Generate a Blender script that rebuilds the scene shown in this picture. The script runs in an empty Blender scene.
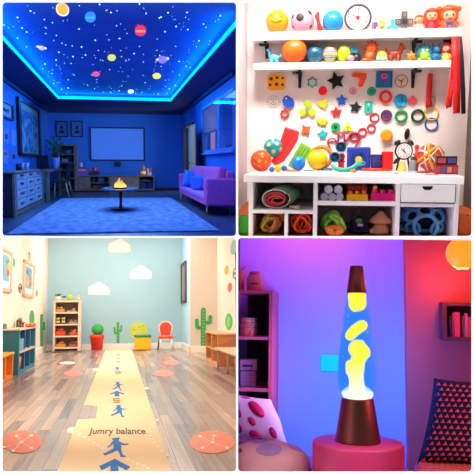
import bpy, math, random
from mathutils import Vector, Matrix
random.seed(7)
PI = math.pi
F = 640.0
D = 6.4
SC = bpy.context.scene
COL = SC.collection
V = Vector

# ------------------------------------------------------------ materials
def lin(h):
    if not isinstance(h, str): return tuple(h)
    h = h.lstrip('#'); o = []
    for i in (0, 2, 4):
        c = int(h[i:i+2], 16)/255
        o.append(c/12.92 if c <= .04045 else ((c+.055)/1.055)**2.4)
    return tuple(o)
MC = {}
def M(c, rough=.5, metal=0.0, emit=0.0, var=0.06, scale=9.0, bump=0.0, coat=0.0, spec=.5):
    key = (c, rough, metal, emit, var, scale, bump, coat, spec)
    if key in MC: return MC[key]
    m = bpy.data.materials.new('surface'); m.use_nodes = True
    n = m.node_tree.nodes; l = m.node_tree.links; b = n['Principled BSDF']
    col = lin(c)
    b.inputs['Roughness'].default_value = rough
    b.inputs['Metallic'].default_value = metal
    b.inputs['Coat Weight'].default_value = coat
    b.inputs['Specular IOR Level'].default_value = spec
    tc = n.new('ShaderNodeTexCoord'); nz = n.new('ShaderNodeTexNoise')
    nz.inputs['Scale'].default_value = scale; nz.inputs['Detail'].default_value = 4
    l.new(tc.outputs['Object'], nz.inputs['Vector'])
    r = n.new('ShaderNodeValToRGB')
    r.color_ramp.elements[0].position = .3; r.color_ramp.elements[1].position = .7
    r.color_ramp.elements[0].color = [min(1, x*(1-var)) for x in col]+[1]
    r.color_ramp.elements[1].color = [min(1, x*(1+var)) for x in col]+[1]
    l.new(nz.outputs['Fac'], r.inputs['Fac']); l.new(r.outputs['Color'], b.inputs['Base Color'])
    if emit:
        b.inputs['Emission Color'].default_value = col+(1,)
        b.inputs['Emission Strength'].default_value = emit
    if bump:
        bp = n.new('ShaderNodeBump'); bp.inputs['Strength'].default_value = bump
        l.new(nz.outputs['Fac'], bp.inputs['Height']); l.new(bp.outputs['Normal'], b.inputs['Normal'])
    MC[key] = m
    return m
def node_mat(fn, *a, **k):
    m = bpy.data.materials.new('surface'); m.use_nodes = True
    n = m.node_tree.nodes; l = m.node_tree.links
    fn(n, l, n['Principled BSDF'], *a, **k)
    return m
def planks(n, l, b, cols, w=.3, ln=2.2, rough=.35, mortar=.004, mort='201810', streak=22, off=0.0):
    tc = n.new('ShaderNodeTexCoord'); mp = n.new('ShaderNodeMapping')
    mp.inputs['Rotation'].default_value = (0, 0, PI/2); mp.inputs['Location'].default_value = (off, off*.3, 0)
    l.new(tc.outputs['Object'], mp.inputs['Vector'])
    def brick(c1, c2, seed):
        br = n.new('ShaderNodeTexBrick'); br.inputs['Scale'].default_value = 1
        br.inputs['Brick Width'].default_value = ln; br.inputs['Row Height'].default_value = w
        br.inputs['Mortar Size'].default_value = mortar; br.offset = .37; br.offset_frequency = 2
        br.inputs['Color1'].default_value = lin(c1)+(1,); br.inputs['Color2'].default_value = lin(c2)+(1,)
        br.inputs['Mortar'].default_value = lin(mort)+(1,); br.inputs['Bias'].default_value = seed
        l.new(mp.outputs['Vector'], br.inputs['Vector']); return br
    b1 = brick(cols[0], cols[1], 0.0); b2 = brick(cols[2], cols[3], 0.0)
    m2 = n.new('ShaderNodeMapping'); m2.inputs['Scale'].default_value = (.35/1, streak*.25, 1)
    l.new(mp.outputs['Vector'], m2.inputs['Vector'])
    nz = n.new('ShaderNodeTexNoise'); nz.inputs['Scale'].default_value = 1.6; nz.inputs['Detail'].default_value = 6
    l.new(m2.outputs['Vector'], nz.inputs['Vector'])
    cr = n.new('ShaderNodeValToRGB'); cr.color_ramp.elements[0].position = .42; cr.color_ramp.elements[1].position = .6
    l.new(nz.outputs['Fac'], cr.inputs['Fac'])
    mx = n.new('ShaderNodeMix'); mx.data_type = 'RGBA'
    l.new(cr.outputs['Color'], mx.inputs['Factor']); l.new(b1.outputs['Color'], mx.inputs['A']); l.new(b2.outputs['Color'], mx.inputs['B'])
    l.new(mx.outputs['Result'], b.inputs['Base Color']); b.inputs['Roughness'].default_value = rough
def wood(n, l, b, c1, c2, sc=(12, 1.5, 12), rough=.45):
    tc = n.new('ShaderNodeTexCoord'); mp = n.new('ShaderNodeMapping'); mp.inputs['Scale'].default_value = sc
    nz = n.new('ShaderNodeTexNoise'); nz.inputs['Scale'].default_value = 1.5; nz.inputs['Detail'].default_value = 5
    cr = n.new('ShaderNodeValToRGB'); cr.color_ramp.elements[0].position = .35; cr.color_ramp.elements[1].position = .65
    cr.color_ramp.elements[0].color = lin(c1)+(1,); cr.color_ramp.elements[1].color = lin(c2)+(1,)
    l.new(tc.outputs['Object'], mp.inputs['Vector']); l.new(mp.outputs['Vector'], nz.inputs['Vector'])
    l.new(nz.outputs['Fac'], cr.inputs['Fac']); l.new(cr.outputs['Color'], b.inputs['Base Color'])
    b.inputs['Roughness'].default_value = rough
def W(c1, c2, sc=(12, 1.5, 12), rough=.45):
    k = ('w', c1, c2, sc, rough)
    if k not in MC: MC[k] = node_mat(wood, c1, c2, sc, rough)
    return MC[k]
def glass(n, l, b, tint='ffffff', a=.12):
    b.inputs['Base Color'].default_value = lin(tint)+(1,); b.inputs['Roughness'].default_value = .03
    b.inputs['Alpha'].default_value = a

# ------------------------------------------------------------ mesh builder
class MB:
    def __init__(s, k=1.0, off=V((0, 0, 0))):
        s.k = k; s.off = off; s.v = []; s.f = []; s.m = []; s.s = []; s.mats = []; s.cm = 0
    def mat(s, m):
        if m not in s.mats: s.mats.append(m)
        s.cm = s.mats.index(m); return s
    def add(s, vs, fs, smooth=False):
        b = len(s.v)
        s.v += [V(p)*s.k-s.off for p in vs]
        for f in fs: s.f.append([i+b for i in f]); s.m.append(s.cm); s.s.append(smooth)
        return s
    def box(s, x0, x1, y0, y1, z0, z1, R=None, c=None):
        vs = [V((x, y, z)) for z in (z0, z1) for y in (y0, y1) for x in (x0, x1)]
        if R:
            cc = V(c) if c is not None else V(((x0+x1)/2, (y0+y1)/2, (z0+z1)/2))
            vs = [cc+R@(p-cc) for p in vs]
        return s.add(vs, [(0, 2, 3, 1), (4, 5, 7, 6), (0, 1, 5, 4), (2, 6, 7, 3), (0, 4, 6, 2), (1, 3, 7, 5)])
    def hexa(s, a, b):   # two quads (4 pts each)
        return s.add(list(a)+list(b), [(3, 2, 1, 0), (4, 5, 6, 7), (0, 1, 5, 4), (1, 2, 6, 5), (2, 3, 7, 6), (3, 0, 4, 7)])
    def prism(s, pts, d, smooth=False):
        n = len(pts); d = V(d)
        vs = [V(p) for p in pts]+[V(p)+d for p in pts]
        return s.add(vs, [tuple(range(n))[::-1], tuple(range(n, 2*n))]+[(i, (i+1) % n, n+(i+1) % n, n+i) for i in range(n)], smooth)
    def plate(s, pts, y0, y1, cx=0, cz=0):   # 2D (x,z) outline, extruded along y
        return s.prism([(p[0]+cx, y0, p[1]+cz) for p in pts], (0, y1-y0, 0))
    def ring(s, outer, inner, y0, y1, cx=0, cz=0):
        n = len(outer); vs = []
        for yy in (y0, y1):
            vs += [(p[0]+cx, yy, p[1]+cz) for p in outer]+[(p[0]+cx, yy, p[1]+cz) for p in inner]
        fs = []
        for i in range(n):
            j = (i+1) % n
            fs += [(i, j, n+j, n+i), (2*n+j, 2*n+i, 3*n+i, 3*n+j), (i, 2*n+i, 2*n+j, j), (n+j, 3*n+j, 3*n+i, n+i)]
        return s.add(vs, fs)
    def ell(s, c, r, seg=24, rg=14, R=None):
        c = V(c)
        if not hasattr(r, '__len__'): r = (r, r, r)
        vs = [V((0, 0, r[2]))]
        for i in range(1, rg):
            t = PI*i/rg
            for j in range(seg):
                a = 2*PI*j/seg
                vs.append(V((r[0]*math.sin(t)*math.cos(a), r[1]*math.sin(t)*math.sin(a), r[2]*math.cos(t))))
        vs.append(V((0, 0, -r[2])))
        fs = [(0, 1+j, 1+(j+1) % seg) for j in range(seg)]
        for i in range(rg-2):
            for j in range(seg):
                a = 1+i*seg+j; b = 1+i*seg+(j+1) % seg
                fs.append((a, a+seg, b+seg, b))
        e = len(vs)-1; q = 1+(rg-2)*seg
        fs += [(q+j, e, q+(j+1) % seg) for j in range(seg)]
        if R: vs = [R@p for p in vs]
        return s.add([p+c for p in vs], fs, True)
    def tube(s, pts, r, n=8, closed=False, flat=1.0, up=None):
        pts = [V(p) for p in pts]; k = len(pts)
        rr = r if hasattr(r, '__len__') else [r]*k
        vs = []; ref = V(up) if up else None
        prev = None
        for i, p in enumerate(pts):
            if closed: t = pts[(i+1) % k]-pts[i-1]
            else: t = pts[min(i+1, k-1)]-pts[max(i-1, 0)]
            if t.length < 1e-9: t = V((0, 0, 1))
            t.normalize()
            if ref is not None: a = ref-t*ref.dot(t)
            elif prev is None:
                w = V((0, 0, 1)) if abs(t.z) < .9 else V((1, 0, 0)); a = w-t*w.dot(t)
            else: a = prev-t*prev.dot(t)
            if a.length < 1e-6: a = t.orthogonal()
            a.normalize(); prev = a; b = t.cross(a)
            for j in range(n):
                g = 2*PI*j/n
                vs.append(p+a*math.cos(g)*rr[i]+b*math.sin(g)*rr[i]*flat)
        fs = []
        for i in range(k if closed else k-1):
            o = i*n; q = ((i+1) % k)*n
            for j in range(n): fs.append((o+j, o+(j+1) % n, q+(j+1) % n, q+j))
        if not closed: fs += [tuple(range(n))[::-1], tuple(range((k-1)*n, k*n))]
        return s.add(vs, fs, True)
    def lathe(s, c, prof, n=32, sx=1, sy=1, R=None, smooth=True):
        c = V(c); vs = []
        for (r, z) in prof:
            for j in range(n):
                a = 2*PI*j/n; p = V((r*sx*math.cos(a), r*sy*math.sin(a), z))
                vs.append(c+(R@p if R else p))
        fs = []
        for i in range(len(prof)-1):
            for j in range(n):
                a = i*n+j; b = i*n+(j+1) % n
                fs.append((a, b, b+n, a+n))
        fs += [tuple(range(n))[::-1], tuple(range((len(prof)-1)*n, len(prof)*n))]
        return s.add(vs, fs, smooth)
    def cyl(s, c, r, z0, z1, n=28, R=None, r2=None, sy=1):
        return s.lathe(c, [(r, z0), (r, z0), (r2 if r2 is not None else r, z1), (r2 if r2 is not None else r, z1)][1:3], n, 1, sy, R, False)
    def disc(s, c, r, y0, y1, n=28, sz=1):   # disc facing -y
        p = [(c[0]+r*math.cos(2*PI*i/n), c[2]+r*sz*math.sin(2*PI*i/n)) for i in range(n)]
        return s.plate(p, c[1]+y0, c[1]+y1)
    def torus(s, c, R, r, n=32, m=8, sz=1, ax='y'):
        c = V(c)
        if ax == 'y': P = [c+V((R*math.cos(2*PI*i/n), 0, R*sz*math.sin(2*PI*i/n))) for i in range(n)]
        else: P = [c+V((R*math.cos(2*PI*i/n), R*sz*math.sin(2*PI*i/n), 0)) for i in range(n)]
        return s.tube(P, r, m, True)
    def grid(s, fn, nu, nv, smooth=True, closed=False):   # fn(u,v)->point
        vs = [fn(i/(nu-1), j/(nv-1)) for j in range(nv) for i in range(nu)]
        fs = [(j*nu+i, j*nu+i+1, (j+1)*nu+i+1, (j+1)*nu+i) for j in range(nv-1) for i in range(nu-1)]
        return s.add(vs, fs, smooth)
    def text(s, body, o, xd, yd, size, thick=.0, align='CENTER'):
        cu = bpy.data.curves.new('t', 'FONT'); cu.body = body; cu.align_x = align; cu.align_y = 'CENTER'; cu.size = 1; cu.resolution_u = 3; cu.offset = .018
        ob = bpy.data.objects.new('t', cu); me = bpy.data.meshes.new_from_object(ob)
        xd = V(xd); yd = V(yd); nd = xd.cross(yd); o = V(o)
        vs = [o+xd*(v.co.x*size)+yd*(v.co.y*size)+nd*thick for v in me.vertices]
        s.add(vs, [tuple(p.vertices) for p in me.polygons])
        bpy.data.objects.remove(ob); bpy.data.curves.remove(cu); bpy.data.meshes.remove(me)
        return s
    def mesh(s, name, mat, g=1.0):
        me = bpy.data.meshes.new(name)
        me.from_pydata([tuple(p*g) for p in s.v], [], s.f)
        ms = s.mats if s.mats else [mat]
        for m in ms: me.materials.append(m)
        me.polygons.foreach_set('material_index', s.m); me.polygons.foreach_set('use_smooth', s.s)
        me.update(); return me

def star(n, R, r, rot=PI/2):
    return [((R if i % 2 == 0 else r)*math.cos(rot+PI*i/n), (R if i % 2 == 0 else r)*math.sin(rot+PI*i/n)) for i in range(2*n)]
def circ(r, n=24, sx=1, sz=1, rot=0):
    o = []
    for i in range(n):
        a = 2*PI*i/n; x = r*sx*math.cos(a); z = r*sz*math.sin(a)
        o.append((x*math.cos(rot)-z*math.sin(rot), x*math.sin(rot)+z*math.cos(rot)))
    return o
def RX(a): return Matrix.Rotation(a, 3, 'X')
def RY(a): return Matrix.Rotation(a, 3, 'Y')
def RZ(a): return Matrix.Rotation(a, 3, 'Z')
FACE = RX(PI/2)    # turns a +z axis to face -y

# ------------------------------------------------------------ rooms
class Room:
    def __init__(s, vx, vy, w, g=1.0):
        s.g = g   # metres per drawing unit of this room
        f = V((vx-237, F, 237-vy)); s.f = f.normalized()
        rA = V((F, -(vx-237), 0)).normalized(); uA = rA.cross(s.f)
        uB = V((0, -(237-vy), F)).normalized()
        u = uA*(1-w)+uB*w; u = (u-s.f*u.dot(s.f)).normalized()
        r = s.f.cross(u)
        s.R = Matrix((r, s.f, u)).transposed(); s.Ri = s.R.transposed()
        s.M = s.R.to_4x4()
        cu = 119 if vx < 237 else 355; cv = 119 if vy < 237 else 355
        s.kf = ((s.y(cu+50, cv, F)-s.y(cu-50, cv, F)).length+(s.y(cu, cv+50, F)-s.y(cu, cv-50, F)).length)/200
    def ray(s, u, v): return s.Ri@V(((u-237)/F, 1, (237-v)/F))
    def fr(s, u, v): return s.ray(u, v)*6.43/s.g
    def y(s, u, v, y): d = s.ray(u, v); return d*(y/d.y)
    def z(s, u, v, z): d = s.ray(u, v); return d*(z/d.z)
    def x(s, u, v, x): d = s.ray(u, v); return d*(x/d.x)

class Thing:
    def __init__(s, room, name, label, cat, base, k=None, group=None):
        """base: local point. k: px scale (local coords relative to base) or None for absolute metric coords"""
        s.room = room; s.name = name; s.label = label; s.cat = cat; s.base = V(base); s.group = group
        s.k = k; s.root = None; s.kids = []
    def mb(s): return MB(s.k, V((0, 0, 0))) if s.k else MB(1.0, s.base)
    def _tag(s, o):
        o['label'] = s.label; o['category'] = s.cat
        if s.group: o['group'] = s.group
    def _place(s, o): o.matrix_world = s.room.M@Matrix.Translation(s.base*s.room.g)
    def add(s, name, mb, mat=None, parent=None, bevel=0, sub=0, label=None, seg=2):
        if s.root is None:
            e = bpy.data.objects.new(s.name, None); e.empty_display_size = .05; COL.objects.link(e); s._tag(e); s._place(e); s.root = e
        o = bpy.data.objects.new(name, mb.mesh(name, mat, s.room.g)); COL.objects.link(o)
        o.parent = parent or s.root
        mods(o, bevel, sub, seg)
        if label: o['label'] = label
        return o
    def solo(s, mb, mat=None, bevel=0, sub=0, seg=2):
        o = bpy.data.objects.new(s.name, mb.mesh(s.name, mat, s.room.g)); COL.objects.link(o); s._tag(o); s._place(o); s.root = o
        mods(o, bevel, sub, seg); return o
def mods(o, bevel, sub, seg=2):
    if bevel:
        m = o.modifiers.new('b', 'BEVEL'); m.width = bevel; m.segments = seg; m.limit_method = 'ANGLE'; m.angle_limit = .6
    if sub:
        m = o.modifiers.new('s', 'SUBSURF'); m.levels = sub; m.render_levels = sub
def struct(room, name, mb, mat, kids=()):
    o = bpy.data.objects.new(name, mb.mesh(name, mat, room.g if room else 1.0)); COL.objects.link(o)
    o.matrix_world = room.M if room else Matrix.Identity(4)
    o['kind'] = 'structure'; return o
def quad(room, name, pts, mat): return struct(room, name, MB().add(pts, [tuple(range(len(pts)))]), mat)
def px(room, name, label, cat, u, v, y, group=None):
    return Thing(room, name, label, cat, room.y(u, v, y), y/F*room.kf, group)
def area(room, loc, tgt, sx, sy, power, color, spread=PI):  # makes lamps of the room and added fill lights alike
    L = bpy.data.lights.new('lamp_or_fill', 'AREA'); L.shape = 'RECTANGLE'; L.size = sx*room.g; L.size_y = sy*room.g
    L.energy = power*room.g**2; L.color = lin(color); L.spread = spread
    o = bpy.data.objects.new('lamp_or_fill', L); COL.objects.link(o)
    d = (V(tgt)-V(loc)).normalized()
    o.matrix_world = room.M@(Matrix.Translation(V(loc)*room.g)@d.to_track_quat('-Z', 'Y').to_matrix().to_4x4())
    return o
def point(room, loc, power, color, r=.05):
    L = bpy.data.lights.new('lamp_or_fill', 'POINT'); L.energy = power*room.g**2; L.color = lin(color); L.shadow_soft_size = r
    o = bpy.data.objects.new('lamp_or_fill', L); COL.objects.link(o); o.matrix_world = room.M@Matrix.Translation(V(loc)*room.g); return o

TL = Room(118, 162, .8, 1.17); TR = Room(325, 140, 1.0, 1.04); BL = Room(120, 313.5, .5, 1.08); BR = Room(335, 320, .15, 1.06)

cam = bpy.data.cameras.new('camera'); co = bpy.data.objects.new('camera', cam); COL.objects.link(co)
cam.sensor_width = 36; cam.lens = F/474*36; co.rotation_euler = (PI/2, 0, 0); cam.clip_end = 200
SC.camera = co
SC.view_settings.view_transform = 'Standard'; SC.view_settings.look = 'None'; SC.view_settings.exposure = 0; SC.view_settings.gamma = 1
SC.view_settings.use_curve_mapping = False
try:
    SC.cycles.use_denoising = True; SC.cycles.max_bounces = 8; SC.cycles.diffuse_bounces = 5; SC.cycles.transparent_max_bounces = 12
    SC.cycles.sample_clamp_indirect = 4
except Exception: pass
# world light shaped into a ring to brighten the white front, dim straight ahead
w = bpy.data.worlds.new('world'); SC.world = w; w.use_nodes = True
n = w.node_tree.nodes; l = w.node_tree.links; bg = n['Background']
tc = n.new('ShaderNodeTexCoord'); sp = n.new('ShaderNodeSeparateXYZ'); l.new(tc.outputs['Generated'], sp.inputs[0])
cr = n.new('ShaderNodeValToRGB'); mr = n.new('ShaderNodeMath'); mr.operation = 'MULTIPLY'; mr.inputs[1].default_value = -1
l.new(sp.outputs['Y'], mr.inputs[0]); l.new(mr.outputs[0], cr.inputs['Fac'])
e = cr.color_ramp.elements
e[0].position = .0; e[0].color = (1, 1, 1, 1); e[1].position = .61; e[1].color = (.01, .01, .01, 1)
q = e.new(.4); q.color = (1, 1, 1, 1)
e[0].color = (0, 0, 0, 1); q = e.new(.015); q.color = (1, 1, 1, 1)
l.new(cr.outputs['Color'], bg.inputs['Color']); bg.inputs['Strength'].default_value = 4.6

# the white front of the cabinet with its four rounded openings
def front():
    def P(u, v, y): return V(((u-237)/F*D, y, (237-v)/F*D))
    def rr(u0, u1, v0, v1, r, n=6):
        o = []
        for cx, cy, a0 in ((u1-r, v0+r, -90), (u1-r, v1-r, 0), (u0+r, v1-r, 90), (u0+r, v0+r, 180)):
            for i in range(n+1):
                a = math.radians(a0+90*i/n); o.append((cx+r*math.cos(a), cy+r*math.sin(a)))
        return o
    mb = MB()
    for (u0, u1, v0, v1, U0, U1, V0, V1) in ((2, 236, 2, 236, -90, 237, -90, 237), (238.2, 472, 2, 236, 237, 564, -90, 237),
                                            (2, 236, 238, 472, -90, 237, 237, 564), (238.2, 472, 238, 472, 237, 564, 237, 564)):
        inn = rr(u0, u1, v0, v1, 3.6); n = 6
        cor = [(U1, V0), (U1, V1), (U0, V1), (U0, V0)]
        for q in range(4):
            arc = inn[q*(n+1):(q+1)*(n+1)]; nxt = inn[((q+1)*(n+1)) % len(inn)]
            for i in range(n):
                mb.add([P(*cor[q], D), P(*arc[i], D), P(*arc[i+1], D)], [(0, 1, 2)])
            mb.add([P(*cor[q], D), P(*arc[-1], D), P(*nxt, D), P(*cor[(q+1) % 4], D)], [(0, 1, 2, 3)])
        m = len(inn)
        mb.add([P(*p, D) for p in inn]+[P(*p, D+.015) for p in inn], [(i, (i+1) % m, m+(i+1) % m, m+i) for i in range(m)])
    struct(None, 'trim_1', mb, M('f4f2f4', .6, var=.01))
front()
# ============================================================ TOP LEFT: blue star room
R = TL; H = -.78; XL = -1.85; XR = 1.77; YB = 18.0; ZS = 1.37; ZT = 1.50
wallm = M('2470d4', .6, var=.05, scale=1.5)
flo = node_mat(planks, ('3a4660', '28324a', '4a5672', '323c58'), .16, 2.0, .35, .004, '0c1020')
fx = lambda y, u=236.7: R.y(u, 162, y).x
pa = R.z(-60, 236.8, H); pb = R.z(236.8, 236.8, H); q_ = (XL-pb.x)/(pa.x-pb.x); pl = pb+(pa-pb)*q_
quad(R, 'floor', [pl, pb, V((R.y(236.8, 162-H*F/9.6, 9.6).x, 9.6, H)), V((XR, 9.6, H)), V((XR, YB, H)), V((XL, YB, H))], flo)
quad(R, 'trim_3', [R.fr(-60, 236.8), R.fr(236.8, 236.8), pb, pl], wallm)
quad(R, 'wall_left', [V((XL, 5.97, H)), V((XL, YB, H)), V((XL, YB, ZS)), V((XL, 5.97, ZS+.0))], wallm)
quad(R, 'wall_back', [V((XL, YB, H)), V((XR, YB, H)), V((XR, YB, ZS)), V((XL, YB, ZS))], wallm)
# right wall with window and door openings
wy0, wy1, wz0, wz1 = 9.62, 13.45, .19, 1.12
dy0, dy1, dz1 = 15.15, 17.5, .95
mb = MB()
for (a, b, c, d) in ((9.6, wy1, H, wz0), (9.6, wy1, wz1, ZS), (wy1, dy0, H, ZS), (dy0, dy1, dz1, ZS), (dy1, YB, H, ZS)):
    mb.add([(XR, a, c), (XR, b, c), (XR, b, d), (XR, a, d)], [(0, 1, 2, 3)])
mb.add([R.fr(236.8, 240), R.y(236.8, 236.5, 9.6), R.y(236.8, -5, 9.6), R.fr(236.8, -5)], [(0, 1, 2, 3)])
struct(R, 'wall_right', mb, wallm)
# soffit and lit tray
cx0, cx1, cy1 = -1.28, 1.21, 15.0
sof = M('16306c', .7, var=.05, scale=2)
mb = MB()
cy0 = 5.0
for (x0, x1, y0, y1) in ((XL, cx0, 5.97, YB), (cx1, XR, 9.6, YB), (cx0, cx1, cy1, YB)):
    mb.box(x0, x1, y0, y1, ZS, ZS+.02)
mb.add([(cx1, 6.53, ZS), (R.y(236.8, 162-ZS*F/9.6, 9.6).x, 9.6, ZS), (cx1, 9.6, ZS)], [(0, 1, 2)])
mb.box(XL, XR, YB-.08, YB-.001, ZS-.07, ZS).box(XL+.001, XL+.06, 5.97, YB, ZS-.06, ZS).box(XR-.06, XR-.001, 9.7, YB, ZS-.06, ZS)
struct(R, 'ceiling', mb, sof)
quad(R, 'ceiling_tray', [V((cx0-.01, 5.97, ZT)), V((R.y(236.8, 162-ZT*F/5.97, 5.97).x, 5.97, ZT)), V((cx1+.01, 6.53, ZT)), V((cx1+.01, cy1+.01, ZT)), V((cx0-.01, cy1+.01, ZT))], M('1448a0', .8, var=.12, scale=2))
bpy.data.objects['ceiling_tray'].name = 'ceiling.001'
t = Thing(R, 'led_strip', 'glowing cyan light strip running around the edge of the star ceiling', 'light strip', (0, cy1, ZS))
mb = t.mb()
mb.box(cx0-.008, cx0+.004, 5.98, cy1, ZS+.03, ZS+.07).box(cx1-.004, cx1+.008, 6.53, cy1, ZS+.03, ZS+.07).box(cx0, cx1, cy1-.004, cy1+.008, ZS+.03, ZS+.085)
t.solo(mb, M((.0, .50, 1.0), .5, emit=2.3))
mb = MB()
for s, ys in ((cx0-.01, 5.97), (cx1+.01, 6.54)): mb.add([(s, ys, ZS), (s, cy1, ZS), (s, cy1, ZT), (s, ys, ZT)], [(0, 1, 2, 3)])
mb.add([(cx0, cy1+.01, ZS), (cx1, cy1+.01, ZS), (cx1, cy1+.01, ZT), (cx0, cy1+.01, ZT)], [(0, 1, 2, 3)])
struct(R, 'trim_2', mb, M('5aa0e8', .6))
# planets
def planet(u, v, rx, rz, c, lab, name='glowing_planet', ringc=None, ang=0, rim=None, band=None):
    b = R.z(u, v, ZT-.012); k = b.y/F
    t = Thing(R, name, lab, 'planet', b)
    ky = k*b.y/(b.z)*1.0   # depth metres per pixel of height on the ceiling plane
    mb = t.mb()
    def dome(dx, dz, ax, az, zoff, m, n=22):
        mb.mat(m); P = []
        for i in range(n):
            a = 2*PI*i/n; X = ax*math.cos(a); Z = az*math.sin(a)
            X, Z = X*math.cos(ang)-Z*math.sin(ang), X*math.sin(ang)+Z*math.cos(ang)
            q = R.z(u+dx+X, v+dz+Z, ZT-.012); P.append(V((q.x, q.y, ZT-zoff)))
        mb.prism(P[::-1], (0, 0, -.01))
    if rim: dome(0, .6, rx*1.12, rz*1.12, .002, M(rim, .5, emit=1.2))
    if ringc:
        dome(0, 0, rx*1.6, rz*.45, .002, M(ringc, .5, emit=1.2))
    dome(0, -.4 if rim else 0, rx, rz, .008, M(c, .5, emit=1.1))
    if band: dome(0, 0, rx*.9, rz*.18, .014, M(band, .5, emit=1.0))
    t.solo(mb)
planet(62.5, 9.5, 6, 5.2, 'f8a818', 'large orange glowing planet with a white rim on the star ceiling', rim='fff4e0', ang=.6)
planet(90.3, 17, 5.4, 5, '2c86e8', 'large sky-blue glowing planet on the star ceiling', band='4aa4f4')
planet(140.5, 30.5, 5.6, 5.2, 'e83028', 'red glowing planet with a pale band on the star ceiling', band='ff9080')
planet(41.5, 47.8, 3.3, 1.8, 'c0b0ff', 'small white-lilac ringed planet at the left of the star ceiling', ringc='e8e0ff', ang=.2)
planet(111.7, 57.6, 4, 3, 'd8d838', 'yellow-green glowing planet near the middle of the star ceiling')
planet(96, 74, 3.7, 2.3, 'e84878', 'small pink glowing planet on the star ceiling')
planet(162.5, 59.6, 4.2, 3.4, '9070f0', 'violet glowing planet crossed by a pale ring', ringc='c0d0ff', ang=-.1)
planet(156.8, 76, 4, 2.7, 'ecdc30', 'bright yellow glowing planet behind the violet ringed one')
planet(130.8, 91.4, 2.9, 1.7, 'f0f4c8', 'tiny cream planet closest to the back edge of the star ceiling')
# stars
big = [(17.5, 17.5), (30.5, 11), (79, 29), (95.3, 40.3), (81.5, 47), (85.5, 55), (73, 56.6), (58.8, 52.2), (119.5, 38.5), (161, 17), (168, 12.7), (187, 12.3), (203.5, 24), (220.3, 15.7),
       (165, 31.7), (159.5, 1 + 17), (199, 40.8), (134, 53.7), (187.8, 29.6), (176, 26.5), (45, 64), (26.7, 32), (22, 28), (111, 12.5), (139.5, 4), (99.6, 4.5), (68, 88), (179, 61.5), (56, 60)]
stm = M((.35, .7, 1), .5, emit=2.2)
sb = None
def cei(u, v): p = R.z(u, v, ZT-.004); return p
def starobj(u, v, rp):
    global sb
    p = cei(u, v)
    if not (cx0+.02 < p.x < cx1-.02 and 6.0 < p.y < cy1-.1): return
    o = bpy.data.objects.new('star_light', sb); COL.objects.link(o)
    k = rp*p.y/F*R.g
    o.matrix_world = R.M@Matrix.Translation(p*R.g)@Matrix.Diagonal((k, k*3.2, k*.5, 1))
    o['label'] = 'tiny glowing star light set into the dark blue ceiling'; o['category'] = 'star light'; o['group'] = 'star lights in the ceiling'
sb = MB().ell((0, 0, 0), 1, 8, 6).mesh('star_light', stm)
for (u, v) in big: starobj(u, v, .75)
rnd = random.Random(3)
cnt = 0
while cnt < 190:
    v = 4+93*rnd.random()**.8; hw = 51+ (100-v)*1.17; u = 117+rnd.uniform(-1, 1)*min(hw-6, 114)
    if any((u-a)**2+(v-b)**2 < 16 for a, b in big): continue
    starobj(u, v, rnd.choice((.26, .33, .4, .5))); cnt += 1
# added blue fill lights, then strip glow thrown onto the tray
area(R, (0, 10.5, ZT-.1), (0, 10.5, H), 1.6, 7.0, 190, (.18, .46, 1.0))
area(R, (0, 16.4, ZS-.05), (0, 16.8, H), 2.6, .9, 24, (.15, .46, 1.0))
area(R, (cx0+.03, 10.4, ZS+.015), (cx0+.25, 10.4, ZT), 8.8, .04, 62, (.0, .26, 1))
area(R, (cx1-.03, 10.7, ZS+.015), (cx1-.25, 10.7, ZT), 8.2, .04, 62, (.0, .26, 1))
area(R, (0, cy1-.05, ZS+.015), (0, cy1-.45, ZT), 2.4, .06, 26, (.0, .26, 1))
# wall pictures (left wall)
def wallpic(y0, y1, z0, z1, fr, mat, lab, name='framed_picture', fw=.03, inner=None, x=XL):
    t = Thing(R, name, lab, 'picture', (x, (y0+y1)/2, z0)); mb = t.mb()
    fy = fw*3.2
    for (a, b, c, d) in ((y0, y0+fy, z0, z1), (y1-fy, y1, z0, z1), (y0, y1, z0, z0+fw), (y0, y1, z1-fw, z1)): mb.box(x+.002, x+.045, a, b, c, d)
    t.add('frame', mb, fr)
    t.add('mount', t.mb().box(x+.002, x+.02, y0+fy*.9, y1-fy*.9, z0+fw*.9, z1-fw*.9), mat)
    if inner: t.add('print', inner(t.mb(), x+.024), M('3a6aa0', .6))
def artblue(n, l, b):
    tc = n.new('ShaderNodeTexCoord'); nz = n.new('ShaderNodeTexNoise'); nz.inputs['Scale'].default_value = 2.6; nz.inputs['Distortion'].default_value = 1.6
    mp = n.new('ShaderNodeMapping'); mp.inputs['Scale'].default_value = (1, .45, 1)
    cr = n.new('ShaderNodeValToRGB'); cr.color_ramp.elements[0].position = .4; cr.color_ramp.elements[0].color = lin('24508c')+(1,)
    cr.color_ramp.elements[1].position = .58; cr.color_ramp.elements[1].color = lin('8cb4cc')+(1,)
    l.new(tc.outputs['Object'], mp.inputs[0]); l.new(mp.outputs[0], nz.inputs['Vector']); l.new(nz.outputs['Fac'], cr.inputs['Fac']); l.new(cr.outputs['Color'], b.inputs['Base Color'])
am = node_mat(artblue)
t = Thing(R, 'framed_picture', 'large dark-framed poster with a swirling blue print above the desk on the left wall', 'picture', (XL, 14, .12)); x = XL
mb = t.mb()
for (a, b, c, d) in ((12.65, 12.9, .12, 1.2), (15.75, 16.0, .12, 1.2), (12.65, 16, .12, .17), (12.65, 16, 1.15, 1.2)): mb.box(x+.002, x+.06, a, b, c, d)
t.add('frame', mb, M('1c1418', .4)); t.add('mount', t.mb().box(x+.002, x+.02, 12.8, 15.9, .15, 1.17), M('b4c0b0', .6))
t.add('print', t.mb().box(x+.02, x+.028, 13.1, 15.6, .2, 1.02), am)
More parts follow.
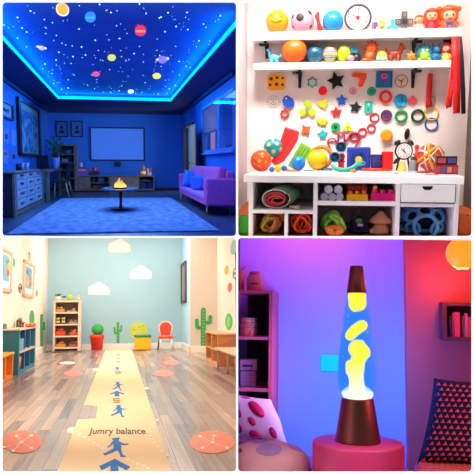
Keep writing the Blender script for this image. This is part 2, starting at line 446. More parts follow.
t = Thing(R, 'framed_picture', 'small black-framed notice with a line of dark lettering, highest on the left wall', 'picture', (XL, 11, .72)); mb = t.mb()
for (a, b, c, d) in ((10.25, 10.4, .72, .99), (11.97, 12.1, .72, .99), (10.25, 12.1, .72, .745), (10.25, 12.1, .965, .99)): mb.box(x+.002, x+.05, a, b, c, d)
t.add('frame', mb, M('141420', .4)); t.add('mount', t.mb().box(x+.002, x+.02, 10.3, 12.0, .73, .98), M('90a4c0', .6))
mb = t.mb()
for i in range(9): mb.box(x+.02, x+.026, 10.65+i*.12, 10.65+i*.12+.08, .825, .87+.008*(i % 3))
t.add('lettering', mb, M('283858', .6))
notes = [(2.8, 8.8, 127, 143, '5a7cc0', '1a2440', 'pinned sheet with a dark square print, top left of the note rows'), (11, 15.8, 129, 145.5, '6a90d8', None, 'plain pale pinned sheet, middle of the top note row'),
         (17.3, 21.5, 131, 146.5, '6484c0', '24345c', 'narrow pinned sheet with a small dark print, top right of the note rows'), (2.8, 7.2, 149, 164, '6c88c0', 'a04838', 'pinned sheet with a reddish strip, bottom left of the note rows'),
         (10.5, 16.2, 148, 163.5, '4a70b8', '182440', 'pinned sheet with a dark arrow shape in the bottom note row'), (17.8, 21.6, 149.5, 163.5, '6088cc', '4468a0', 'narrow pale pinned sheet, bottom right of the note rows')]
for (u0, u1, v0, v1, c, c2, lab) in notes:
    a = R.x(u0, v0, XL+.006); b = R.x(u1, (v0+v1)/2, XL+.006); c_ = R.x(u0, v1, XL+.006)
    t = Thing(R, 'pinned_note', lab, 'note', (XL, a.y, c_.z), group=None); mb = t.mb().mat(M(c, .7))
    mb.box(XL+.002, XL+.008, a.y, b.y, c_.z, a.z)
    if c2:
        mb.mat(M(c2, .7)); L = b.y-a.y; Z = a.z-c_.z
        if 'strip' in lab: mb.box(XL+.008, XL+.01, a.y+.1*L, a.y+.9*L, c_.z+.6*Z, c_.z+.8*Z)
        else: mb.box(XL+.008, XL+.01, a.y+.3*L, a.y+.75*L, c_.z+.3*Z, c_.z+.62*Z)
    t.solo(mb)
# back wall pictures
def flatpic(room, u0, u1, v0, v1, y, fr, inn, lab, fw=1.0, th=1.0, figure=None, name='framed_picture', parent=None):
    t = px(room, name, lab, 'picture', (u0+u1)/2, v1, y); w = (u1-u0)/2; h = v1-v0; mb = t.mb()
    for (a, b, c, d) in ((-w, -w+fw, 0, h), (w-fw, w, 0, h), (-w, w, 0, fw), (-w, w, h-fw, h)): mb.box(a, b, -th, -.05, c, d)
    t.add('frame', mb, fr); t.add('mount', t.mb().box(-w+fw*.9, w-fw*.9, -th*.5, -.05, fw*.9, h-fw*.9), inn)
    if figure:
        mb = t.mb(); figure(mb, w, h, -th*.55); t.add('print', mb, M('0e1c40', .6))
    return t
def portrait(mb, w, h, y): mb.disc((0, y, h*.6), w*.28, -.05, 0).plate([(-w*.45, h*.22), (w*.45, h*.22), (w*.3, h*.46), (-w*.3, h*.46)], y-.05, y)
def portrait2(mb, w, h, y): mb.disc((0, y, h*.58), w*.24, -.05, 0, sz=1.4).box(-w*.4, w*.4, y-.05, y, h*.22, h*.4)
flatpic(R, 56.2, 67.8, 121.3, 137, YB, M('0a0e1c', .4), M('3a64a8', .6), 'dark-framed portrait print on the back wall, nearer the corner', figure=portrait)
flatpic(R, 71.4, 83, 121, 137, YB, M('0a0e1c', .4), M('3e68b0', .6), 'dark-framed portrait print on the back wall, nearer the projector screen', figure=portrait2)
t = flatpic(R, 90.4, 145.3, 127, 160.8, YB, M('0c1630', .4), M('4c84e8', .7, emit=.24, var=.02), 'wide pale blue projection screen with a dark frame on the back wall', fw=1.3, th=1.2, name='projection_screen')
t.root['category'] = 'screen'
t = px(R, 'sound_bar', 'small black speaker box under the centre of the projection screen', 'speaker', 117.8, 166, YB-.02)
t.solo(t.mb().box(-3.4, 3.4, -1.5, 0, 0, 4.2), M('05070e', .4), bevel=.01)
# --- media console
oak = W('7a6a60', '5c5050', (3, 3, 14)); dk = M('10131e', .6)
t = px(R, 'media_console', 'long low wooden media console with cubbies and drawers under the screen', 'cabinet', 115.6, 190.4, 17.2); 
mb = t.mb()
mb.box(-37.4, 39.5, 0, 27, 14, 15).box(-37.4, 39.5, 0, 27, 0, 1.4).box(-37.4, -36.5, 0, 27, 1, 14).box(38.6, 39.5, 0, 27, 1, 14)
for xx in (-25.5, -6.2, 23.8): mb.box(xx-.5, xx+.5, 0, 26, 1, 14)
mb.box(-37, 39, 26, 27, 1, 14)
for (a, b) in ((-25, -6.5),): mb.box(a, b, 2, 26, 7.3, 8)
mb.box(24.3, 38.8, 2, 26, 9.3, 10)
t.add('body', mb, oak)
for (a, b, c, d) in ((-36.4, -26.2, 7.8, 13.4), (-36.4, -26.2, 1.9, 7.3), (-5.4, 9, 1.9, 13.4), (9.4, 23, 1.9, 13.4)):
    dr = t.add('drawer', t.mb().box(a, b, -.5, 4, c, d), W('84746a', '6a5c58', (3, 3, 14)))
    t.add('handle', t.mb().box((a+b)/2-1.6, (a+b)/2+1.6, -.9, -.45, (c+d)/2-.3, (c+d)/2+.3), dk, parent=dr)
def pbox(room, u0, u1, v0, v1, y, dep, mat, name, lab, cat, group=None, bevel=.006, extra=None):
    t = px(room, name, lab, cat, (u0+u1)/2, v1, y, group); w = (u1-u0)/2
    mb = t.mb().mat(mat).box(-w, w, 0, dep, 0, v1-v0)
    if extra: extra(mb, w, v1-v0)
    t.solo(mb, bevel=bevel); return t
for i, (u0, u1, v0, v1, c, nm, lab) in enumerate([(92, 95.5, 177.5, 182.2, '1c2c60', 'storage_box', 'navy box in the upper left console cubby'), (98, 104, 177.3, 182.2, '4a7ac0', 'storage_box', 'light blue box in the upper left console cubby'),
        (92.5, 99, 184.8, 189, '6a3040', 'storage_box', 'dull red box in the lower left console cubby'), (100, 106, 184.6, 189, '30386a', 'storage_box', 'indigo box in the lower left console cubby'),
        (140.6, 147, 181.8, 189, '1c2c88', 'storage_basket', 'blue basket at the left of the right console cubby'), (147.6, 153.8, 181.8, 189, '20349c', 'storage_basket', 'blue basket at the right of the right console cubby')]):
    pbox(R, u0, u1, v0, v1, 17.35, 8, M(c, .6), nm, lab, 'box')
pbox(R, 142, 152, 178.8, 180, 17.4, 8, M('38404c', .5), 'game_console', 'flat dark media player above the blue baskets', 'media player')
# things on the console
t = px(R, 'toy_box', 'red and white striped toy box with a white jar on the left of the console', 'box', 81.5, 175.6, 17.4)
mb = t.mb()
for i in range(4): mb.mat(M(('3a5ae0', 'c03048', '8090e0', 'a02c50')[i], .5)).box(-3.4, 4.6, 0, 6, i*2.2, i*2.2+2.1)
t.solo(mb, bevel=.005)
t = px(R, 'glass_jar', 'small pale jar standing on the striped toy box', 'jar', 80.7, 166.9, 17.5)
t.solo(t.mb().lathe((0, 2, 0), [(1.6, 0), (1.9, .5), (1.9, 3.4), (1.2, 4), (1.2, 4.8)], 18), M('90b0e8', .3))
t = px(R, 'toy_train', 'low dark red toy wagon with a rounded red top on the console', 'toy', 95, 175.6, 17.4)
mb = t.mb().mat(M('1c1428', .5)).box(-6.5, 4.5, 0, 5, 1, 4).mat(M('8c2030', .5)).box(-6.2, 4.2, -.1, 5.1, 3.6, 4.4).mat(M('d03040', .45)).ell((0, 2, 6.4), (3, 2.4, 2.6))
mb.mat(M('b0a0a0', .5)).ell((.2, -.2, 6.2), (1, .6, 1)).mat(M('303848', .5))
for xx in (-5, -2, 1, 3.6): mb.disc((xx, 0, 1), 1, -.5, 0, 12)
t.solo(mb)
t = px(R, 'lantern', 'small orange and yellow domed lantern on the right of the console', 'lantern', 143.6, 175.6, 17.4)
mb = t.mb().lathe((0, 2.4, 0), [(2.8, 0), (3, .5), (2.6, 1.1), (2.5, 5), (3, 5.4), (1.6, 7.4), (1.8, 8.4), (.6, 10), (.1, 11)], 20, smooth=False)
t.add('body', mb, M('c08038', .5)); t.add('window_band', t.mb().lathe((0, 2.4, 0), [(2.75, 1.6), (2.75, 4.4)], 20), M('f0c060', .5, emit=.4))
pbox(R, 147.2, 151.6, 168, 175.6, 17.4, 4, M('c8b0b8', .5), 'toy_block', 'pale box with a red corner beside the lantern', 'box', extra=lambda mb, w, h: mb.mat(M('c03040', .5)).box(-w*.2, w*1.02, -.1, 4, h*.45, h*1.02))
# --- bookcase
t = px(R, 'bookcase', 'tall narrow wooden bookcase in the back left corner behind the plant', 'bookcase', 68.5, 190.6, 17.0)
mb = t.mb(); mb.box(-9, -8, 0, 22, 0, 46).box(6.2, 9.2, 0, 22, 0, 46).box(-9, 9.2, 0, 22, 45, 46.5).box(-9, 9, 21, 22, 0, 46)
for z in (0, 12, 20, 27.5, 36): mb.box(-8, 6.3, 0, 21, z, z+.9)
t.add('body', mb, W('7c6c64', '605450', (14, 3, 3)))
pbox(R, 66, 71.5, 150, 153.6, 17.1, 8, M('5a6a9c', .6), 'book_stack', 'blue-grey books on the second bookcase shelf', 'books')
pbox(R, 62, 68.5, 158.3, 162.2, 17.1, 8, M('8c90a8', .6), 'book_stack', 'pale books on the third bookcase shelf', 'books')
# --- desk, chair
t = Thing(R, 'desk', 'slim wooden writing desk along the left wall beyond the drawers', 'desk', (-1.45, 14, H))
lw = W('8c7458', '74604a', (6, 3, 6))
t.add('desk_top', t.mb().box(XL+.03, -1.32, 12.95, 15.9, -.2, -.165), lw, bevel=.006)
for (xx, yy) in ((-1.37, 13.0), (-1.37, 15.6), (-1.78, 13.0), (-1.78, 15.6)): t.add('leg', t.mb().box(xx-.02, xx+.03, yy, yy+.18, H, -.2), lw)
t = Thing(R, 'desk_chair', 'dark curved-back chair with light wooden legs drawn up at the desk', 'chair', (-1.2, 14.6, H))
dkf = M('0a1028', .6)
def P(u, v, y): return R.y(u, v, y)
yq = 13.6
mb = t.mb().hexa([(-1.13, 14.1, -.4), (-1.10, 14.1, -.4), (-1.10, 15.0, -.4), (-1.13, 15.0, -.4)], [(-1.03, 14.05, -.02), (-1.0, 14.05, -.02), (-1.0, 15.05, -.02), (-1.03, 15.05, -.02)]); t.add('backrest', mb, dkf, bevel=.01)
b0x = -1.33; t.add('seat', t.mb().box(b0x-.03, -1.08, 14.05, 15.1, -.43, -.385), M('141c38', .6), bevel=.015)
for (xx, yy, dx, dyy) in ((b0x, 14.15, -.01, -.05), (b0x+.22, 14.15, .07, -.05), (b0x, 15.0, -.02, .2), (b0x+.22, 15.0, .08, .2)):
    t.add('leg', t.mb().tube([(xx, yy, -.43), (xx+dx, yy+dyy, H)], [.018, .012], 8), M('d0a878', .5))
# --- dresser
t = Thing(R, 'dresser', 'large chest of pale drawers with a dark end panel along the left wall', 'dresser', (-1.6, 11, H))
t.add('carcass', t.mb().box(XL+.01, -1.45, 9.33, 12.8, H+.02, -.165), W('2c1e26', '1e141c', (2, 2, 14)))
t.add('top', t.mb().box(XL+.01, -1.40, 9.25, 12.85, -.165, -.14), W('8c7a68', '74645a'), bevel=.005)
ppl = W('8c745c', '745f4c')
t.add('plinth', t.mb().box(-1.449, -1.435, 9.6, 12.6, H+.01, H+.07).box(-1.449, -1.42, 9.33, 9.5, H, -.165).box(-1.449, -1.42, 12.6, 12.8, H, -.165), ppl)
dm = M('98a4b8', .5, var=.04)
rows = [(-.255, -.175), (-.40, -.265), (-.545, -.41), (-.69, -.555)]
cols = [(9.55, 10.5), (10.55, 11.5), (11.55, 12.55)]
for (z0, z1) in rows:
    for (y0, y1) in cols:
        d = t.add('drawer', t.mb().box(-1.45, -1.418, y0, y1, z0, z1), dm, bevel=.004)
        t.add('handle', t.mb().box(-1.418, -1.402, (y0+y1)/2-.16, (y0+y1)/2+.16, (z0+z1)/2, (z0+z1)/2+.022), M('141420', .3), parent=d)
t = Thing(R, 'desk_monitor', 'black flat monitor standing at the far end of the dresser', 'monitor', R.z(43, 170.5, -.14))
yb = 12.4
t.add('screen', t.mb().box(P(36.5, 160, yb).x, P(48.5, 160, yb).x, yb, yb+.12, P(40, 168.5, yb).z, P(40, 155.5, yb).z), M('04060e', .25), bevel=.006)
t.add('stand', t.mb().box(P(41, 160, yb).x, P(44, 160, yb).x, yb+.02, yb+.1, -.14, -.08).box(P(39, 160, yb).x, P(46, 160, yb).x, yb-.1, yb+.2, -.14, -.13), M('0c1018', .4))
for (u0, u1, v0, c, nm, lab) in ((16, 21, 164, '0c1020', 'pen_holder', 'black pen holder on the dresser'), (21.2, 24.8, 163.3, 'a8b8d8', 'storage_cup', 'white cup on the dresser beside the pen holder'), (25.4, 29, 163, '9cb0d8', 'storage_cup', 'white cup on the dresser, nearer the monitor')):
    b = R.y((u0+u1)/2, 171, 10.9); b.z = -.14; t = Thing(R, nm, lab, 'cup', b); k = 10.9/F; w = (u1-u0)/2*k
    h = R.y(u0, v0, 10.9).z+.14
    t.solo(t.mb().lathe(b, [(w*.9, 0), (w, h), (w*.85, h), (w*.8, .02)], 20), M(c, .4))
# --- plant
b = R.y(56.3, 169, 14.4); b.z = -.165
t = Thing(R, 'potted_plant', 'leafy green plant in a tall white vase on the desk', 'plant', b); k = 14.4/F
t.add('vase', t.mb().lathe(b, [(2.3*k, 0), (2.9*k, 1.5*k), (3.5*k, 9*k), (3.6*k, 11.5*k), (3.1*k, 11.5*k), (3*k, 10*k)], 26), M('7c9cd8', .3))
mb = t.mb(); rn = random.Random(5)
for i in range(150):
    a = rn.uniform(0, 2*PI); rr = rn.uniform(.5, 8.5)*k; zz = rn.uniform(11, 31)*k
    c = b+V((rr*math.cos(a), rr*1.4*math.sin(a), zz)); q = (c-(b+V((0, 0, 8*k)))).normalized(); s_ = V((q.y, -q.x, rn.uniform(-.6, .6))).normalized()
    L = rn.uniform(2.2, 3.6)*k
    mb.add([c-q*L*.5, c+s_*L*.32, c+q*L*.6, c-s_*L*.32], [(0, 1, 2, 3)])
for i in range(9):
    a = i*.7; mb.tube([b+V((0, 0, 9*k)), b+V((3*k*math.cos(a), 3*k*math.sin(a), 19*k)), b+V((6.5*k*math.cos(a), 6*k*math.sin(a), 27*k))], .25*k, 5)
t.add('foliage', mb, M('2a5428', .6, var=.3, scale=20))
# --- rug
def rugm(n, l, b):
    tc = n.new('ShaderNodeTexCoord'); nz = n.new('ShaderNodeTexNoise'); nz.inputs['Scale'].default_value = 3.5; nz.inputs['Detail'].default_value = 8
    mp = n.new('ShaderNodeMapping'); mp.inputs['Scale'].default_value = (2.4, .9, 1)
    cr = n.new('ShaderNodeValToRGB'); cr.color_ramp.elements[0].position = .35; cr.color_ramp.elements[0].color = lin('6074a0')+(1,)
    cr.color_ramp.elements[1].position = .65; cr.color_ramp.elements[1].color = lin('8ca0c8')+(1,)
    bp = n.new('ShaderNodeBump'); bp.inputs['Strength'].default_value = .5
    l.new(tc.outputs['Object'], mp.inputs[0]); l.new(mp.outputs[0], nz.inputs['Vector']); l.new(nz.outputs['Fac'], cr.inputs['Fac']); l.new(cr.outputs['Color'], b.inputs['Base Color'])
    l.new(nz.outputs['Fac'], bp.inputs['Height']); l.new(bp.outputs['Normal'], b.inputs['Normal']); b.inputs['Roughness'].default_value = .95
t = Thing(R, 'area_rug', 'large pale blue rug covering the middle of the dark floor', 'rug', (0, 10.5, H))
t.solo(t.mb().box(-1.18, 1.12, pl.y+.1, 13.98, H+.001, H+.016), node_mat(rugm), bevel=.006)
# --- coffee table with fire bowl
t = Thing(R, 'coffee_table', 'oval pedestal coffee table standing on the blue rug', 'table', (.033, 10.5, H+.016)); zt = -.415
c = V((.033, 10.5, 0))
t.add('table_top', t.mb().lathe(c, [(.27, zt-.03), (.29, zt-.018), (.29, zt-.002), (.285, zt)], 40, 1, 2.6), W('584f58', '48404a', (3, 2, 3), .25))
t.add('pedestal', t.mb().lathe(c, [(.03, H+.03), (.022, H+.1), (.022, zt-.03)], 18), M('06080e', .3))
t.add('base', t.mb().lathe(c, [(.165, H+.016), (.165, H+.028), (.05, H+.045)], 32, 1, 2.2), M('06080e', .35))
b = V((.02, 10.2, zt)); t = Thing(R, 'fire_bowl', 'low tabletop fire bowl with orange flames burning on the coffee table', 'fire bowl', b); k = 10.2/F
t.add('bowl', t.mb().lathe(b, [(5*k, 0), (7*k, .4*k), (7.4*k, 1.6*k), (6.8*k, 1.6*k), (6*k, .8*k)], 28, 1, 1.6), M('a04818', .4))
def flame(n, l, b):
    tc = n.new('ShaderNodeTexCoord'); sp = n.new('ShaderNodeSeparateXYZ'); l.new(tc.outputs['Object'], sp.inputs[0])
    cr = n.new('ShaderNodeValToRGB'); mu = n.new('ShaderNodeMath'); mu.operation = 'MULTIPLY'; mu.inputs[1].default_value = 6.5
    l.new(sp.outputs['Z'], mu.inputs[0]); l.new(mu.outputs[0], cr.inputs['Fac'])
    cr.color_ramp.elements[0].color = (1, .52, .08, 1); cr.color_ramp.elements[0].position = .1; cr.color_ramp.elements[1].color = (1, .16, .02, 1)
    l.new(cr.outputs['Color'], b.inputs['Emission Color']); b.inputs['Emission Strength'].default_value = 2.2; b.inputs['Base Color'].default_value = (.1, .03, 0, 1)
fm = node_mat(flame)
for i, (dx, dy, h, w_) in enumerate([(-4.6, 0, 4, 1.2), (-3, 2, 5.5, 1.4), (-1.4, -2, 7, 1.5), (-.2, 1, 10, 1.6), (1.6, -1, 7.5, 1.5), (3.2, 2, 5.2, 1.4), (4.8, 0, 3.6, 1.1), (2.4, -3, 4, 1.3), (-2.4, -3, 4.2, 1.3)]):
    pts = []; rr = []
    for j in range(7):
        q = j/6; pts.append(b+V(((dx+.7*math.sin(q*4+i))*k, dy*k, (1+h*q)*k))); rr.append(max(.05, w_*math.sin(PI*min(1, .25+q*.75)))*k)
    t.add('flame', t.mb().tube(pts, rr, 8), fm)
point(R, b+V((0, -.1, .2)), 2.5, (1, .4, .1), .06)
# --- sofa
sm = M('e850a0', .75, var=.08, scale=14); 
t = Thing(R, 'sofa', 'magenta two-seat sofa with rounded arms against the right wall', 'sofa', (1.48, 11.2, H))
t.add('base', t.mb().box(1.27, 1.70, 9.35, 13.5, -.64, -.57), sm, bevel=.01)
for (y0, y1) in ((9.25, 9.55), (13.25, 13.55)):
    t.add('armrest', t.mb().box(1.255, 1.70, y0, y1, -.64, -.235), sm, bevel=.035, seg=4)
t.add('backrest', t.mb().box(1.60, 1.71, 9.5, 13.3, -.58, -.13), sm, bevel=.03, seg=3)
cm = M('d070d0', .75, var=.06, scale=14)
for (y0, y1) in ((9.57, 11.38), (11.41, 13.23)):
    t.add('seat_cushion', t.mb().box(1.262, 1.6, y0, y1, -.57, -.49), cm, bevel=.03, seg=4)
for (y0, y1) in ((9.6, 11.38), (11.43, 13.2)):
    t.add('back_cushion', t.mb().box(1.47, 1.61, y0, y1, -.485, -.07, R=RY(.12)), sm, bevel=.055, seg=4)
for (xx, yy) in ((1.29, 9.4), (1.29, 13.4), (1.64, 9.4), (1.64, 13.4)):
    t.add('leg', t.mb().tube([(xx, yy, -.64), (xx-.005, yy-.03, H)], [.02, .01], 8), M('b08848', .5))
def cushion(t, mb, c, w, h, d, Rm, n=17, pw=.42):
    c = V(c)
    for sgn in (-1, 1):
        def fn(a, b_):
            X = a*2-1; Z = b_*2-1
            T = (max(0, (1-X**4)*(1-Z**4)))**pw
            pinch = 1-.07*(1-abs(X)**2)*(Z*Z) ; pz = 1-.07*(1-abs(Z)**2)*(X*X)
            p = V((X*w/2*pz, sgn*T*d/2, Z*h/2*pinch)); return c+Rm@p
        mb.grid(fn, n, n)
    return mb
t = Thing(R, 'throw_pillow', 'square bright blue pillow leaning on the far end of the sofa', 'pillow', (1.42, 12.3, -.49))
t.solo(cushion(t, t.mb(), (1.38, 12.75, -.33), .23, .34, .4, RY(.22)), M('2c78e0', .8, bump=.1))
t = Thing(R, 'throw_pillow', 'long low blue pillow lying between the square pillow and the near armrest', 'pillow', (1.45, 11.3, -.49))
t.solo(cushion(t, t.mb(), (1.44, 11.4, -.345), .3, .26, .5, RZ(.3)@RY(-.1)), M('3a6cd0', .8, bump=.1))
# --- door
t0 = MB(); dwood = W('4a3426', '38281e', (4, 4, 10))
for (a, b, c, d) in ((dy0, dy0+.14, H, dz1), (dy1-.14, dy1, H, dz1), (dy0, dy1, dz1-.05, dz1)): t0.box(XR-.03, XR+.08, a, b, c, d)
do = struct(R, 'door_1', t0, dwood)
def childof(o, name, mb, mat, bevel=0, label=None):
    c = bpy.data.objects.new(name, mb.mesh(name, mat)); COL.objects.link(c); c.parent = o; mods(c, bevel, 0); 
    if label: c['label'] = label
    return c
pn = childof(do, 'door_panel', MB().box(XR+.02, XR+.05, dy0+.14, dy1-.95, H+.01, dz1-.05), W('ffb880', 'f0a068', (4, 4, 10)))
childof(do, 'door_recess', MB().box(XR+.03, XR+.06, dy1-.95, dy1-.14, H+.01, dz1-.05), W('281a14', '1c120e', (4, 4, 10)))
childof(pn, 'door_handle', MB().box(XR-.01, XR+.03, 16.25, 16.5, -.02, .0), M('1a1410', .3))
t = Thing(R, 'light_switch', 'small pale light switch between the door and the window', 'light switch', R.x(197, 150.5, XR))
b = t.base; t.solo(t.mb().box(XR-.012, XR-.001, b.y-.12, b.y+.12, b.z-.035, b.z+.035), M('6090e8', .5), bevel=.004)
# --- window
wf = M('6c9ce8', .5)
mb = MB()
for (a, b, c, d) in ((wy0, wy1, wz0-.02, wz0+.05), (wy0, wy1, wz1-.05, wz1+.0), (wy1-.12, wy1, wz0, wz1), (wy0, wy0+.1, wz0, wz1), (11.05, 11.3, wz0, wz1)): mb.box(XR-.045, XR+.06, a, b, c, d)
mb.box(XR-.08, XR+.02, wy0, wy1+.1, wz0-.035, wz0)
wo = struct(R, 'window_1', mb, wf)
gl = node_mat(glass, '3060c0', .25)
childof(wo, 'window_pane', MB().box(XR+.03, XR+.035, wy0, wy1, wz0, wz1), gl)
def clothm(n, l, b, c):
    b.inputs['Base Color'].default_value = lin(c)+(1,); b.inputs['Roughness'].default_value = .8
    tr = n.new('ShaderNodeBsdfTranslucent'); tr.inputs['Color'].default_value = lin(c)+(1,); mx = n.new('ShaderNodeMixShader'); mx.inputs[0].default_value = .55
    l.new(b.outputs[0], mx.inputs[1]); l.new(tr.outputs[0], mx.inputs[2]); l.new(mx.outputs[0], n['Material Output'].inputs['Surface'])
point(R, (XR+.55, 12.4, .85), 4.5, (1, .62, .38), .06)  # added warm light outside to backlight the blind
t = Thing(R, 'roller_blind', 'beige fabric blind half lowered in the far window bay', 'blind', (XR, 12.3, .6))
t.add('fabric', t.mb().box(XR+.0, XR+.012, 11.35, 13.3, .60, 1.06), node_mat(clothm, 'f0c8a8')); t.add('bottom_rail', t.mb().box(XR-.01, XR+.02, 11.35, 13.3, .57, .6), M('101830', .4))
t = Thing(R, 'venetian_blind', 'slatted dark blue venetian blind in the near window bay', 'blind', (XR, 10.4, .2))
t.add('head_rail', t.mb().box(XR-.01, XR+.02, 9.75, 11.0, 1.0, 1.06), M('3a78d8', .5))
mb = t.mb()
for i in range(22): mb.box(XR-.01, XR+.025, 9.75, 11.0, .3+i*.032, .304+i*.032, R=RY(.5))
t.add('slats', mb, M('20408c', .5))
# dark box added outside the window to shut out world light
mb = MB(); mb.add([(XR+1.0, 9.6, -.5), (XR+1.0, 14.6, -.5), (XR+1.0, 14.6, 1.6), (XR+1.0, 9.6, 1.6)], [(0, 1, 2, 3)])
mb.add([(XR, 9.6, 1.6), (XR, 14.6, 1.6), (XR+1, 14.6, 1.6), (XR+1, 9.6, 1.6)], [(0, 1, 2, 3)]).add([(XR, 9.6, -.5), (XR, 14.6, -.5), (XR+1, 14.6, -.5), (XR+1, 9.6, -.5)], [(0, 1, 2, 3)])
mb.add([(XR, 14.6, -.5), (XR, 14.6, 1.6), (XR+1, 14.6, 1.6), (XR+1, 14.6, -.5)], [(0, 1, 2, 3)]).add([(XR, 9.6, -.5), (XR, 9.6, 1.6), (XR+1, 9.6, 1.6), (XR+1, 9.6, -.5)], [(0, 1, 2, 3)])
struct(R, 'wall_dark_box', mb, M('0a1430', .7))
t = Thing(R, 'garden_lantern', 'small pink glowing lamp seen outside through the near window bay', 'lamp', (XR+.35, 10.9, .5))
b = V((XR+.35, 11.6, .52)); t.solo(t.mb().ell(b, (.05, .16, .05)), M((1, .25, .3), .5, emit=1.6))
t = Thing(R, 'warm_glow_post', 'post with warm light painted as its own glow, outside the far window bay', 'post', (XR+.4, 13.6, -.5))
t.solo(t.mb().box(XR+.3, XR+.36, 14.2, 14.5, -.49, 1.2), M('e8b080', .5, emit=.5))  # emission stands in for warm light falling on the post
# baseboards
struct(R, 'baseboard_back', MB().box(XL, XR, YB-.03, YB, H, H+.07), M('30303c', .5))
# ============================================================ TOP RIGHT: toy shelves and cabinet
R = TR; YW = 8.0; ZF = -1.0; ZC = -.3557; YF = 6.56
tw = M('f8eee8', .7, var=.02, scale=1.5)
xl = R.y(247.3, 100, YW).x; xr = R.y(469.3, 100, YW).x
q = R.y(237.9, 140, 7.13).x
zt = 2.6
quad(R, 'wall_back', [V((xl, YW, ZF)), V((xr+.0, YW, ZF)), V((xr, YW, zt)), V((xl, YW, zt))], tw)
mb = MB().add([(xl, 7.13, ZF), (xl, YW, ZF), (xl, YW, zt), (xl, 7.13, zt)], [(0, 1, 2, 3)])
mb.add([R.fr(237.7, 240), V((xl, 7.13, -1.05)), V((xl, 7.13, 2.4)), R.fr(237.7, -60)], [(0, 1, 2, 3)])
struct(R, 'wall_left', mb, M('f0e2e4', .7, var=.02))
mb = MB().add([(xr, 6.69, ZF), (xr, YW, ZF), (xr, YW, zt), (xr, 6.69, zt)], [(0, 1, 2, 3)])
struct(R, 'wall_right', mb, M('e8c8b0', .7, var=.03))
quad(R, 'floor', [V((R.z(238, 236.8, ZF).x, 6.62, ZF)), V((xr, 6.62, ZF)), V((xr, YW, ZF)), V((xl, YW, ZF)), V((xl, 7.13, ZF))], W('b87848', 'a06438'))
quad(R, 'trim_4', [R.fr(237.8, 236.9), R.fr(560, 236.9), V((xr, 6.62, ZF)), V((R.z(238, 236.8, ZF).x, 6.62, ZF))], tw)
quad(R, 'ceiling', [V((xl-.3, 6.69, zt)), V((xr, 6.69, zt)), V((xr, YW, zt)), V((xl-.3, YW, zt))], tw)
struct(R, 'baseboard_back', MB().box(1.6, xr, YW-.03, YW, ZF, -.83), M('6c2418', .5))
# dark door frame edge at the right
struct(R, 'door_1', MB().box(xr-.02, xr-.001, 7.45, 7.95, -.82, 1.15), W('5c4438', '48342c'))
area(R, (.3, 6.62, 2.45), (.4, 8.0, -.5), 2.6, .5, 64, (1, .955, .93), math.radians(78))  # added fill lights above the opening, aimed at wall and shelves
area(R, (.4, 6.75, 2.3), (.4, 7.9, .9), 2.4, .4, 5, (1, .93, .88))
area(R, (-.2, 7.3, 2.55), (-.1, 7.9, 1.0), 1.5, .5, 2, (1, .84, .66))
white = M('fbf6f6', .35, var=.01)
blk = M('0c0c10', .4)
# --- cabinet (one joined unit with worktop)
def zx(u, v, y=YF): p = R.y(u, v, y); return p
t = Thing(R, 'cubby_cabinet', 'white cabinet with open cubbies and one drawer under the worktop', 'cabinet', (zx(350, 236).x, 7.2, ZF+.005))
y0, y1 = 6.60, 7.92; th = .012
X = lambda u: R.y(u, 200, y0).x
Z = lambda v: R.y(350, v, y0).z
zb = ZF+.005; ztop = ZC-.075
t.add('worktop', t.mb().box(R.y(243.4, 178, YF).x, R.y(464.5, 178, YF).x, YF, YW-.005, ztop, ZC), white, bevel=.006)
for (a, b) in ((248.5, 252.5), (313.3, 317.5), (396, 400.4), (455.2, 459.4)): t.add('side_panel', t.mb().box(X(a), X(b), y0, y1, zb, ztop-.001), white, bevel=.003)
t.add('divider', t.mb().box(X(284.6), X(288), y0+.005, y1-.03, zb, Z(214.5)), white)
t.add('shelf', t.mb().box(X(252.5), X(313.3), y0+.003, y1-.03, Z(214.6), Z(211.3)), white)
t.add('shelf', t.mb().box(X(317.5), X(396), y0+.003, y1-.03, Z(205.6), Z(201.3)), white)
t.add('shelf', t.mb().box(X(400.4), X(455.2), y0+.003, y1-.03, Z(206), Z(202.6)), white)
t.add('back_panel', t.mb().box(X(249), X(459), y1-.02, y1, zb, ztop-.001), M('e8e0e0', .6))
d = t.add('drawer', t.mb().box(X(401), X(454.6), y0-.012, y0+.9, Z(201.3), Z(183.6)), white, bevel=.004)
c = R.y(427.5, 187.6, y0-.0125)
pts = [(-.05, .012), (.05, .012), (.045, -.008), (.025, -.024), (-.025, -.024), (-.045, -.008)]
t.add('finger_slot', t.mb().plate([(c.x+a, c.z+b) for a, b in pts][::-1], c.y-.003, c.y), blk, parent=d, label='black finger slot')
mb = t.mb(); a, b, cc, dd = X(401)-.006, X(454.6)+.006, Z(201.6)-.004, Z(183.3)+.006
for (p, q_, r_, s_) in ((a, a+.006, cc, dd), (b-.006, b, cc, dd), (a, b, cc, cc+.005), (a, b, dd-.005, dd)): mb.box(p, q_, y0-.002, y0+.01, r_, s_)
t.add('drawer_gap', mb, M('50506a', .6), parent=d)
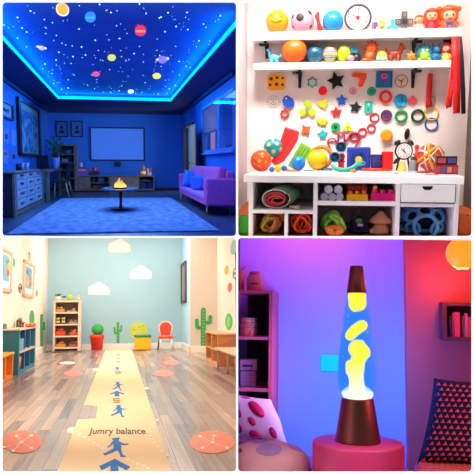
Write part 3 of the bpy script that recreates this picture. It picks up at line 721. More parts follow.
# --- wall shelves
def shelf(ua, ub, vt, vb, lab):
    ys = 7.73; p = R.y(ua, vt, ys); q = R.y(ub, vb, ys)
    t = Thing(R, 'wall_shelf', lab, 'shelf', (p.x, ys, q.z)); t.solo(t.mb().box(p.x, q.x, ys, YW-.003, q.z, p.z), white, bevel=.005); return p.z, q.z
zs1, zs1b = shelf(251.8, 461.8, 32.3, 36.2, 'upper long white wall shelf carrying the clock and dolls')
zs2, zs2b = shelf(253.6, 452.6, 63.2, 67, 'lower long white wall shelf carrying balls and toy animals')
def bracket(u, vtop_z, v2, lab, left=True, u_arm=None):
    b = R.y(u, v2, 7.97); z0 = b.z; w = .02
    t = Thing(R, 'shelf_bracket', lab, 'bracket', (b.x, 7.97, z0)); mb = t.mb()
    mb.hexa([(b.x-w*.8, 7.975, z0), (b.x+w*.8, 7.975, z0), (b.x+w*1.2, 7.975, vtop_z-.002), (b.x-w*1.2, 7.975, vtop_z-.002)][::1], [(b.x-w*.8, 7.996, z0), (b.x+w*.8, 7.996, z0), (b.x+w*1.2, 7.996, vtop_z-.002), (b.x-w*1.2, 7.996, vtop_z-.002)])
    mb.hexa([(b.x-w*.8, 7.76, vtop_z-.022), (b.x+w*.8, 7.76, vtop_z-.022), (b.x+w*.8, 7.99, vtop_z-.024), (b.x-w*.8, 7.99, vtop_z-.024)], [(b.x-w*.8, 7.76, vtop_z-.002), (b.x+w*.8, 7.76, vtop_z-.002), (b.x+w*.8, 7.99, vtop_z-.002), (b.x-w*.8, 7.99, vtop_z-.002)])
    sx = -1 if left else 1
    mb.box(min(b.x, b.x+sx*.09), max(b.x, b.x+sx*.09), 7.94, 7.995, vtop_z-.03, vtop_z-.003)
    mb.prism([(b.x-w*.4, 7.97, z0+.15), (b.x-w*.4, 7.97, vtop_z-.02), (b.x-w*.4, 7.78, vtop_z-.02)], (w*.8, 0, 0))
    t.solo(mb, blk)
bracket(266.7, zs1b, 58.5, 'black bracket under the left end of the upper shelf')
bracket(413.3, zs1b, 60, 'black bracket under the upper shelf behind the orange crab', False)
bracket(450.5, zs1b, 57, 'black bracket under the upper shelf at the red straps')
bracket(299.7, zs2b, 88, 'black bracket under the left part of the lower shelf')
bracket(412.8, zs2b, 88, 'black bracket under the right part of the lower shelf', False)

YS = 7.86
def onshelf(u, z, name, lab, cat, y=YS):
    p = R.y(u, 50, y); p.z = z; return Thing(R, name, lab, cat, p, y/F*R.kf)
def oncab(u, v, name, lab, cat, y=None):
    p = R.z(u, v, ZC)
    if p.y > 7.66: p = R.y(u, v, 7.66); p.z = ZC
    return Thing(R, name, lab, cat, p+V((0, 0, .001)), p.y/F*R.kf)
def onwall(u, v, name, lab, cat): return Thing(R, name, lab, cat, R.y(u, v, YW-.002), YW/F*R.kf)
def ringpts(P, r, n=12): return [V((p[0], -1.2, p[1])) for p in P]
# ---- upper shelf
t = onshelf(277, zs1, 'smiley_ball', 'yellow-orange ball with a winking smiley face at the left end of the upper shelf', 'ball')
t.add('ball', t.mb().ell((0, 0, 11.6), 11.5, 32, 20), M('f8a010', .35, var=.02))
mb = t.mb()
def onball(a, b, r=11.6, c=(0, 0, 11.6)):   # a right, b up offsets on a ball front
    d = math.sqrt(max(0, r*r-a*a-b*b)); return V((c[0]+a, c[1]-d, c[2]+b))
for P_ in ([(-5, 2), (-3.5, 3.2), (-2, 2)], [(2, 2), (3.5, 3.2), (5, 2)], [(-6, 4.3), (-4, 5)], [(2.4, 5), (5.5, 4.6)]): mb.tube([onball(*p) for p in P_], .35, 6)
mb.tube([onball(5.5*math.sin(a), -2.8*math.cos(a)+.6) for a in [x*.2-1.3 for x in range(14)]], .4, 6)
t.add('face', mb, M('3a2408', .5), label='dark brown smiling face')
t = onshelf(302, zs1, 'soccer_ball', 'pink ball with black spots beside the smiley ball', 'ball')
t.add('ball', t.mb().ell((0, 0, 11.9), 11.8, 32, 20), M('f49cb0', .35, var=.03))
mb = t.mb()
for (a, b, s_) in ((-2, 1.5, 4), (7.5, 6.5, 2.6), (-9.5, 3, 2.3), (-9, -6.5, 2), (8.5, -6.5, 2.2), (-4, 10, 1.8)):
    c = onball(a, b, 11.5, (0, 0, 11.9)); nrm = (c-V((0, 0, 11.9))).normalized(); Q = nrm.to_track_quat('Z', 'Y').to_matrix()
    t.add('spot', t.mb().ell(c, (s_, s_, .5), 16, 8, R=Q), M('0a0808', .4), label='black round spot')
t = onshelf(318.5, zs1, 'red_wedge', 'two red leaning foam bars between the pink and blue balls', 'toy')
mb = t.mb()
mb.box(-2.2, 1.2, -3, 3, 1, 19.5, R=RY(-.12), c=(0, 0, 10)).box(-1.7, 1.5, -5, 0, .5, 17.5, R=RY(-.42), c=(0, 0, 9))
t.solo(mb, M('e01c18', .4), bevel=.01)
t = onshelf(332.3, zs1, 'ball', 'plain glossy blue ball on the upper shelf', 'ball'); t.solo(t.mb().ell((0, 0, 10.6), 10.5, 32, 20), M('1888e0', .25, var=.02))
t = onshelf(357, zs1, 'wall_clock', 'round white clock with a grey rim standing on the upper shelf', 'clock')
mb = t.mb().torus((0, 0, 13.4), 12.3, 1.3, 40, 10); t.add('rim', mb, M('4a4848', .4))
t.add('dial', t.mb().disc((0, 0, 13.4), 12, -.4, .8, 40), M('fbf8f4', .5, var=.01))
mb = t.mb()
for i in range(12):
    a = PI/2-i*PI/6; mb.text(str(i if i else 12), (9.3*math.cos(a), -.55, 13.4+9.3*math.sin(a)), (1, 0, 0), (0, 0, 1), 4.6)
t.add('numerals', mb, M('101018', .8))
t.add('hour_hand', t.mb().box(-.45, .45, -.9, -.6, 13.4, 19.5, R=RY(-1.1), c=(0, 0, 13.4)), M('202028', .5))
t.add('minute_hand', t.mb().box(-.4, .4, -1.1, -.8, 13.4, 22.5), M('d81820', .5))
t.add('second_hand', t.mb().box(-.25, .25, -1.2, -.9, 7, 13.4, R=RY(-.2), c=(0, 0, 13.4)), M('181818', .5)); t.add('hub', t.mb().disc((0, -1, 13.4), 2, -.5, .5, 18), M('e02030', .4))
t = onshelf(375, zs1, 'letter_block', 'small orange and purple arch block beside the clock', 'toy block')
mb = t.mb().mat(M('e07820', .4)).box(-4, -2.4, -2, 2, 0, 7).mat(M('6a3a90', .4)).box(-2.4, 2, -2, 2, 4.5, 8.5).box(-2.2, .2, -2, 2, 0, 4.5).mat(M('3890c0', .4)).box(-3.6, 2, -1.8, 2.2, 7, 8.8); t.solo(mb, bevel=.004)
t = onshelf(381, zs1, 'letter_block', 'small yellow slotted block beside the cyan spinner', 'toy block')
mb = t.mb().mat(M('f0b020', .4)).box(-3, -1.2, -2, 2, 0, 10).box(-3, 3, -2, 2, 7.5, 10).box(1.2, 3, -2, 2, 0, 10).mat(M('c86018', .4)).box(-1.2, 1.2, -1.6, 2, 2.6, 4.8); t.solo(mb, bevel=.004)
def spinner(mb, R_, r, y0, y1, cz=0, rot=PI/2, hole=0, m=None):
    for i in range(3):
        a = rot+i*2*PI/3; c = (R_*math.cos(a), 0, cz+R_*math.sin(a))
        if hole: mb.ring([(c[0]+x, c[2]+z) for x, z in circ(r, 20)], [(c[0]+x, c[2]+z) for x, z in circ(r*hole, 20)], y0, y1)
        else: mb.disc(c, r, y0, y1, 20)
        w_ = r*.62; d = V((math.cos(a), 0, math.sin(a))); s_ = V((-d.z, 0, d.x))
        P_ = [V((0, y0, cz))-s_*w_, V((0, y0, cz))+s_*w_, V((0, y0, cz))+d*(R_-r*.5)+s_*w_, V((0, y0, cz))+d*(R_-r*.5)-s_*w_]
        mb.prism(P_, (0, y1-y0, 0))
t = onshelf(391.8, zs1, 'fidget_spinner', 'small cyan three-armed spinner on the upper shelf', 'spinner')
mb = t.mb(); spinner(mb, 4.2, 2.3, -1, 1, 5); t.solo(mb, M('38c0c8', .3), bevel=.004)
t = onwall(404, 22, 'puzzle_cross', 'dark grey cross of square blocks hung above the upper shelf', 'toy')
mb = t.mb().mat(M('5c5450', .5)); 
for (a, b) in ((0, 6.8), (0, -6.8), (6, 0), (-6, 0)): mb.box(a-2.8, a+2.8, -2.5, 0, b-2.9, b+2.9)
mb.box(-3, 3, -2.4, 0, -4, 4).mat(M('201818', .5)).disc((0, -2.6, 0), 2.8, -.3, 0)
mb.mat(M('a89c90', .5))
for (a, b) in ((0, 6.8), (0, -6.8), (6, 0), (-6, 0)): mb.ring([(a+x, b+z) for x, z in circ(1.6, 14)], [(a+x, b+z) for x, z in circ(1, 14)], -2.8, -2.4)
t.solo(mb, bevel=.004)
skin = M('f4b088', .5)
def doll(u, lab, h, w, hair, dress, ears=False, z=None, name='toy_doll', face=True):
    t = onshelf(u, z, name, lab, 'doll'); hr = w*.5; hz = h-hr*.95
    t.add('body', t.mb().lathe((0, 0, 0), [(w*.42, 0), (w*.46, h*.1), (w*.38, h*.3), (w*.2, h*.46), (w*.1, h*.55)], 22), dress)
    t.add('head', t.mb().ell((0, -1, hz-.3), (hr*.86, hr*.8, hr*.8), 22, 14), skin)
    mb = t.mb().ell((0, .9, hz+.5), (hr*1.04, hr*.95, hr*1.0), 24, 14)
    mb.ell((0, -hr*.45, hz+hr*.55), (hr*.85, hr*.5, hr*.38), 18, 10)
    if ears:
        for s_ in (-1, 1): mb.ell((s_*hr*.98, 0, hz+hr*.62), (hr*.3, hr*.2, hr*.3))
    else:
        for s_ in (-1, 1): mb.ell((s_*hr*.8, .2, hz-hr*.6), (hr*.32, hr*.3, hr*.7))
    t.add('hair', mb, hair)
    mb = t.mb()
    for s_ in (-1, 1): mb.ell((s_*hr*.33, -1-hr*.74, hz-.1*hr), (hr*.11, hr*.08, hr*.13), 10, 8)
    mb.tube([(-hr*.2, -1-hr*.72, hz-hr*.42), (0, -1-hr*.72, hz-hr*.5), (hr*.2, -1-hr*.72, hz-hr*.42)], hr*.04, 5)
    t.add('face', mb, M('301810', .4))
    for s_ in (-1, 1): t.add('arm', t.mb().tube([(s_*w*.26, -.6, h*.42), (s_*w*.44, -1.5, h*.25), (s_*w*.3, -2.6, h*.16)], [w*.1, w*.085, w*.07], 8), dress)
    return t
rh = M('e04818', .45); 
doll(418, 'smallest red-haired doll in a pale dress at the right of the upper shelf', 14.5, 9, rh, M('f0c0a0', .5), z=zs1)
doll(430, 'middle-sized red-haired doll in a red dress on the upper shelf', 20.5, 14, M('dc3c14', .45), M('c81c2c', .5), z=zs1)
t = doll(447, 'largest doll with orange hair, round ears and a blue collar on the upper shelf', 22.5, 18.5, M('e85818', .45), M('e06030', .5), ears=True, z=zs1)
t.add('collar', t.mb().box(-4, 4, -8.3, -6, 5.0, 6.6).plate([(-3, 0), (3, 0), (3, 5), (-3, 5)], -8.2, -5.5, 0, 0), M('2c4878', .5), label='navy collar and pale bib')
# ---- lower shelf
t = onshelf(274, zs2, 'toy_dinosaur', 'light blue long-necked toy dinosaur at the left end of the lower shelf', 'toy animal')
bl = M('58c0dc', .4)
mb = t.mb().ell((.5, 0, 6), (5, 3.4, 3.6)).tube([(-3, 0, 6.5), (-4.6, 0, 9.5), (-4.4, 0, 13)], [2.4, 1.7, 1.5], 10).ell((-5, 0, 14), (2.6, 1.8, 1.7)).tube([(4, 0, 6), (6.6, 0, 7.5), (7, 0, 10.5)], [1.8, 1, .3], 8)
t.add('body', mb, bl)
for (a, b) in ((-2.5, -2), (-2.5, 2), (3, -2), (3, 2)): t.add('leg', t.mb().cyl((a, b, 0), 1.5, 0, 5, 12), bl)
for (u, r, c, lab) in ((294.5, 12.6, 'f06410', 'largest orange ball on the lower shelf'), (315, 8.9, '10506c', 'dark teal ball on the lower shelf')):
    t = onshelf(u, zs2, 'ball', lab, 'ball', y=7.83 if r > 12 else YS); t.solo(t.mb().ell((0, 0, r+.05), r, 32, 20), M(c, .3, var=.02))
t = onshelf(330, zs2, 'striped_ball', 'egg-shaped ball with teal, pink and yellow stripes on the lower shelf', 'ball')
def stripes(n, l, b, cols, sc):
    tc = n.new('ShaderNodeTexCoord'); sp = n.new('ShaderNodeSeparateXYZ'); l.new(tc.outputs['Generated'], sp.inputs[0])
    cr = n.new('ShaderNodeValToRGB'); cr.color_ramp.interpolation = 'CONSTANT'
    for i, c in enumerate(cols):
        e = cr.color_ramp.elements[i] if i < 2 else cr.color_ramp.elements.new(i/len(cols))
        e.position = i/len(cols); e.color = lin(c)+(1,)
    l.new(sp.outputs['Z'], cr.inputs['Fac']); l.new(cr.outputs['Color'], b.inputs['Base Color']); b.inputs['Roughness'].default_value = .4
t.solo(t.mb().ell((0, 0, 8.8), (7.6, 7, 8.7), 28, 18), node_mat(stripes, ['e86888', 'e8c040', '309ca0', 'e87890', 'b0c850', '309ca0', 'e87890', 'c8a050', '38a0a0'], 1))
t = onshelf(344, zs2, 'ball', 'lime green egg-shaped ball on the lower shelf', 'ball'); t.solo(t.mb().ell((0, 0, 8.9), (7, 6.8, 8.8), 26, 18), M('b4cc18', .35))
t = onshelf(351, zs2, 'ball', 'tiny pink ball in front of the lime ball', 'ball', y=7.79); t.solo(t.mb().ell((0, 0, 3.6), 3.5, 20, 12), M('f08aa8', .35))
t = onshelf(353.5, zs2, 'toy_robot', 'small teal toy figure with a black round base on the lower shelf', 'toy')
t.add('body', t.mb().lathe((3, 0, 0), [(3.6, 0), (4.4, 3), (4, 7), (2, 9)], 18), M('101420', .4)); t.add('head', t.mb().box(-3, 3.5, -2.5, 2.5, 9.5, 16).cyl((1.5, 0, 0), 1.6, 8, 10, 10), M('2890b0', .4), bevel=.01)
orr = M('dc5c18', .45)
t = onshelf(370.5, zs2, 'toy_hedgehog', 'orange toy lion with a spiky mane on the lower shelf', 'toy animal')
mb = t.mb().plate(star(11, 8.2, 5.6), -1, 2.5, 1, 14); t.add('mane', mb, M('c03c10', .45), bevel=.006)
t.add('body', t.mb().ell((1, -1, 14), (5.2, 3.2, 5), 22, 14).tube([(0, 0, 10), (-1, 0, 5.5), (-3, 0, 2.6)], [4, 4.4, 3.4], 12).ell((-5, -1, 2.4), (3.4, 3, 2.3)), orr)
t = onshelf(382, zs2, 'toy_car', 'small yellow-topped toy car with a pale blue base on the lower shelf', 'toy car', y=7.80)
t.add('body', t.mb().box(-5.6, 5.6, -3, 3, 1.2, 4.8), M('80d0d8', .4), bevel=.008); t.add('cabin', t.mb().ell((0, 0, 5.6), (5, 2.8, 4.8), 20, 12), M('f0b818', .4))
for (a, b) in ((-3.5, -3), (3.5, -3), (-3.5, 3), (3.5, 3)): t.add('wheel', t.mb().disc((a, b, 1.5), 1.5, -.5, .5, 16), M('e08030', .5))
rd = M('a03414', .5)
t = onshelf(396, zs2, 'toy_dog', 'reddish-brown toy dog with a raised tail on the lower shelf', 'toy animal')
mb = t.mb().ell((-1, 0, 8), (6, 3, 3.4)).tube([(2.5, 0, 9), (5, 0, 12), (5.5, 0, 13)], [3, 2.6, 2.2], 10).ell((5.8, 0, 14), (3.2, 2.5, 2.8)).ell((8.4, 0, 13.2), (1.8, 1.4, 1.3)).ell((4, -1, 17), (1, .7, 1.8)).ell((6, 1, 17.4), (1, .7, 1.8)).tube([(-6, 0, 9), (-9, 0, 11), (-10.5, 0, 14)], [1.7, 1.5, .8], 8)
t.add('body', mb, rd)
for (a, b) in ((-5, -1.6), (-4, 1.6), (2.5, -1.6), (3.5, 1.6)): t.add('leg', t.mb().tube([(a, b, 7), (a-.4, b, 0.2)], [1.8, 1.3], 8), rd)
t = onshelf(411.5, zs2, 'toy_crab', 'small orange star-shaped crab on the lower shelf', 'toy animal', y=7.80); t.solo(t.mb().plate(star(6, 5.4, 3), -1.5, 1.5, 0, 4.8).ell((0, -1.4, 4.8), (2.4, 1.5, 2.4)), M('f08c20', .45), bevel=.006)
t = onshelf(424.5, zs2, 'toy_turtle', 'round toy turtle with a green and blue spiked shell on the lower shelf', 'toy animal')
t.add('shell', t.mb().ell((0, 1, 9), (7.4, 4.6, 7.4), 24, 14), M('20a088', .4))
mb = t.mb()
for i in range(9):
    a = PI*i/8; mb.ell((7.4*math.cos(a), 0, 9+7.4*math.sin(a)), 1.3, 10, 8)
t.add('spikes', mb, M('2c68c8', .4)); t.add('body', t.mb().ell((0, -1, 6.3), (5, 3.6, 5)).ell((-4.4, -1, 2), (2.2, 2.2, 2)).ell((4.4, -1, 2), (2.2, 2.2, 2)), M('a0c848', .45))
mb = t.mb()
for (a, b) in ((-2, 10.5), (2, 10.5)): mb.ell((a, -3.6, b), (1.2, .8, 1.4), 12, 8)
t.add('eyes', mb, M('f0f0f0', .3))
t = onshelf(436.5, zs2, 'toy_dragon', 'blue horned toy dragon between the turtle and the red-haired figure', 'toy animal')
mb = t.mb().ell((0, 0, 4.6), (4.6, 3.4, 4.6)).ell((0, -.6, 11.5), (4.2, 3.6, 4)).tube([(-2.5, 0, 14), (-4, 0, 17.5)], [1.4, .3], 8).tube([(2.5, 0, 14), (3.4, 0, 18)], [1.4, .3], 8).ell((-5, -1, 5), (1.8, 1.3, 2.4)).ell((5, -1, 5), (1.8, 1.3, 2.4)).ell((0, -3.6, 10.6), (2, 1.5, 1.4))
t.solo(mb, M('1c70a0', .4))
doll(446.5, 'small red-haired figure in a yellow dress at the right end of the lower shelf', 17, 9.5, M('e02c18', .45), M('e8c850', .5), z=zs2)
# ---- hanging straps
def strap(name, lab, uv, y, w, m, cat='strap'):
    t = Thing(R, name, lab, cat, R.y(*uv[0], y)); pts = [R.y(a, b, y+(c if False else 0)) for a, b in uv]
    t.solo(t.mb().tube(pts, w*y/F, 8, flat=.3, up=(1, 0, 0)), m); return t
red = M('e41c1c', .5)
strap('hanging_strap', 'red strap looping lowest to the left off the upper shelf end', [(453.3, 37), (453, 60), (451.3, 80), (448, 98), (446.6, 104), (447.5, 108), (449.8, 107), (451, 95), (452.5, 80)], 7.70, 1.5, red)
strap('hanging_strap', 'middle red strap hanging straight down off the upper shelf end', [(455.2, 37), (455.5, 60), (455.4, 90), (455.6, 113.5)], 7.64, 2.3, red)
strap('hanging_strap', 'right red strap hanging beside the dark strap off the upper shelf end', [(457.2, 37), (458, 60), (458.5, 90), (458.2, 113)], 7.67, 1.9, M('d81818', .5))
strap('hanging_strap', 'dark navy strap hanging behind the red straps', [(459.6, 37), (461.5, 60), (463, 90), (463.5, 113.7)], 7.72, 2.1, M('101c38', .5))
mb = MB()
# ---- wall toys
def wtoy(u, v, name, lab, cat, fn, bevel=.008): t = onwall(u, v, name, lab, cat); mb = t.mb(); fn(mb); t.solo(mb, bevel=bevel); return t
def C(c, r=.6, **k): return M(c, r, spec=.25, **k)
def cheese(mb):
    mb.mat(C('f0a020')).plate([(-9, -7), (-8.5, 6), (-6, 8), (7, 7), (9, 5), (9, -6), (7, -8), (-5, -8.4)], -3, 0)
    mb.mat(C('5c2408'))
    for (a, b, r) in ((-5, 3, 1.9), (1, 4, 1.6), (6.5, 3.5, 1.3), (-6, -3, 1.5), (.5, -2.5, 1.8), (6.5, -3, 1.4)): mb.disc((a, -3.1, b), r, -.2, 0, 16)
wtoy(276.3, 82, 'cheese_block', 'orange cheese-shaped block with round holes on the wall', 'toy', cheese)
def outline(n, R_, r_, w_, c, rot=PI/2):
    return lambda mb: mb.mat(C(c)).ring(star(n, R_, r_, rot), star(n, R_-w_*1.5, r_-w_, rot), -1.5, 0)
wtoy(312.3, 82.4, 'star_outline', 'open teal star outline on the wall', 'star', outline(6, 6, 4, 1.2, '48988c'), .003)
disc = lambda r, c, d=2: (lambda mb: mb.mat(C(c)).disc((0, 0, 0), r, -d, 0, 30))
wtoy(322.9, 90.8, 'wall_disc', 'solid red disc on the wall beside the black star', 'disc', disc(4.5, 'e81c20'))
st = lambda n, R_, r_, c, rot=PI/2, d=2: (lambda mb: mb.mat(C(c)).plate(star(n, R_, r_, rot), -d, 0))
wtoy(336, 81, 'wall_star', 'largest black star on the wall', 'star', st(5, 9.6, 4.6, '0c0c10', PI/2+.25, 3))
def boomer(mb): mb.mat(C('f04820')).plate([(-7.5, 5), (-4.5, 7.8), (7, 7.2), (7.5, 4), (4, -5.5), (1, -7), (-1, -5), (.5, 2), (-2, 3.4), (-7, 3.4)], -2.2, 0)
wtoy(359, 80.6, 'boomerang', 'orange-red boomerang shape under the lower shelf', 'boomerang', boomer)
def pinkring(mb): mb.mat(C('f49cb0')).torus((0, -1, 0), 2.7, 1.0, 24, 8).mat(C('f8e0e0')).disc((0, 0, 0), 2.3, -1, 0).mat(C('802838')).disc((0, -1.1, 0), .9, -.3, 0, 10)
wtoy(353, 90.8, 'pink_ring', 'small pink ring with a dark centre on the wall', 'ring', pinkring, 0)
def facering(mb):
    mb.mat(C('cfc8bc')).torus((0, -.8, 0), 6, .35, 30, 6)
    mb.mat(C('7c7468')).tube([(-3, -.8, -1), (-1.5, -.8, -3), (1.5, -.8, -3), (3, -.8, -.5)], .3, 5).tube([(-3, -.8, 2), (-1, -.8, 3)], .3, 5).tube([(1, -.8, 3), (3, -.8, 1.6)], .3, 5).tube([(0, -.8, 2), (-.5, -.8, -1), (.8, -.8, -1)], .3, 5)
    mb.mat(C('cfc8bc')).tube([(-6, -.8, 0), (-8, -.8, -.5)], .4, 5).tube([(6, -.8, 0), (8, -.8, -.5)], .4, 5)
wtoy(273.5, 101.8, 'face_ornament', 'pale wire outline of a round face on the wall', 'ornament', facering, 0)
def bluebird(mb): mb.mat(C('1c50b8')).plate([(-6, 1), (-4.6, 5), (-1, 6.4), (2.4, 4.4), (5, 2.5), (6.2, -1), (6, -4.5), (3.5, -6), (-1, -5.6), (-4.6, -4)], -2.6, 0).mat(C('f0f0f0')).disc((-2, -2.7, 3.2), .8, -.2, 0, 12)
wtoy(288.3, 101.8, 'blue_bird_toy', 'rounded blue bird-shaped toy on the wall', 'toy', bluebird)
def gear(c, n, R_, r_, ri): return lambda mb: mb.mat(C(c)).ring(star(n, R_, r_), circ(ri, 2*n, rot=PI/2), -2, 0)
wtoy(284.8, 114, 'gear_ring', 'small red gear-shaped ring on the wall', 'gear', gear('d02830', 8, 5.3, 3.9, 2.7), .003)
def bigspin(mb): mb.mat(C('b8d420')); spinner(mb, 5.6, 3.7, -2.6, 0, -1); mb.mat(C('8c8c88')).disc((0, -2.8, -1.2), 2.2, -.3, 0)
wtoy(307.7, 108.6, 'fidget_spinner', 'large lime green three-armed spinner on the wall', 'spinner', bigspin)
wtoy(322.8, 103.8, 'wall_star', 'rounded yellow triangle star left of the blue star', 'star', st(3, 6.4, 4, 'e8c828', PI))
wtoy(319.5, 121, 'wall_star', 'small yellow-green star between the lime spinner and the yellow star', 'star', st(5, 4.4, 2.4, 'c8d030', .2))
wtoy(341.7, 100.3, 'wall_star', 'bright blue star on the wall', 'star', st(5, 6.4, 3, '1c58c0'))
wtoy(336.2, 112.3, 'wall_star', 'red star on the wall below the blue star', 'star', st(5, 6.3, 3, 'e02028', PI/2+.1))
wtoy(355.3, 107.4, 'wall_star', 'smaller black star on the wall', 'star', st(5, 6.8, 3.2, '10141c', PI/2-.2))
def button(r, c, cd, holes=4): 
    def f(mb):
        mb.mat(C(c)).disc((0, 0, 0), r, -1.8, 0, 30).torus((0, -1.8, 0), r*.82, r*.13, 28, 6).mat(C(cd))
        for i in range(holes): a = PI/4+i*2*PI/holes; mb.disc((r*.33*math.cos(a), -1.9, r*.33*math.sin(a)), r*.16, -.2, 0, 10)
    return f
wtoy(371.5, 91.5, 'wall_button', 'green four-hole button on the wall', 'button', button(4.5, '28a080', '0c5040'), 0)
wtoy(386.3, 115.5, 'wall_button', 'dark purple button on the wall', 'button', button(5.7, '6c4068', '3a2038'), 0)
def plate8(mb): mb.mat(C('30b098')).plate([(-4, -6), (4, -6), (4, 6), (-4, 6)], -1.8, 0).mat(C('e0f4f0')).disc((0, -1.9, 2.4), 1.2, -.2, 0, 14).mat(C('187868')).disc((0, -1.9, -2.4), 1.4, -.2, 0, 14)
wtoy(368.5, 107, 'teal_tile', 'upright teal tile with two round marks on the wall', 'tile', plate8, .012)
def bluesq(mb):
    mb.mat(C('1868a8')).plate([(-8, -8), (8, -8), (8, 8), (-8, 8)], -2.4, 0).mat(C('104878')).plate([(6, -8), (8, -8), (8, 8), (6, 8)], -2.6, -2.3).mat(C('e84860')).torus((0, -2.6, 3), 2.4, .9, 20, 6)
    mb.mat(C('80407c')).text('9', (.4, -3.0, -2.4), (1, 0, 0), (0, 0, 1), 8)
wtoy(384, 79.5, 'number_tile', 'blue square tile with a red ring on the wall', 'tile', bluesq, .01)
def smallclock(mb):
    mb.mat(C('f4dcc8')).disc((0, 0, 0), 6, -.6, 0, 30).mat(C('c0907c')).torus((0, -.8, 0), 6, .5, 30, 6).mat(C('c83838')).tube([(-4, -1, 1.5), (0, -1, 0), (3, -1, 3)], .4, 5).mat(C('806050')).tube([(0, -1, 0), (0, -1, -4.5)], .3, 5).disc((0, -1, 0), 1.2, -.4, 0, 12)
wtoy(401.3, 81.2, 'small_clock', 'small beige clock with red hands on the wall', 'clock', smallclock, 0)
tor = lambda R_, r_, c: (lambda mb: mb.mat(C(c)).torus((0, -r_, 0), R_, r_, 32, 8))
wtoy(385.5, 96.7, 'wall_ring', 'thick red ring on the wall below the blue tile', 'ring', tor(5, 1.5, 'dc2028'), 0)
def cyb(mb): mb.mat(C('20a0d8')).disc((0, 0, 0), 6.4, -1.8, 0, 32).torus((0, -1.6, 0), 5.8, .7, 30, 6).mat(C('104080')).text('-1', (0, -2.2, 0), (1, 0, 0), (0, 0, 1), 7.5)
wtoy(400.4, 100.5, 'number_button', 'round cyan button marked with a dark figure one on the wall', 'button', cyb, 0)
def cross(mb): mb.mat(C('f05068')); [mb.disc((2.4*math.cos(a), 0, 2.4*math.sin(a)), 2, -1.8, 0, 16) for a in (0, PI/2, PI, 1.5*PI)]; mb.disc((0, 0, 0), 2.2, -1.9, 0, 16)
wtoy(412.2, 100.5, 'pink_flower', 'small pink cross-shaped flower on the wall', 'flower', cross, 0)
wtoy(401, 116.3, 'wall_ring', 'bright green ring on the wall', 'ring', tor(5.2, 1.2, '189848'), 0)
wtoy(417.7, 116, 'wall_ring', 'dark green ring on the wall', 'ring', tor(5.6, 1.2, '0c4430'), 0)
wtoy(431.3, 113.5, 'wall_ring', 'thin yellow ring below the red tassel', 'ring', tor(6.4, .9, 'e8c040'), 0)
wtoy(431.3, 124.3, 'wall_ring', 'thin blue ring hanging below the yellow ring', 'ring', tor(5.9, .8, '2858a8'), 0)
CH = [(374.5, 117.6, 4.2), (371.3, 128.2, 3.8), (362.5, 132.2, 3.8), (354.2, 137.5, 3.6)]
for i, (u, v, r) in enumerate(CH): wtoy(u, v, 'chain_ring', ('topmost red ring of the chain on the wall', 'second red ring down the chain on the wall', 'third red ring down the chain on the wall', 'lowest red ring of the chain, above the blue box')[i], 'ring', tor(r, .75, 'd0203c'), 0)
wtoy(305.7, 129.8, 'wall_star', 'orange four-pointed star on the wall beside the red cone', 'star', st(4, 6.6, 3.4, 'f06028', PI/2+.6))
wtoy(323.3, 122, 'wall_star', 'golden yellow star above the teal star', 'star', st(5, 5.6, 2.8, 'e8b828', .3))
wtoy(322.7, 134.3, 'wall_star', 'teal star on the wall', 'star', st(5, 6.2, 2.9, '28a8b0', .4))
def gd(mb): mb.mat(C('18984c')).disc((0, 0, 0), 4.8, -1.8, 0, 28).mat(C('0c4828')).disc((0, -1.9, 0), 1.9, -.2, 0, 18)
wtoy(335.6, 127, 'wall_disc', 'green disc with a dark centre on the wall', 'disc', gd)
def tri(mb): mb.mat(C('f0d428')).plate([(-5.4, -4.2), (5.4, -4.2), (0, 6)], -1.8, 0).mat(C('a08818')).disc((0, -1.9, -.6), 1.1, -.2, 0, 12).disc((0, -1.9, -3), .7, -.2, 0, 12)
wtoy(347.8, 127, 'wall_triangle', 'yellow triangle on the wall above the blue box', 'triangle', tri, .01)
t = onwall(386.3, 135.3, 'orange_peg', 'round orange peg sticking out of the wall', 'peg'); t.solo(t.mb().disc((0, 0, 0), 6.2, -5, 0, 32), M('f09c18', .4), bevel=.025, seg=4)
# red tassel
t = onwall(430, 74, 'red_tassel', 'folded bright red strap hanging from a hook on the wall', 'strap')
mb = t.mb().tube([(0, -2, 0), (-.3, -2.4, -12), (-.3, -2.4, -24), (.8, -2.2, -32)], [2.4, 2.7, 2.6, 3], 10, flat=.6).tube([(-1.5, -1, -14), (-1.8, -1, -33)], [1.4, 1.2], 8)
t.add('strap', mb, M('dc1420', .45)); t.add('wire_loop', t.mb().tube([(3.4+2.6*math.cos(a), -1, -27+5*math.sin(a)) for a in [x*.35 for x in range(18)]], .3, 6, True), M('b08070', .4)); t.add('hook', t.mb().tube([(0, 0, 3), (0, -2, 2), (0, -2, -1)], .4, 6), M('c0c0c0', .3, metal=.8))
# magenta loops
for (u, v, w_, h, rot, lab) in ((333.5, 146, 4.2, 8.5, .45, 'left magenta bent pipe loop behind the yellow ball'), (341.3, 139.5, 3.2, 8, 0, 'middle magenta bent pipe loop standing upright'), (352.5, 141, 5.5, 7.5, -.55, 'right magenta bent pipe loop behind the blue box')):
    t = onwall(u, v, 'pipe_loop', lab, 'pipe'); P_ = []
    for i in range(15):
        a = PI*i/14; P_.append((w_*math.cos(a), 0, h*.45+w_*math.sin(a)))
    P_ = [(w_, 0, -h)]+P_+[(-w_, 0, -h)]; Rm = RY(-rot)
    t.solo(t.mb().tube([Rm@V(p)+V((0, -2, 0)) for p in P_], .95, 8), M('b81848', .4))
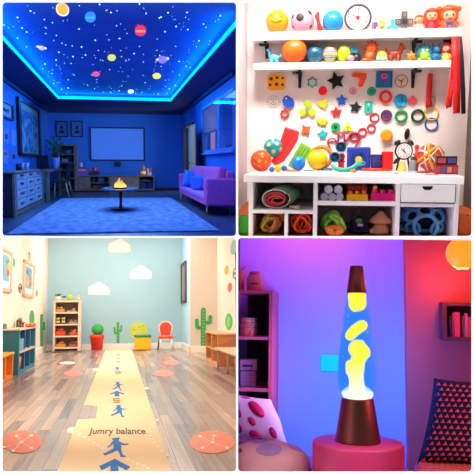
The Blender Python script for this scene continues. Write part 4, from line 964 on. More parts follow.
# ---- things on the worktop
def bl_(u, v, r, c, lab, name='ball', cat='ball', vb=None):
    t = oncab(u, v+r*.93 if vb is None else vb, name, lab, cat); t.solo(t.mb().ell((0, 0, r), r, 30, 20), M(c, .3, var=.02) if isinstance(c, str) else c); return t
def dots(n, l, b, c1, c2, sc, th=.35):
    tc = n.new('ShaderNodeTexCoord'); vo = n.new('ShaderNodeTexVoronoi'); vo.inputs['Scale'].default_value = sc; vo.inputs['Randomness'].default_value = .35
    cr = n.new('ShaderNodeValToRGB'); cr.color_ramp.interpolation = 'CONSTANT'; cr.color_ramp.elements[0].color = lin(c2)+(1,); cr.color_ramp.elements[1].position = th; cr.color_ramp.elements[1].color = lin(c1)+(1,)
    l.new(tc.outputs['Object'], vo.inputs['Vector']); l.new(vo.outputs['Distance'], cr.inputs['Fac']); l.new(cr.outputs['Color'], b.inputs['Base Color']); b.inputs['Roughness'].default_value = .35
t = oncab(261, 171.3, 'patterned_ball', 'orange-red ball with a yellow flower pattern at the left of the worktop', 'ball')
t.add('ball', t.mb().ell((0, 0, 11), 11, 32, 20), M('ec5420', .35, var=.1, scale=12))
mb = t.mb()
for (a, b, s_) in ((-1, 0, 2.2), (-4.5, 2.5, 1.2), (2.5, 4, 1.2), (6, -1, 1.6), (-1, -5, 1.3), (-6, -3, 1.2), (2, 8, 1.1)):
    c = onball(a, b, 10.8, (0, 0, 11)); Q = (c-V((0, 0, 11))).normalized().to_track_quat('Z', 'Y').to_matrix(); t.add('flower_dot', t.mb().ell(c, (s_, s_, .35), 12, 6, R=Q), M('f4a838', .4))
t = Thing(R, 'dotted_ball', 'teal ball with pale yellow dots resting behind the orange patterned ball', 'ball', R.y(273.2, 147.5, 7.72), 7.72/F*R.kf)
t.add('ball', t.mb().ell((0, 0, 0), 10, 32, 20), M('1494a0', .35, var=.03))
mb = t.mb()
for (a, b) in ((-4, 3), (4.5, 4), (1, -4), (-7.5, -3), (8, -2), (-.5, 8.5), (-4, -8)):
    c = onball(a, b, 9.8, (0, 0, 0)); Q = c.normalized().to_track_quat('Z', 'Y').to_matrix(); t.add('dot', t.mb().ell(c, (2.3, 2.3, .5), 16, 8, R=Q), M('c8d890', .4))
# red cone bag
t = oncab(283, 170, 'red_bag', 'tall red fabric pouch leaning against the wall behind the balls', 'bag'); 
def bag(mb, pts, d, c):
    mb.prism([V(p) for p in pts], (0, d, 0))
mb = t.mb(); a = [(1.5, 0, 45), (8, -1, 43), (16.5, -1, 40), (15, -3, 31), (8, -6, 19), (1, -7, 9), (-8, -5, 4), (-13, -3, 9), (-6, -1, 20), (-2, 0, 35)]
mb.prism([V((x, 4+y, z)) for x, y, z in a], (0, 4, 0)); t.solo(mb, M('d81c1c', .45, var=.12, scale=5), bevel=.04, seg=4)
t = oncab(297, 169, 'green_board', 'tilted lime green ribbed board leaning behind the blue ball', 'board'); mb = t.mb()
Rb = RY(.52)
mb.mat(M('88c838', .45)).box(-7, 7, 4, 6, 0, 28, R=Rb, c=(0, 4, 8)).mat(M('4c9028', .45))
for i in (-3.5, 0, 3.5): mb.box(i-.4, i+.4, 3.4, 4.1, 10, 26, R=Rb, c=(0, 4, 8))
t.solo(mb, bevel=.005)
bl_(298.4, 159.7, 7.3, '1c80e0', 'plain blue ball in front of the green board')
t = oncab(319.5, 168.2, 'orange_ring', 'large orange ring standing behind the yellow ball', 'ring'); t.solo(t.mb().torus((1.5, 3, 13.5), 10.4, 2.2, 36, 8), M('f07c18', .4))
bl_(317.5, 156.2, 10.6, 'f8d010', 'glossy yellow ball in the middle of the worktop')
t = oncab(278, 172.5, 'bead_toy', 'yellow ball between two blue balls at the worktop edge', 'toy')
t.add('centre_ball', t.mb().ell((0, 0, 4.1), 4), M('f4d818', .35)); t.add('side_ball', t.mb().ell((-6.4, 0, 3), 2.9), M('1c70c8', .35)); t.add('side_ball', t.mb().ell((6.3, 1, 4.2), 3.2), M('1c70c8', .35))
t = oncab(293, 171.5, 'flat_fish', 'flat orange fish-shaped piece lying on the worktop', 'toy'); mb = t.mb().prism([(-7, -3, 0), (-3, -5, 0), (1, -3, 0), (5, -5, 0), (7, 0, 0), (4, 4, 0), (0, 2, 0), (-4, 5, 0), (-7, 2, 0)], (0, 0, 1.2)); t.solo(mb, M('f08030', .45), bevel=.004)
t = oncab(308.6, 171, 'flat_disc', 'small flat blue oval lying in front of the yellow ball', 'disc'); t.solo(t.mb().cyl((0, 0, 0), 4.4, 0, 1), M('3890d0', .4))
t = oncab(327, 169.5, 'flat_disc', 'purple-blue flat disc lying in front of the orange ring', 'disc'); t.solo(t.mb().cyl((0, 0, 0), 6.2, 0, 2).mat(M('6878b0', .4)).cyl((0, 0, 0), 4, 2, 2.4), M('4858a0', .4))
def cup(t, c, cin, r, h, Rm=None):
    t.add('cup', t.mb().lathe((0, 0, h), [(r*.8, -h), (r, 0), (r*1.05, .2), (r*.85, .2), (r*.7, -h*.8)], 26, R=Rm), M(c, .35)); 
for (u, v, r, lab) in ((341, 147, 5.6, 'upper blue cup lying with its mouth open to the front'), (334.8, 157.3, 5.6, 'lower blue cup lying with its mouth open to the front')):
    t = Thing(R, 'toy_cup', lab, 'cup', R.y(u, v, 7.45), 7.45/F*R.kf); 
    t.add('cup', t.mb().lathe((0, 0, 0), [(r*.6, -7), (r, 0), (r*1.0, .3), (r*.82, .3), (r*.6, -5)], 26, R=RX(PI/2)), M('1c78a8', .35)); t.add('inside', t.mb().lathe((0, 0, 0), [(r*.6, -5.2), (r*.78, -.6)], 24, R=RX(PI/2)), M('0c3858', .4))
t = oncab(341, 171, 'pawn', 'red game pawn with a round head in front of the blue cups', 'game piece')
t.solo(t.mb().lathe((0, 0, 0), [(5, 0), (5, 2), (3, 4.5), (3, 8), (4.8, 9.6), (2.8, 11), (3.6, 13), (3.8, 15), (2.6, 17.5), (.3, 18.4)], 24), M('e01820', .35))
b = oncab(347, 172, 'toy_snake', 'curved green and teal toy snake at the front of the worktop', 'toy animal')
P_ = [(-16, 0, 7.5), (-12, -1, 3.5), (-6, -3, 2), (0, -4, 2), (5, -3, 4), (10, 0, 8), (14, 1, 9)]
b.add('body', b.mb().tube(P_, [1.6, 2.2, 2.5, 2.5, 2.4, 2.3, 2.5], 12), M('38b898', .4)); b.add('head', b.mb().ell((15, 1, 8.8), (3.6, 2.4, 2.4)), M('38a8b8', .4)); b.add('eye', b.mb().ell((16, -1.2, 9.4), .8, 10, 8), M('101010', .3))
t = oncab(358.3, 168.5, 'puzzle_box', 'dark blue square box with a round yellow knob on the worktop', 'box')
t.add('box', t.mb().box(-11.8, 12.2, 0, 10, 0, 24), M('2038a0', .4), bevel=.025, seg=3)
t.add('rings', t.mb().torus((0, -.1, 11), 7.6, .35, 32, 6).torus((0, -.1, 11), 5.6, .3, 30, 6), M('101c58', .4)); t.add('knob', t.mb().disc((0, 0, 11), 3.6, -2.4, 0, 24), M('f0d018', .4), bevel=.01)
t = oncab(353.6, 172.5, 'small_shell', 'tiny orange shell piece under the snake head', 'toy'); t.solo(t.mb().ell((0, 0, 1.6), (3.6, 2, 1.6)), M('f0a040', .5))
t = oncab(375.8, 168, 'blue_cup', 'dark blue ribbed cup beside the blue box', 'cup'); t.add('cup', t.mb().lathe((0, 0, 0), [(5, 0), (5.3, 1), (5.4, 15.5), (5.6, 16.5), (4.6, 16.5), (4.4, 6)], 28), M('1c2c84', .4)); t.add('ribs', t.mb().torus((0, 0, 13), 5.5, .3, 28, 5, ax='z').torus((0, 0, 10), 5.5, .3, 28, 5, ax='z'), M('3448a8', .4))
t = oncab(387, 167.5, 'red_cylinder', 'plain bright red cylinder between the blue cup and the alarm clock', 'block'); t.solo(t.mb().cyl((0, 0, 0), 5.8, 0, 19.5), M('e41c20', .4), bevel=.012)
t = oncab(373, 169.5, 'half_ball', 'small yellow dome in front of the blue cup', 'toy'); t.solo(t.mb().ell((0, 0, 2.2), (3.2, 3, 3)), M('f0c818', .4))
t = oncab(386.5, 168.8, 'marble', 'small light blue marble in front of the red cylinder', 'marble'); t.solo(t.mb().ell((0, 0, 1.9), 1.9), M('3c90c8', .25))
b = oncab(376.5, 170.8, 'red_hoop', 'red oval hoop lying on the worktop around a green frog', 'hoop'); b.solo(b.mb().torus((0, 0, 1.5), 13.2, 1.4, 40, 8, sz=.85, ax='z'), M('e03418', .4))
t = oncab(379, 170.5, 'toy_frog', 'flat green frog lying inside the red hoop', 'toy animal'); t.add('body', t.mb().ell((0, 0, 2), (6, 3.2, 1.9)).ell((4, -1, 3), (2, 1.6, 1.6)).ell((-5, -3, 1.2), (2.6, 1.6, 1)), M('30b040', .45)); t.add('eye', t.mb().ell((1, -2, 3.6), 1, 10, 8), M('0c1c10', .3))
# alarm clock
t = oncab(403.3, 168, 'alarm_clock', 'black twin-bell alarm clock with a white dial on the worktop', 'alarm clock'); cz = 20
t.add('case', t.mb().disc((0, 0, cz), 9, 0, 5, 32), M('0c0c0e', .3), bevel=.01); t.add('dial', t.mb().disc((0, -.2, cz), 7.6, -.4, .2, 32), M('f8f6f2', .4, var=.01))
mb = t.mb()
for i in range(12): a = i*PI/6; mb.box(6*math.cos(a)-.3, 6*math.cos(a)+.3, -.9, -.5, cz+6*math.sin(a)-.5, cz+6*math.sin(a)+.5)
mb.tube([(-2.5, -1, cz+2), (1.6, -1, cz-1.6)], .4, 5); mb.tube([(0, -1, cz), (0, -1, cz+3)], .3, 5); t.add('hands', mb, M('281820', .4))
for s_ in (-1, 1): t.add('bell', t.mb().ell((s_*6.6, 1.5, cz+8.2), (3.6, 3, 2.6), R=RY(s_*.7)), M('141414', .25))
for s_ in (-1, 1): t.add('foot', t.mb().tube([(s_*4, 1.5, cz-6), (s_*6.6, 1.5, cz-20)], 1, 8), M('141414', .3))
t = oncab(399.5, 168, 'wedge_stand', 'yellow cone under the alarm clock', 'cone'); t.solo(t.mb().lathe((2, -1.5, 0), [(5, 0), (4.6, 1), (2.2, 8), (1.6, 10)], 22), M('f0d060', .4))
t = onwall(406.8, 134, 'black_paddle', 'black oval paddle standing above the alarm clock', 'paddle'); t.solo(t.mb().ell((0, -2, 0), (2.6, 1.6, 5.8), R=RY(.15)), M('0c0c10', .3))
t = Thing(R, 'black_paddle', 'black oval paddle leaning at the lower left of the alarm clock', 'paddle', R.y(396.8, 160.7, 7.3), 7.3/F*R.kf); t.solo(t.mb().ell((0, 0, 0), (4.6, 1.2, 2.1), R=RY(-.75)), M('0c0c10', .3))
t = oncab(395.3, 173.5, 'pale_shape', 'pale green flat piece near the worktop edge', 'toy'); t.solo(t.mb().ell((0, 0, .8), (3, 2.6, .8)), M('c8e4b0', .5))
t = oncab(412.6, 168, 'small_bottle', 'small grey bottle with a teal cap beside the alarm clock', 'bottle'); t.add('bottle', t.mb().lathe((0, 0, 0), [(3.4, 0), (3.7, 1), (3.7, 8.5), (2.4, 11)], 22), M('8c949c', .3)); t.add('cap', t.mb().cyl((0, 0, 0), 2.5, 11, 14.5, 18), M('38606c', .4))
t = oncab(416.5, 167, 'red_figure', 'thin red toy figure behind the grey bottle', 'toy'); t.solo(t.mb().tube([(0, 2, 0), (.4, 2, 12), (0, 2, 22)], [2, 2.6, 1.6], 10).ell((0, 2, 24), (2.4, 2, 2.6)).tube([(-3.5, 2, 17), (0, 2, 15), (3.5, 2, 19)], 1.1, 8), M('d82028', .4))
t = oncab(430.5, 168.5, 'scribble_ball', 'large red ball covered with white, yellow and green bands', 'ball'); t.add('ball', t.mb().ell((0, 1, 13.6), 13.5, 32, 22), M('c83430', .4, var=.1, scale=8))
rn = random.Random(4)
for c_, nn in (('f4f0ec', 5), ('e8b020', 2), ('4c9c50', 2), ('f07030', 2), ('8c94a8', 1)):
    mb = t.mb()
    for i in range(nn):
        ax = V((rn.uniform(-1, 1), rn.uniform(-.4, .4), rn.uniform(-1, 1))).normalized(); q_ = ax.to_track_quat('Z', 'Y').to_matrix(); o_ = rn.uniform(-6, 6); rr = math.sqrt(13.6**2-o_**2)
        mb.tube([V((0, 1, 13.6))+q_@V((rr*math.cos(a), rr*math.sin(a), o_)) for a in [2*PI*k/36 for k in range(36)]], .75 if c_ != 'e8b020' else 1.3, 6, True)
    t.add('band', mb, M(c_, .45))
def panelbox(u, v, w_, h, lab, c, n_):
    t = oncab(u, v, 'picture_box', lab, 'box'); t.add('box', t.mb().box(-w_, w_, 0, 8, 0, h), M(c, .4), bevel=.004)
    for i in range(n_):
        a = -w_+w_*2*(i+.5)/n_; t.add('window', t.mb().box(a-w_/n_*.78, a+w_/n_*.78, -.3, .2, h*.2, h*.8).mat(M(('c04858', '4858a0', 'c89088')[i % 3], .4)).box(a-w_/n_*.3, a+w_/n_*.3, -.5, -.1, h*.35, h*.7), M('180c14', .4))
    return t
panelbox(446.5, 174.5, 11, 9.4, 'red box with four dark picture windows at the right of the worktop', 'a81c20', 4)
t = panelbox(446.5, 174.5, 10, 8.6, 'black box with two picture windows stacked on the red box', '301018', 2)
t.root.matrix_world = R.M@Matrix.Translation((t.base+V((0, .01, 9.5*t.k)))*R.g)
t = oncab(424.5, 173.3, 'red_straws', 'loose red plastic pieces lying in front of the banded ball', 'toy'); mb = t.mb()
for (a, b, c_, d) in ((-5, 0, 6, 2), (-3, 2, 8, -2), (0, -2, 10, 1), (-6, 3, 2, -1), (2, 3, 11, -3)): mb.tube([(a, b, 1), (c_, d, 1.6)], .9, 6)
t.solo(mb, M('d03028', .4))
t = oncab(413, 172.3, 'flat_disc', 'pale blue flat oval near the grey bottle', 'disc'); t.solo(t.mb().lathe((0, 0, 0), [(5.6, 0), (5.6, .9)], 24, 1, .5), M('a0d4e0', .4))
t = oncab(431.5, 175.2, 'wire_loop', 'thin orange wire loop at the front of the worktop', 'wire'); t.solo(t.mb().torus((0, 0, .5), 6.4, .4, 30, 6, sz=.6, ax='z'), M('e08040', .4))
# ---- inside the cubbies: placed at front depth
def incub(u, vb, name, lab, cat, y=6.75, zt=None):
    p = R.y(u, vb, 6.6); p = V((R.y(u, vb, y).x, y, zt if zt is not None else p.z)); return Thing(R, name, lab, cat, p, y/F*R.kf)
zL = Z(211.3)+.002; zM = Z(201.3)+.002; zR0 = zb+.002
t = incub(276.5, 209, 'rolled_mat', 'rolled green towel with a pink lining lying in the upper left cubby', 'towel', 6.85, zL)
def spiral(r0, r1, turns, n=60, sx=1, sz=1, ang=0): return [((r0+(r1-r0)*i/(n-1))*math.cos(ang+2*PI*turns*i/(n-1))*sx, (r0+(r1-r0)*i/(n-1))*math.sin(ang+2*PI*turns*i/(n-1))*sz) for i in range(n)]
def roll(mb, pts, th, y0, y1, cx, cz, dx=0, dz=0):
    n = len(pts); vs = []
    for i, (a, b) in enumerate(pts):
        L = math.hypot(a, b) or 1; q_ = (a*(1+th/L), b*(1+th/L))
        vs += [(cx+a, y0, cz+b), (cx+q_[0], y0, cz+q_[1]), (cx+a+dx, y1, cz+b+dz), (cx+q_[0]+dx, y1, cz+q_[1]+dz)]
    fs = []
    for i in range(n-1):
        o = 4*i; p_ = o+4; fs += [(o, o+1, p_+1, p_), (o+2, p_+2, p_+3, o+3), (o, p_, p_+2, o+2), (o+1, o+3, p_+3, p_+1)]
    mb.add(vs, fs, True)
mb = t.mb(); roll(mb, spiral(12, 14.5, 1.0, 40, 1, .68, .6), 1.6, -12, 32, 0, 10.5, 10, 3); t.add('outer_layer', mb, M('7ca888', .8, bump=.2, scale=20))
mb = t.mb(); roll(mb, spiral(13, 14, 1.0, 40, 1, .68, .6), .7, -12.6, -11.8, 0, 10.5); t.add('edge', mb, M('dce8d8', .7))
mb = t.mb(); roll(mb, spiral(6, 11.5, 1.7, 50, 1, .64, .2), 1.5, -11.5, 20, 0, 9.6, 4, 1); t.add('lining', mb, M('e0385c', .7))
mb = t.mb(); roll(mb, spiral(3, 7, 1.3, 40, 1.2, .6, .9), .8, -11.6, 16, 1, 8.5, 3, 1); t.add('inner_fold', mb, M('e07c50', .7))
t = incub(295, 209, 'wooden_bat', 'small pale wooden handle lying beside the rolled towel', 'handle', 6.72, zL); t.solo(t.mb().tube([(-6, 4, 2), (0, 0, 2), (4, -2, 2)], [1.3, 1.3, 2.2], 10), M('f0c8b0', .5))
def ropes(u, lab, cols, seedn, w_, h, name='rope_bundle', thick=1.3, y=6.86, cat='rope'):
    t = Thing(R, name, lab, cat, V((R.y(u, 230, 6.7).x, y, zb+.003)), 6.75/F*R.kf); rn = random.Random(seedn)
    for i in range(len(cols)*4):
        c_ = V((rn.uniform(-2.5, 2.5), rn.uniform(-10, 2), h*.48+rn.uniform(-1.5, 2.0))); rx = w_*rn.uniform(.35, .82); rz = h*.46*rn.uniform(.55, .95)
        Rm = RZ(rn.uniform(-1.0, 1.0))@RY(rn.uniform(-.9, .9)); ph = rn.uniform(0, 6); P_ = []
        for k in range(30):
            q_ = 2*PI*k/30; p = c_+Rm@V((rx*math.cos(q_)*(1+.12*math.sin(3*q_+ph)), 2.4*math.sin(2*q_+i), rz*math.sin(q_)*(1+.1*math.cos(2*q_+ph))))
            P_.append(V((max(-w_*.98, min(w_*.98, p.x)), p.y, max(1.0, min(h*.96, p.z)))))
        t.add('loop', t.mb().tube(P_, thick*rn.uniform(.6, 1.0), 7, True, flat=.5), M(cols[i % len(cols)], .45))
    return t
ropes(270.5, 'bundle of orange, red and lime looped ribbons in the lower left cubby', ['f07028', 'e03828', 'a8d828', 'b07858', 'f89040'], 2, 13.5, 22)
ropes(301, 'bundle of red looped ribbons in the second lower cubby', ['f02818', 'f84c20', 'd02030', 'ff6030'], 9, 13.5, 22)
k_ = 6.75/F*R.kf
for i, (u, v) in enumerate(((328.5, 189.6), (338.3, 189.8), (324.4, 197), (332, 197), (339.6, 197))):
    p = R.y(u, v, 6.68); t = Thing(R, 'paper_roll', ('top left', 'top right', 'bottom left', 'bottom middle', 'bottom right')[i]+' roll of five white rolls stacked in the middle cubby', 'roll', p, 6.68/F*R.kf, 'white rolls in the middle cubby')
    t.solo(t.mb().disc((0, 0, 0), 4.0 if i > 1 else 4.3, 0, 34, 24).mat(M('c8c4d8', .7)).disc((0, 0, 0), 3, -.25, 0, 20), M('eceaf4', .7), bevel=.006)
def bricks(u, lab, c, cs, w_, h, nx, nr):
    t = incub(u, 200, 'toy_brick', lab, 'toy brick', 6.66, zM); t.add('brick', t.mb().box(-w_, w_, 0, 26, 0, h), M(c, .35), bevel=.006)
    for r_ in range(nr):
        for i in range(nx): a = -w_+2*w_*(i+.5)/nx; t.add('stud', t.mb().cyl((a, 4+r_*8.5, 0), w_/nx*.62, h, h+3, 16), M(cs, .35))
    return t
t = bricks(357.3, 'yellow toy brick with orange studs in the middle cubby', 'f4b010', 'f07020', 10.6, 6.5, 3, 3)
t = incub(357.3, 200, 'toy_brick', 'orange-red toy brick lying on the yellow brick in the middle cubby', 'toy brick', 6.84, zM+9.7*6.66/F*R.kf); t.add('brick', t.mb().box(-10.2, 10.2, 0, 22, 0, 4), M('e85020', .35), bevel=.005); [t.add('stud', t.mb().cyl((a, 4, 0), 2, 4, 5.6, 14), M('f06828', .35)) for a in (-6.6, 0, 6.6)]
bricks(383, 'magenta toy brick with large studs in the middle cubby', 'e81880', 'd81c50', 12, 8, 3, 3)
t = incub(375, 200, 'toy_cup', 'small orange bead resting on the magenta brick', 'bead', 6.68, zM+11.2*6.66/F*R.kf); t.solo(t.mb().ell((0, 2, 2.2), 2.3), M('f08040', .4))
# middle lower
ropes(334.5, 'nest of wide green ribbons above orange ones in the middle lower cubby', ['68c838', 'a0e848', '48a038'], 12, 13, 24, thick=2.2)
t = Thing(R, 'orange_pile', 'pile of orange coiled ribbons under the green ones', 'ribbon', V((R.y(335, 230, 6.68).x, 6.68, zb+.003)), 6.68/F*R.kf); rn = random.Random(8)
for i in range(7): t.add('coil', t.mb().tube([(rn.uniform(-1, 1)+(8.5-i*.9)*math.cos(a), 2*math.sin(a), 6+(4.5-i*.4)*math.sin(a)+rn.uniform(-.2, .2)) for a in [2*PI*k/26 for k in range(26)]], 1.1, 7, True), M(('f07018', 'e85818', 'f89030')[i % 3], .45))
t = Thing(R, 'black_toy', 'black and navy toy vehicle with a green dome in the middle lower cubby', 'toy', V((R.y(360, 230, 6.75).x, 6.95, zb+.003)), 6.75/F*R.kf)
t.add('body', t.mb().ell((-1, 0, 9), (10, 8, 9)).ell((0, 0, 3), (11, 9, 3.5)), M('121a48', .4)); t.add('wheel', t.mb().disc((-2, -2, 22), 4, -2, 2, 22), M('08080c', .5), bevel=.006); t.add('dome', t.mb().ell((-1, -7, 14), (3.6, 2.6, 3)), M('50b820', .35)); t.add('badge', t.mb().box(-2, 3.4, -9.6, -7, 8.6, 11), M('d0d4e0', .4))
t = Thing(R, 'wooden_mushroom', 'tan wooden mushroom with a wide cap in the middle lower cubby', 'toy', V((R.y(382, 230, 6.75).x, 6.95, zb+.003)), 6.75/F*R.kf)
wd = M('d8986c', .5, var=.08); t.add('stem', t.mb().lathe((0, 0, 0), [(9, 0), (9, 3), (7, 9), (5, 12)], 26), wd); t.add('cap', t.mb().lathe((0, 0, 10.5), [(4, 0), (10, .6), (11.4, 2.4), (10.4, 5.5), (7, 8), (4.5, 11), (2.4, 13), (.3, 13.4)], 30), wd); t.add('ball_foot', t.mb().ell((-8.5, -4, 3), 3), M('e8b890', .5))
# blue lattice ball
t = Thing(R, 'lattice_ball', 'large light blue openwork lattice ball in the lower right cubby', 'ball', V((R.y(427.5, 230, 6.75).x, 7.1, zb+.02)), 6.75/F*R.kf); bb = M('60bcf0', .4)
Rr = 24; cz = 6
import itertools
mb = t.mb(); gr = (1+5**.5)/2
dirs = [V(p).normalized() for p in [(0, s1, s2*gr) for s1 in (-1, 1) for s2 in (-1, 1)]+[(s1, s2*gr, 0) for s1 in (-1, 1) for s2 in (-1, 1)]+[(s2*gr, 0, s1) for s1 in (-1, 1) for s2 in (-1, 1)]]
dirs += [V((a, b, c)).normalized() for a in (-1, 1) for b in (-1, 1) for c in (-1, 1)]
Rt = RX(.25)
for d in dirs:
    d = Rt@d; q_ = d.to_track_quat('Z', 'Y').to_matrix(); rr = Rr*.30; o_ = math.sqrt(Rr**2-rr**2)
    P_ = [V((0, 0, cz+4))+q_@V((rr*math.cos(a), rr*math.sin(a), o_)) for a in [2*PI*k/20 for k in range(20)]]
    if max(p.y for p in P_) < 30: mb.tube([V((p.x*1.0, p.y*.9, max(p.z*.9, 1.6))) for p in P_], 2.0, 8, True)
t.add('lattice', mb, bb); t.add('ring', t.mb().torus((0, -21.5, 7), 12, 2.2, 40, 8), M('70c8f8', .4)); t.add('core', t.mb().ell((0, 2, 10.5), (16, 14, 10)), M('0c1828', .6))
# left and right boxes beside the cabinet
p = R.y(243.4, 233, 6.7)
t = Thing(R, 'storage_tub', 'lime green tub with an orange lid beside the left end of the cabinet', 'tub', V((p.x, 6.8, ZF+.005)))
xa = R.y(239.6, 220, 6.75).x; xb = X(248.3)
t.add('tub', t.mb().box(xa, xb-.005, 6.72, 7.1, ZF+.005, R.y(243, 214.5, 6.72).z), M('38d020', .45), bevel=.01)
t.add('lid', t.mb().hexa([(xa-.01, 6.70, R.y(243, 215, 6.7).z), (xb-.003, 6.70, R.y(243, 215, 6.7).z), (xb-.003, 7.12, R.y(243, 215, 6.7).z), (xa-.01, 7.12, R.y(243, 215, 6.7).z)], [(xa+.03, 6.75, R.y(243, 206, 6.7).z), (xb-.003, 6.75, R.y(243, 200, 6.7).z), (xb-.003, 7.1, R.y(243, 200, 6.7).z), (xa+.03, 7.1, R.y(243, 206, 6.7).z)]), M('f07828', .45))
t = Thing(R, 'cardboard_box', 'orange wooden crate standing right of the cabinet', 'crate', V((1.65, 7.5, ZF+.002)))
xa = R.y(459.8, 220, 7.0).x
t.solo(t.mb().box(xa, xr-.02, 7.0, 7.9, ZF+.003, R.y(465, 214, 7.0).z), W('e87830', 'd06424'), bevel=.008)
# ============================================================ BOTTOM LEFT: children's movement room
zc = lambda y: .1195*y if y < 8 else .956+(y-8)*.165
Y0 = 6.45
R = BL; H = -1.62; YB = 30.05; XL = -3.24; XR = 4.0; XP = 2.86; YP = 26.6
flo2 = node_mat(planks, ('d2b298', '70666a', 'b69e8c', '8c8080'), .17, 2.6, .24, .003, '50403c', 40)
q0 = lambda y, z=H: R.y(236.8, 313.5-z*F/y, y).x
quad(R, 'floor', [V((XL, Y0, H)), V((q0(Y0), Y0, H)), V((q0(22.3), 22.3, H)), V((XR, 22.3, H)), V((XR, YB, H)), V((XL, YB, H))], flo2)
cw = M('f8e2d0', .7, var=.02, scale=.8)

quad(R, 'wall_left', [V((XL, Y0, H)), V((XL, YB, H)), V((XL, YB, zc(YB))), V((XL, 8, zc(8))), V((XL, Y0, zc(Y0)))], cw)
bluew = M('9ec2cc', .7, var=.04, scale=.5)
quad(R, 'wall_back', [V((XL, YB, H)), V((XP, YB, H)), V((XP, YB, zc(YB))), V((XL, YB, zc(YB)))], bluew)
quad(R, 'wall_side', [V((XP, YB, H)), V((XP, YP, H)), V((XP, YP, zc(YP))), V((XP, YB, zc(YB)))], M('b8e0f0', .7, var=.02))
quad(R, 'wall_front', [V((XP, YP, H)), V((XR, YP, H)), V((XR, YP, zc(YP))), V((XP, YP, zc(YP)))], M('d2cabc', .7, var=.02))
quad(R, 'wall_right', [V((XR, 22.3, H)), V((XR, YP, H)), V((XR, YP, zc(YP))), V((XR, 22.3, zc(22.3)))], M('f8dccb', .7, var=.02))
mb = MB(); mb.add([R.fr(236.7, 480), R.fr(236.7, 237.5), R.y(236.7, 225, 22.3), R.y(236.7, 400, 22.3)], [(0, 1, 2, 3)])
struct(R, 'wall_reveal', mb, M('f4e4d8', .8))
mb = MB(); p8 = R.y(236.4, 237.5, 8); mb.add([R.fr(-60, 237.4), R.fr(236.7, 237.4), V((q0(8, zc(8)), 8, zc(8))), V((XL, 8, zc(8)))], [(0, 1, 2, 3)])
mb.add([V((XL, 8, zc(8))), V((q0(8, zc(8)), 8, zc(8))), V((q0(22.3, zc(22.3)), 22.3, zc(22.3))), V((XR, 22.3, zc(22.3))), V((XR, YB, zc(YB))), V((XL, YB, zc(YB)))], [tuple(range(6))])
struct(R, 'ceiling', mb, M('f4f0ec', .8))
bw = M('f6ece2', .5, var=.01)
bh = .26
struct(R, 'baseboard_back', MB().box(XL, XP, YB-.06, YB-.001, H, H+bh), bw, ())
struct(R, 'baseboard_left', MB().box(XL+.001, XL+.06, 12, YB, H, H+bh), bw)
struct(R, 'baseboard_right', MB().box(XP-.06, XP-.001, YP-.06, YB, H, H+bh).box(XP-.06, XR, YP-.06, YP-.001, H, H+bh), bw)
# added fill lights out of view: along the left wall and under the ceiling
area(R, (XL+.2, 11, .2), (1, 15, -1.2), 7, 1.6, 120, (1, .94, .88))
for (yy, sx, sy, pw_, dd) in ((20.0, 5, 4.0, 270, .12), (26.3, 5.4, 3.6, 350, .25), (12.5, 2.6, 5, 80, .08)):
    area(R, (0, yy, zc(yy)-dd), (0, yy+.165, zc(yy)-dd-1), sx, sy, pw_, (1, .95, .89))
# ---- runner mat with prints
mp = lambda u, v, dz=.012: R.z(u, v, H+dz)
t = Thing(R, 'runner_mat', 'long pale yellow printed runner mat down the middle of the wood floor', 'mat', (-.04, 18, H))
yl = 'f6d8a8'
fl = [V((-.62, 6.46, 0)), V((.54, 6.46, 0)), V((.54, 29.6, 0)), V((-.62, 29.6, 0))]
a = mp(79.7, 419); b = mp(96, 418.5); c = mp(97.5, 406); d = mp(85, 404.6)
pts = [fl[0], fl[1], fl[2], fl[3], V((-.62, d.y, 0)), V((c.x, c.y, 0)), V((b.x, b.y, 0)), V((-.62, a.y, 0))]
t.add('mat', t.mb().prism([V((p.x, p.y, H+.001)) for p in pts], (0, 0, .009)), M(yl, .8, var=.03, scale=.6))
bluep = M('1478c4', .8, var=.02); redp = M('e4502c', .8); crm = M('fbeecb', .5, emit=0); dkp = M('3c3430', .6); grp = M('5a7080', .6)
def pr(name, polys, m, lab=None, h=.004, base=.010):
    mb = t.mb()
    for P_ in polys:
        A = [mp(u, v, base) for u, v in P_]
        ar = sum(A[i].x*A[(i+1) % len(A)].y-A[(i+1) % len(A)].x*A[i].y for i in range(len(A)))
        if ar < 0: A = A[::-1]
        mb.prism(A, (0, 0, h))
    return t.add(name, mb, m, label=lab)
pr('arrow_print', [[(99.2, 466.5), (114.7, 459), (130.3, 467.3), (126.6, 470.3), (118.2, 465.8), (118.6, 473.2), (110.2, 473.2), (110.6, 465.8), (101.8, 470.2)]], bluep)
def el(cx, cy, rx, ry, n=12): return [(cx+rx*math.cos(2*PI*i/n), cy+ry*math.sin(2*PI*i/n)) for i in range(n)]
def runner(sx, cx, cy, nm):   # figure about 27 x 18 px at scale 1
    f = lambda pts: [(cx+x*sx, cy+y*sx) for x, y in pts]
    pr(nm, [f([(x, y) for x, y in el(1, -8, 3.2, 1.6)]), f([(-3.5, -8.6), (4, -9.6), (5, -8.8), (-3, -7.6)]),
            f([(-2, -7), (4, -6.4), (6.5, -1), (6, 3), (-1, 3), (-1.5, -2)]), f([(-2.5, -6), (-.8, -4.4), (-5, -.6), (-7, .6), (-7.6, -.2), (-5.4, -2)]),
            f([(4.5, -5.5), (9, -3.4), (13.4, -3.6), (13.4, -2.6), (8.4, -2), (4.5, -3)]), f([(-1, 1), (3, 2.5), (-2, 5), (-10, 8.3), (-12, 6.4), (-8.6, 5.4)]),
            f([(2, 2.4), (6, 2), (7, 6), (8.4, 8.4), (10.8, 9), (10.6, 9.8), (5.6, 9.8), (4.4, 6)])], bluep)
runner(1.0, 115, 447.3, 'runner_print')
runner(.62, 118, 411, 'runner_print')
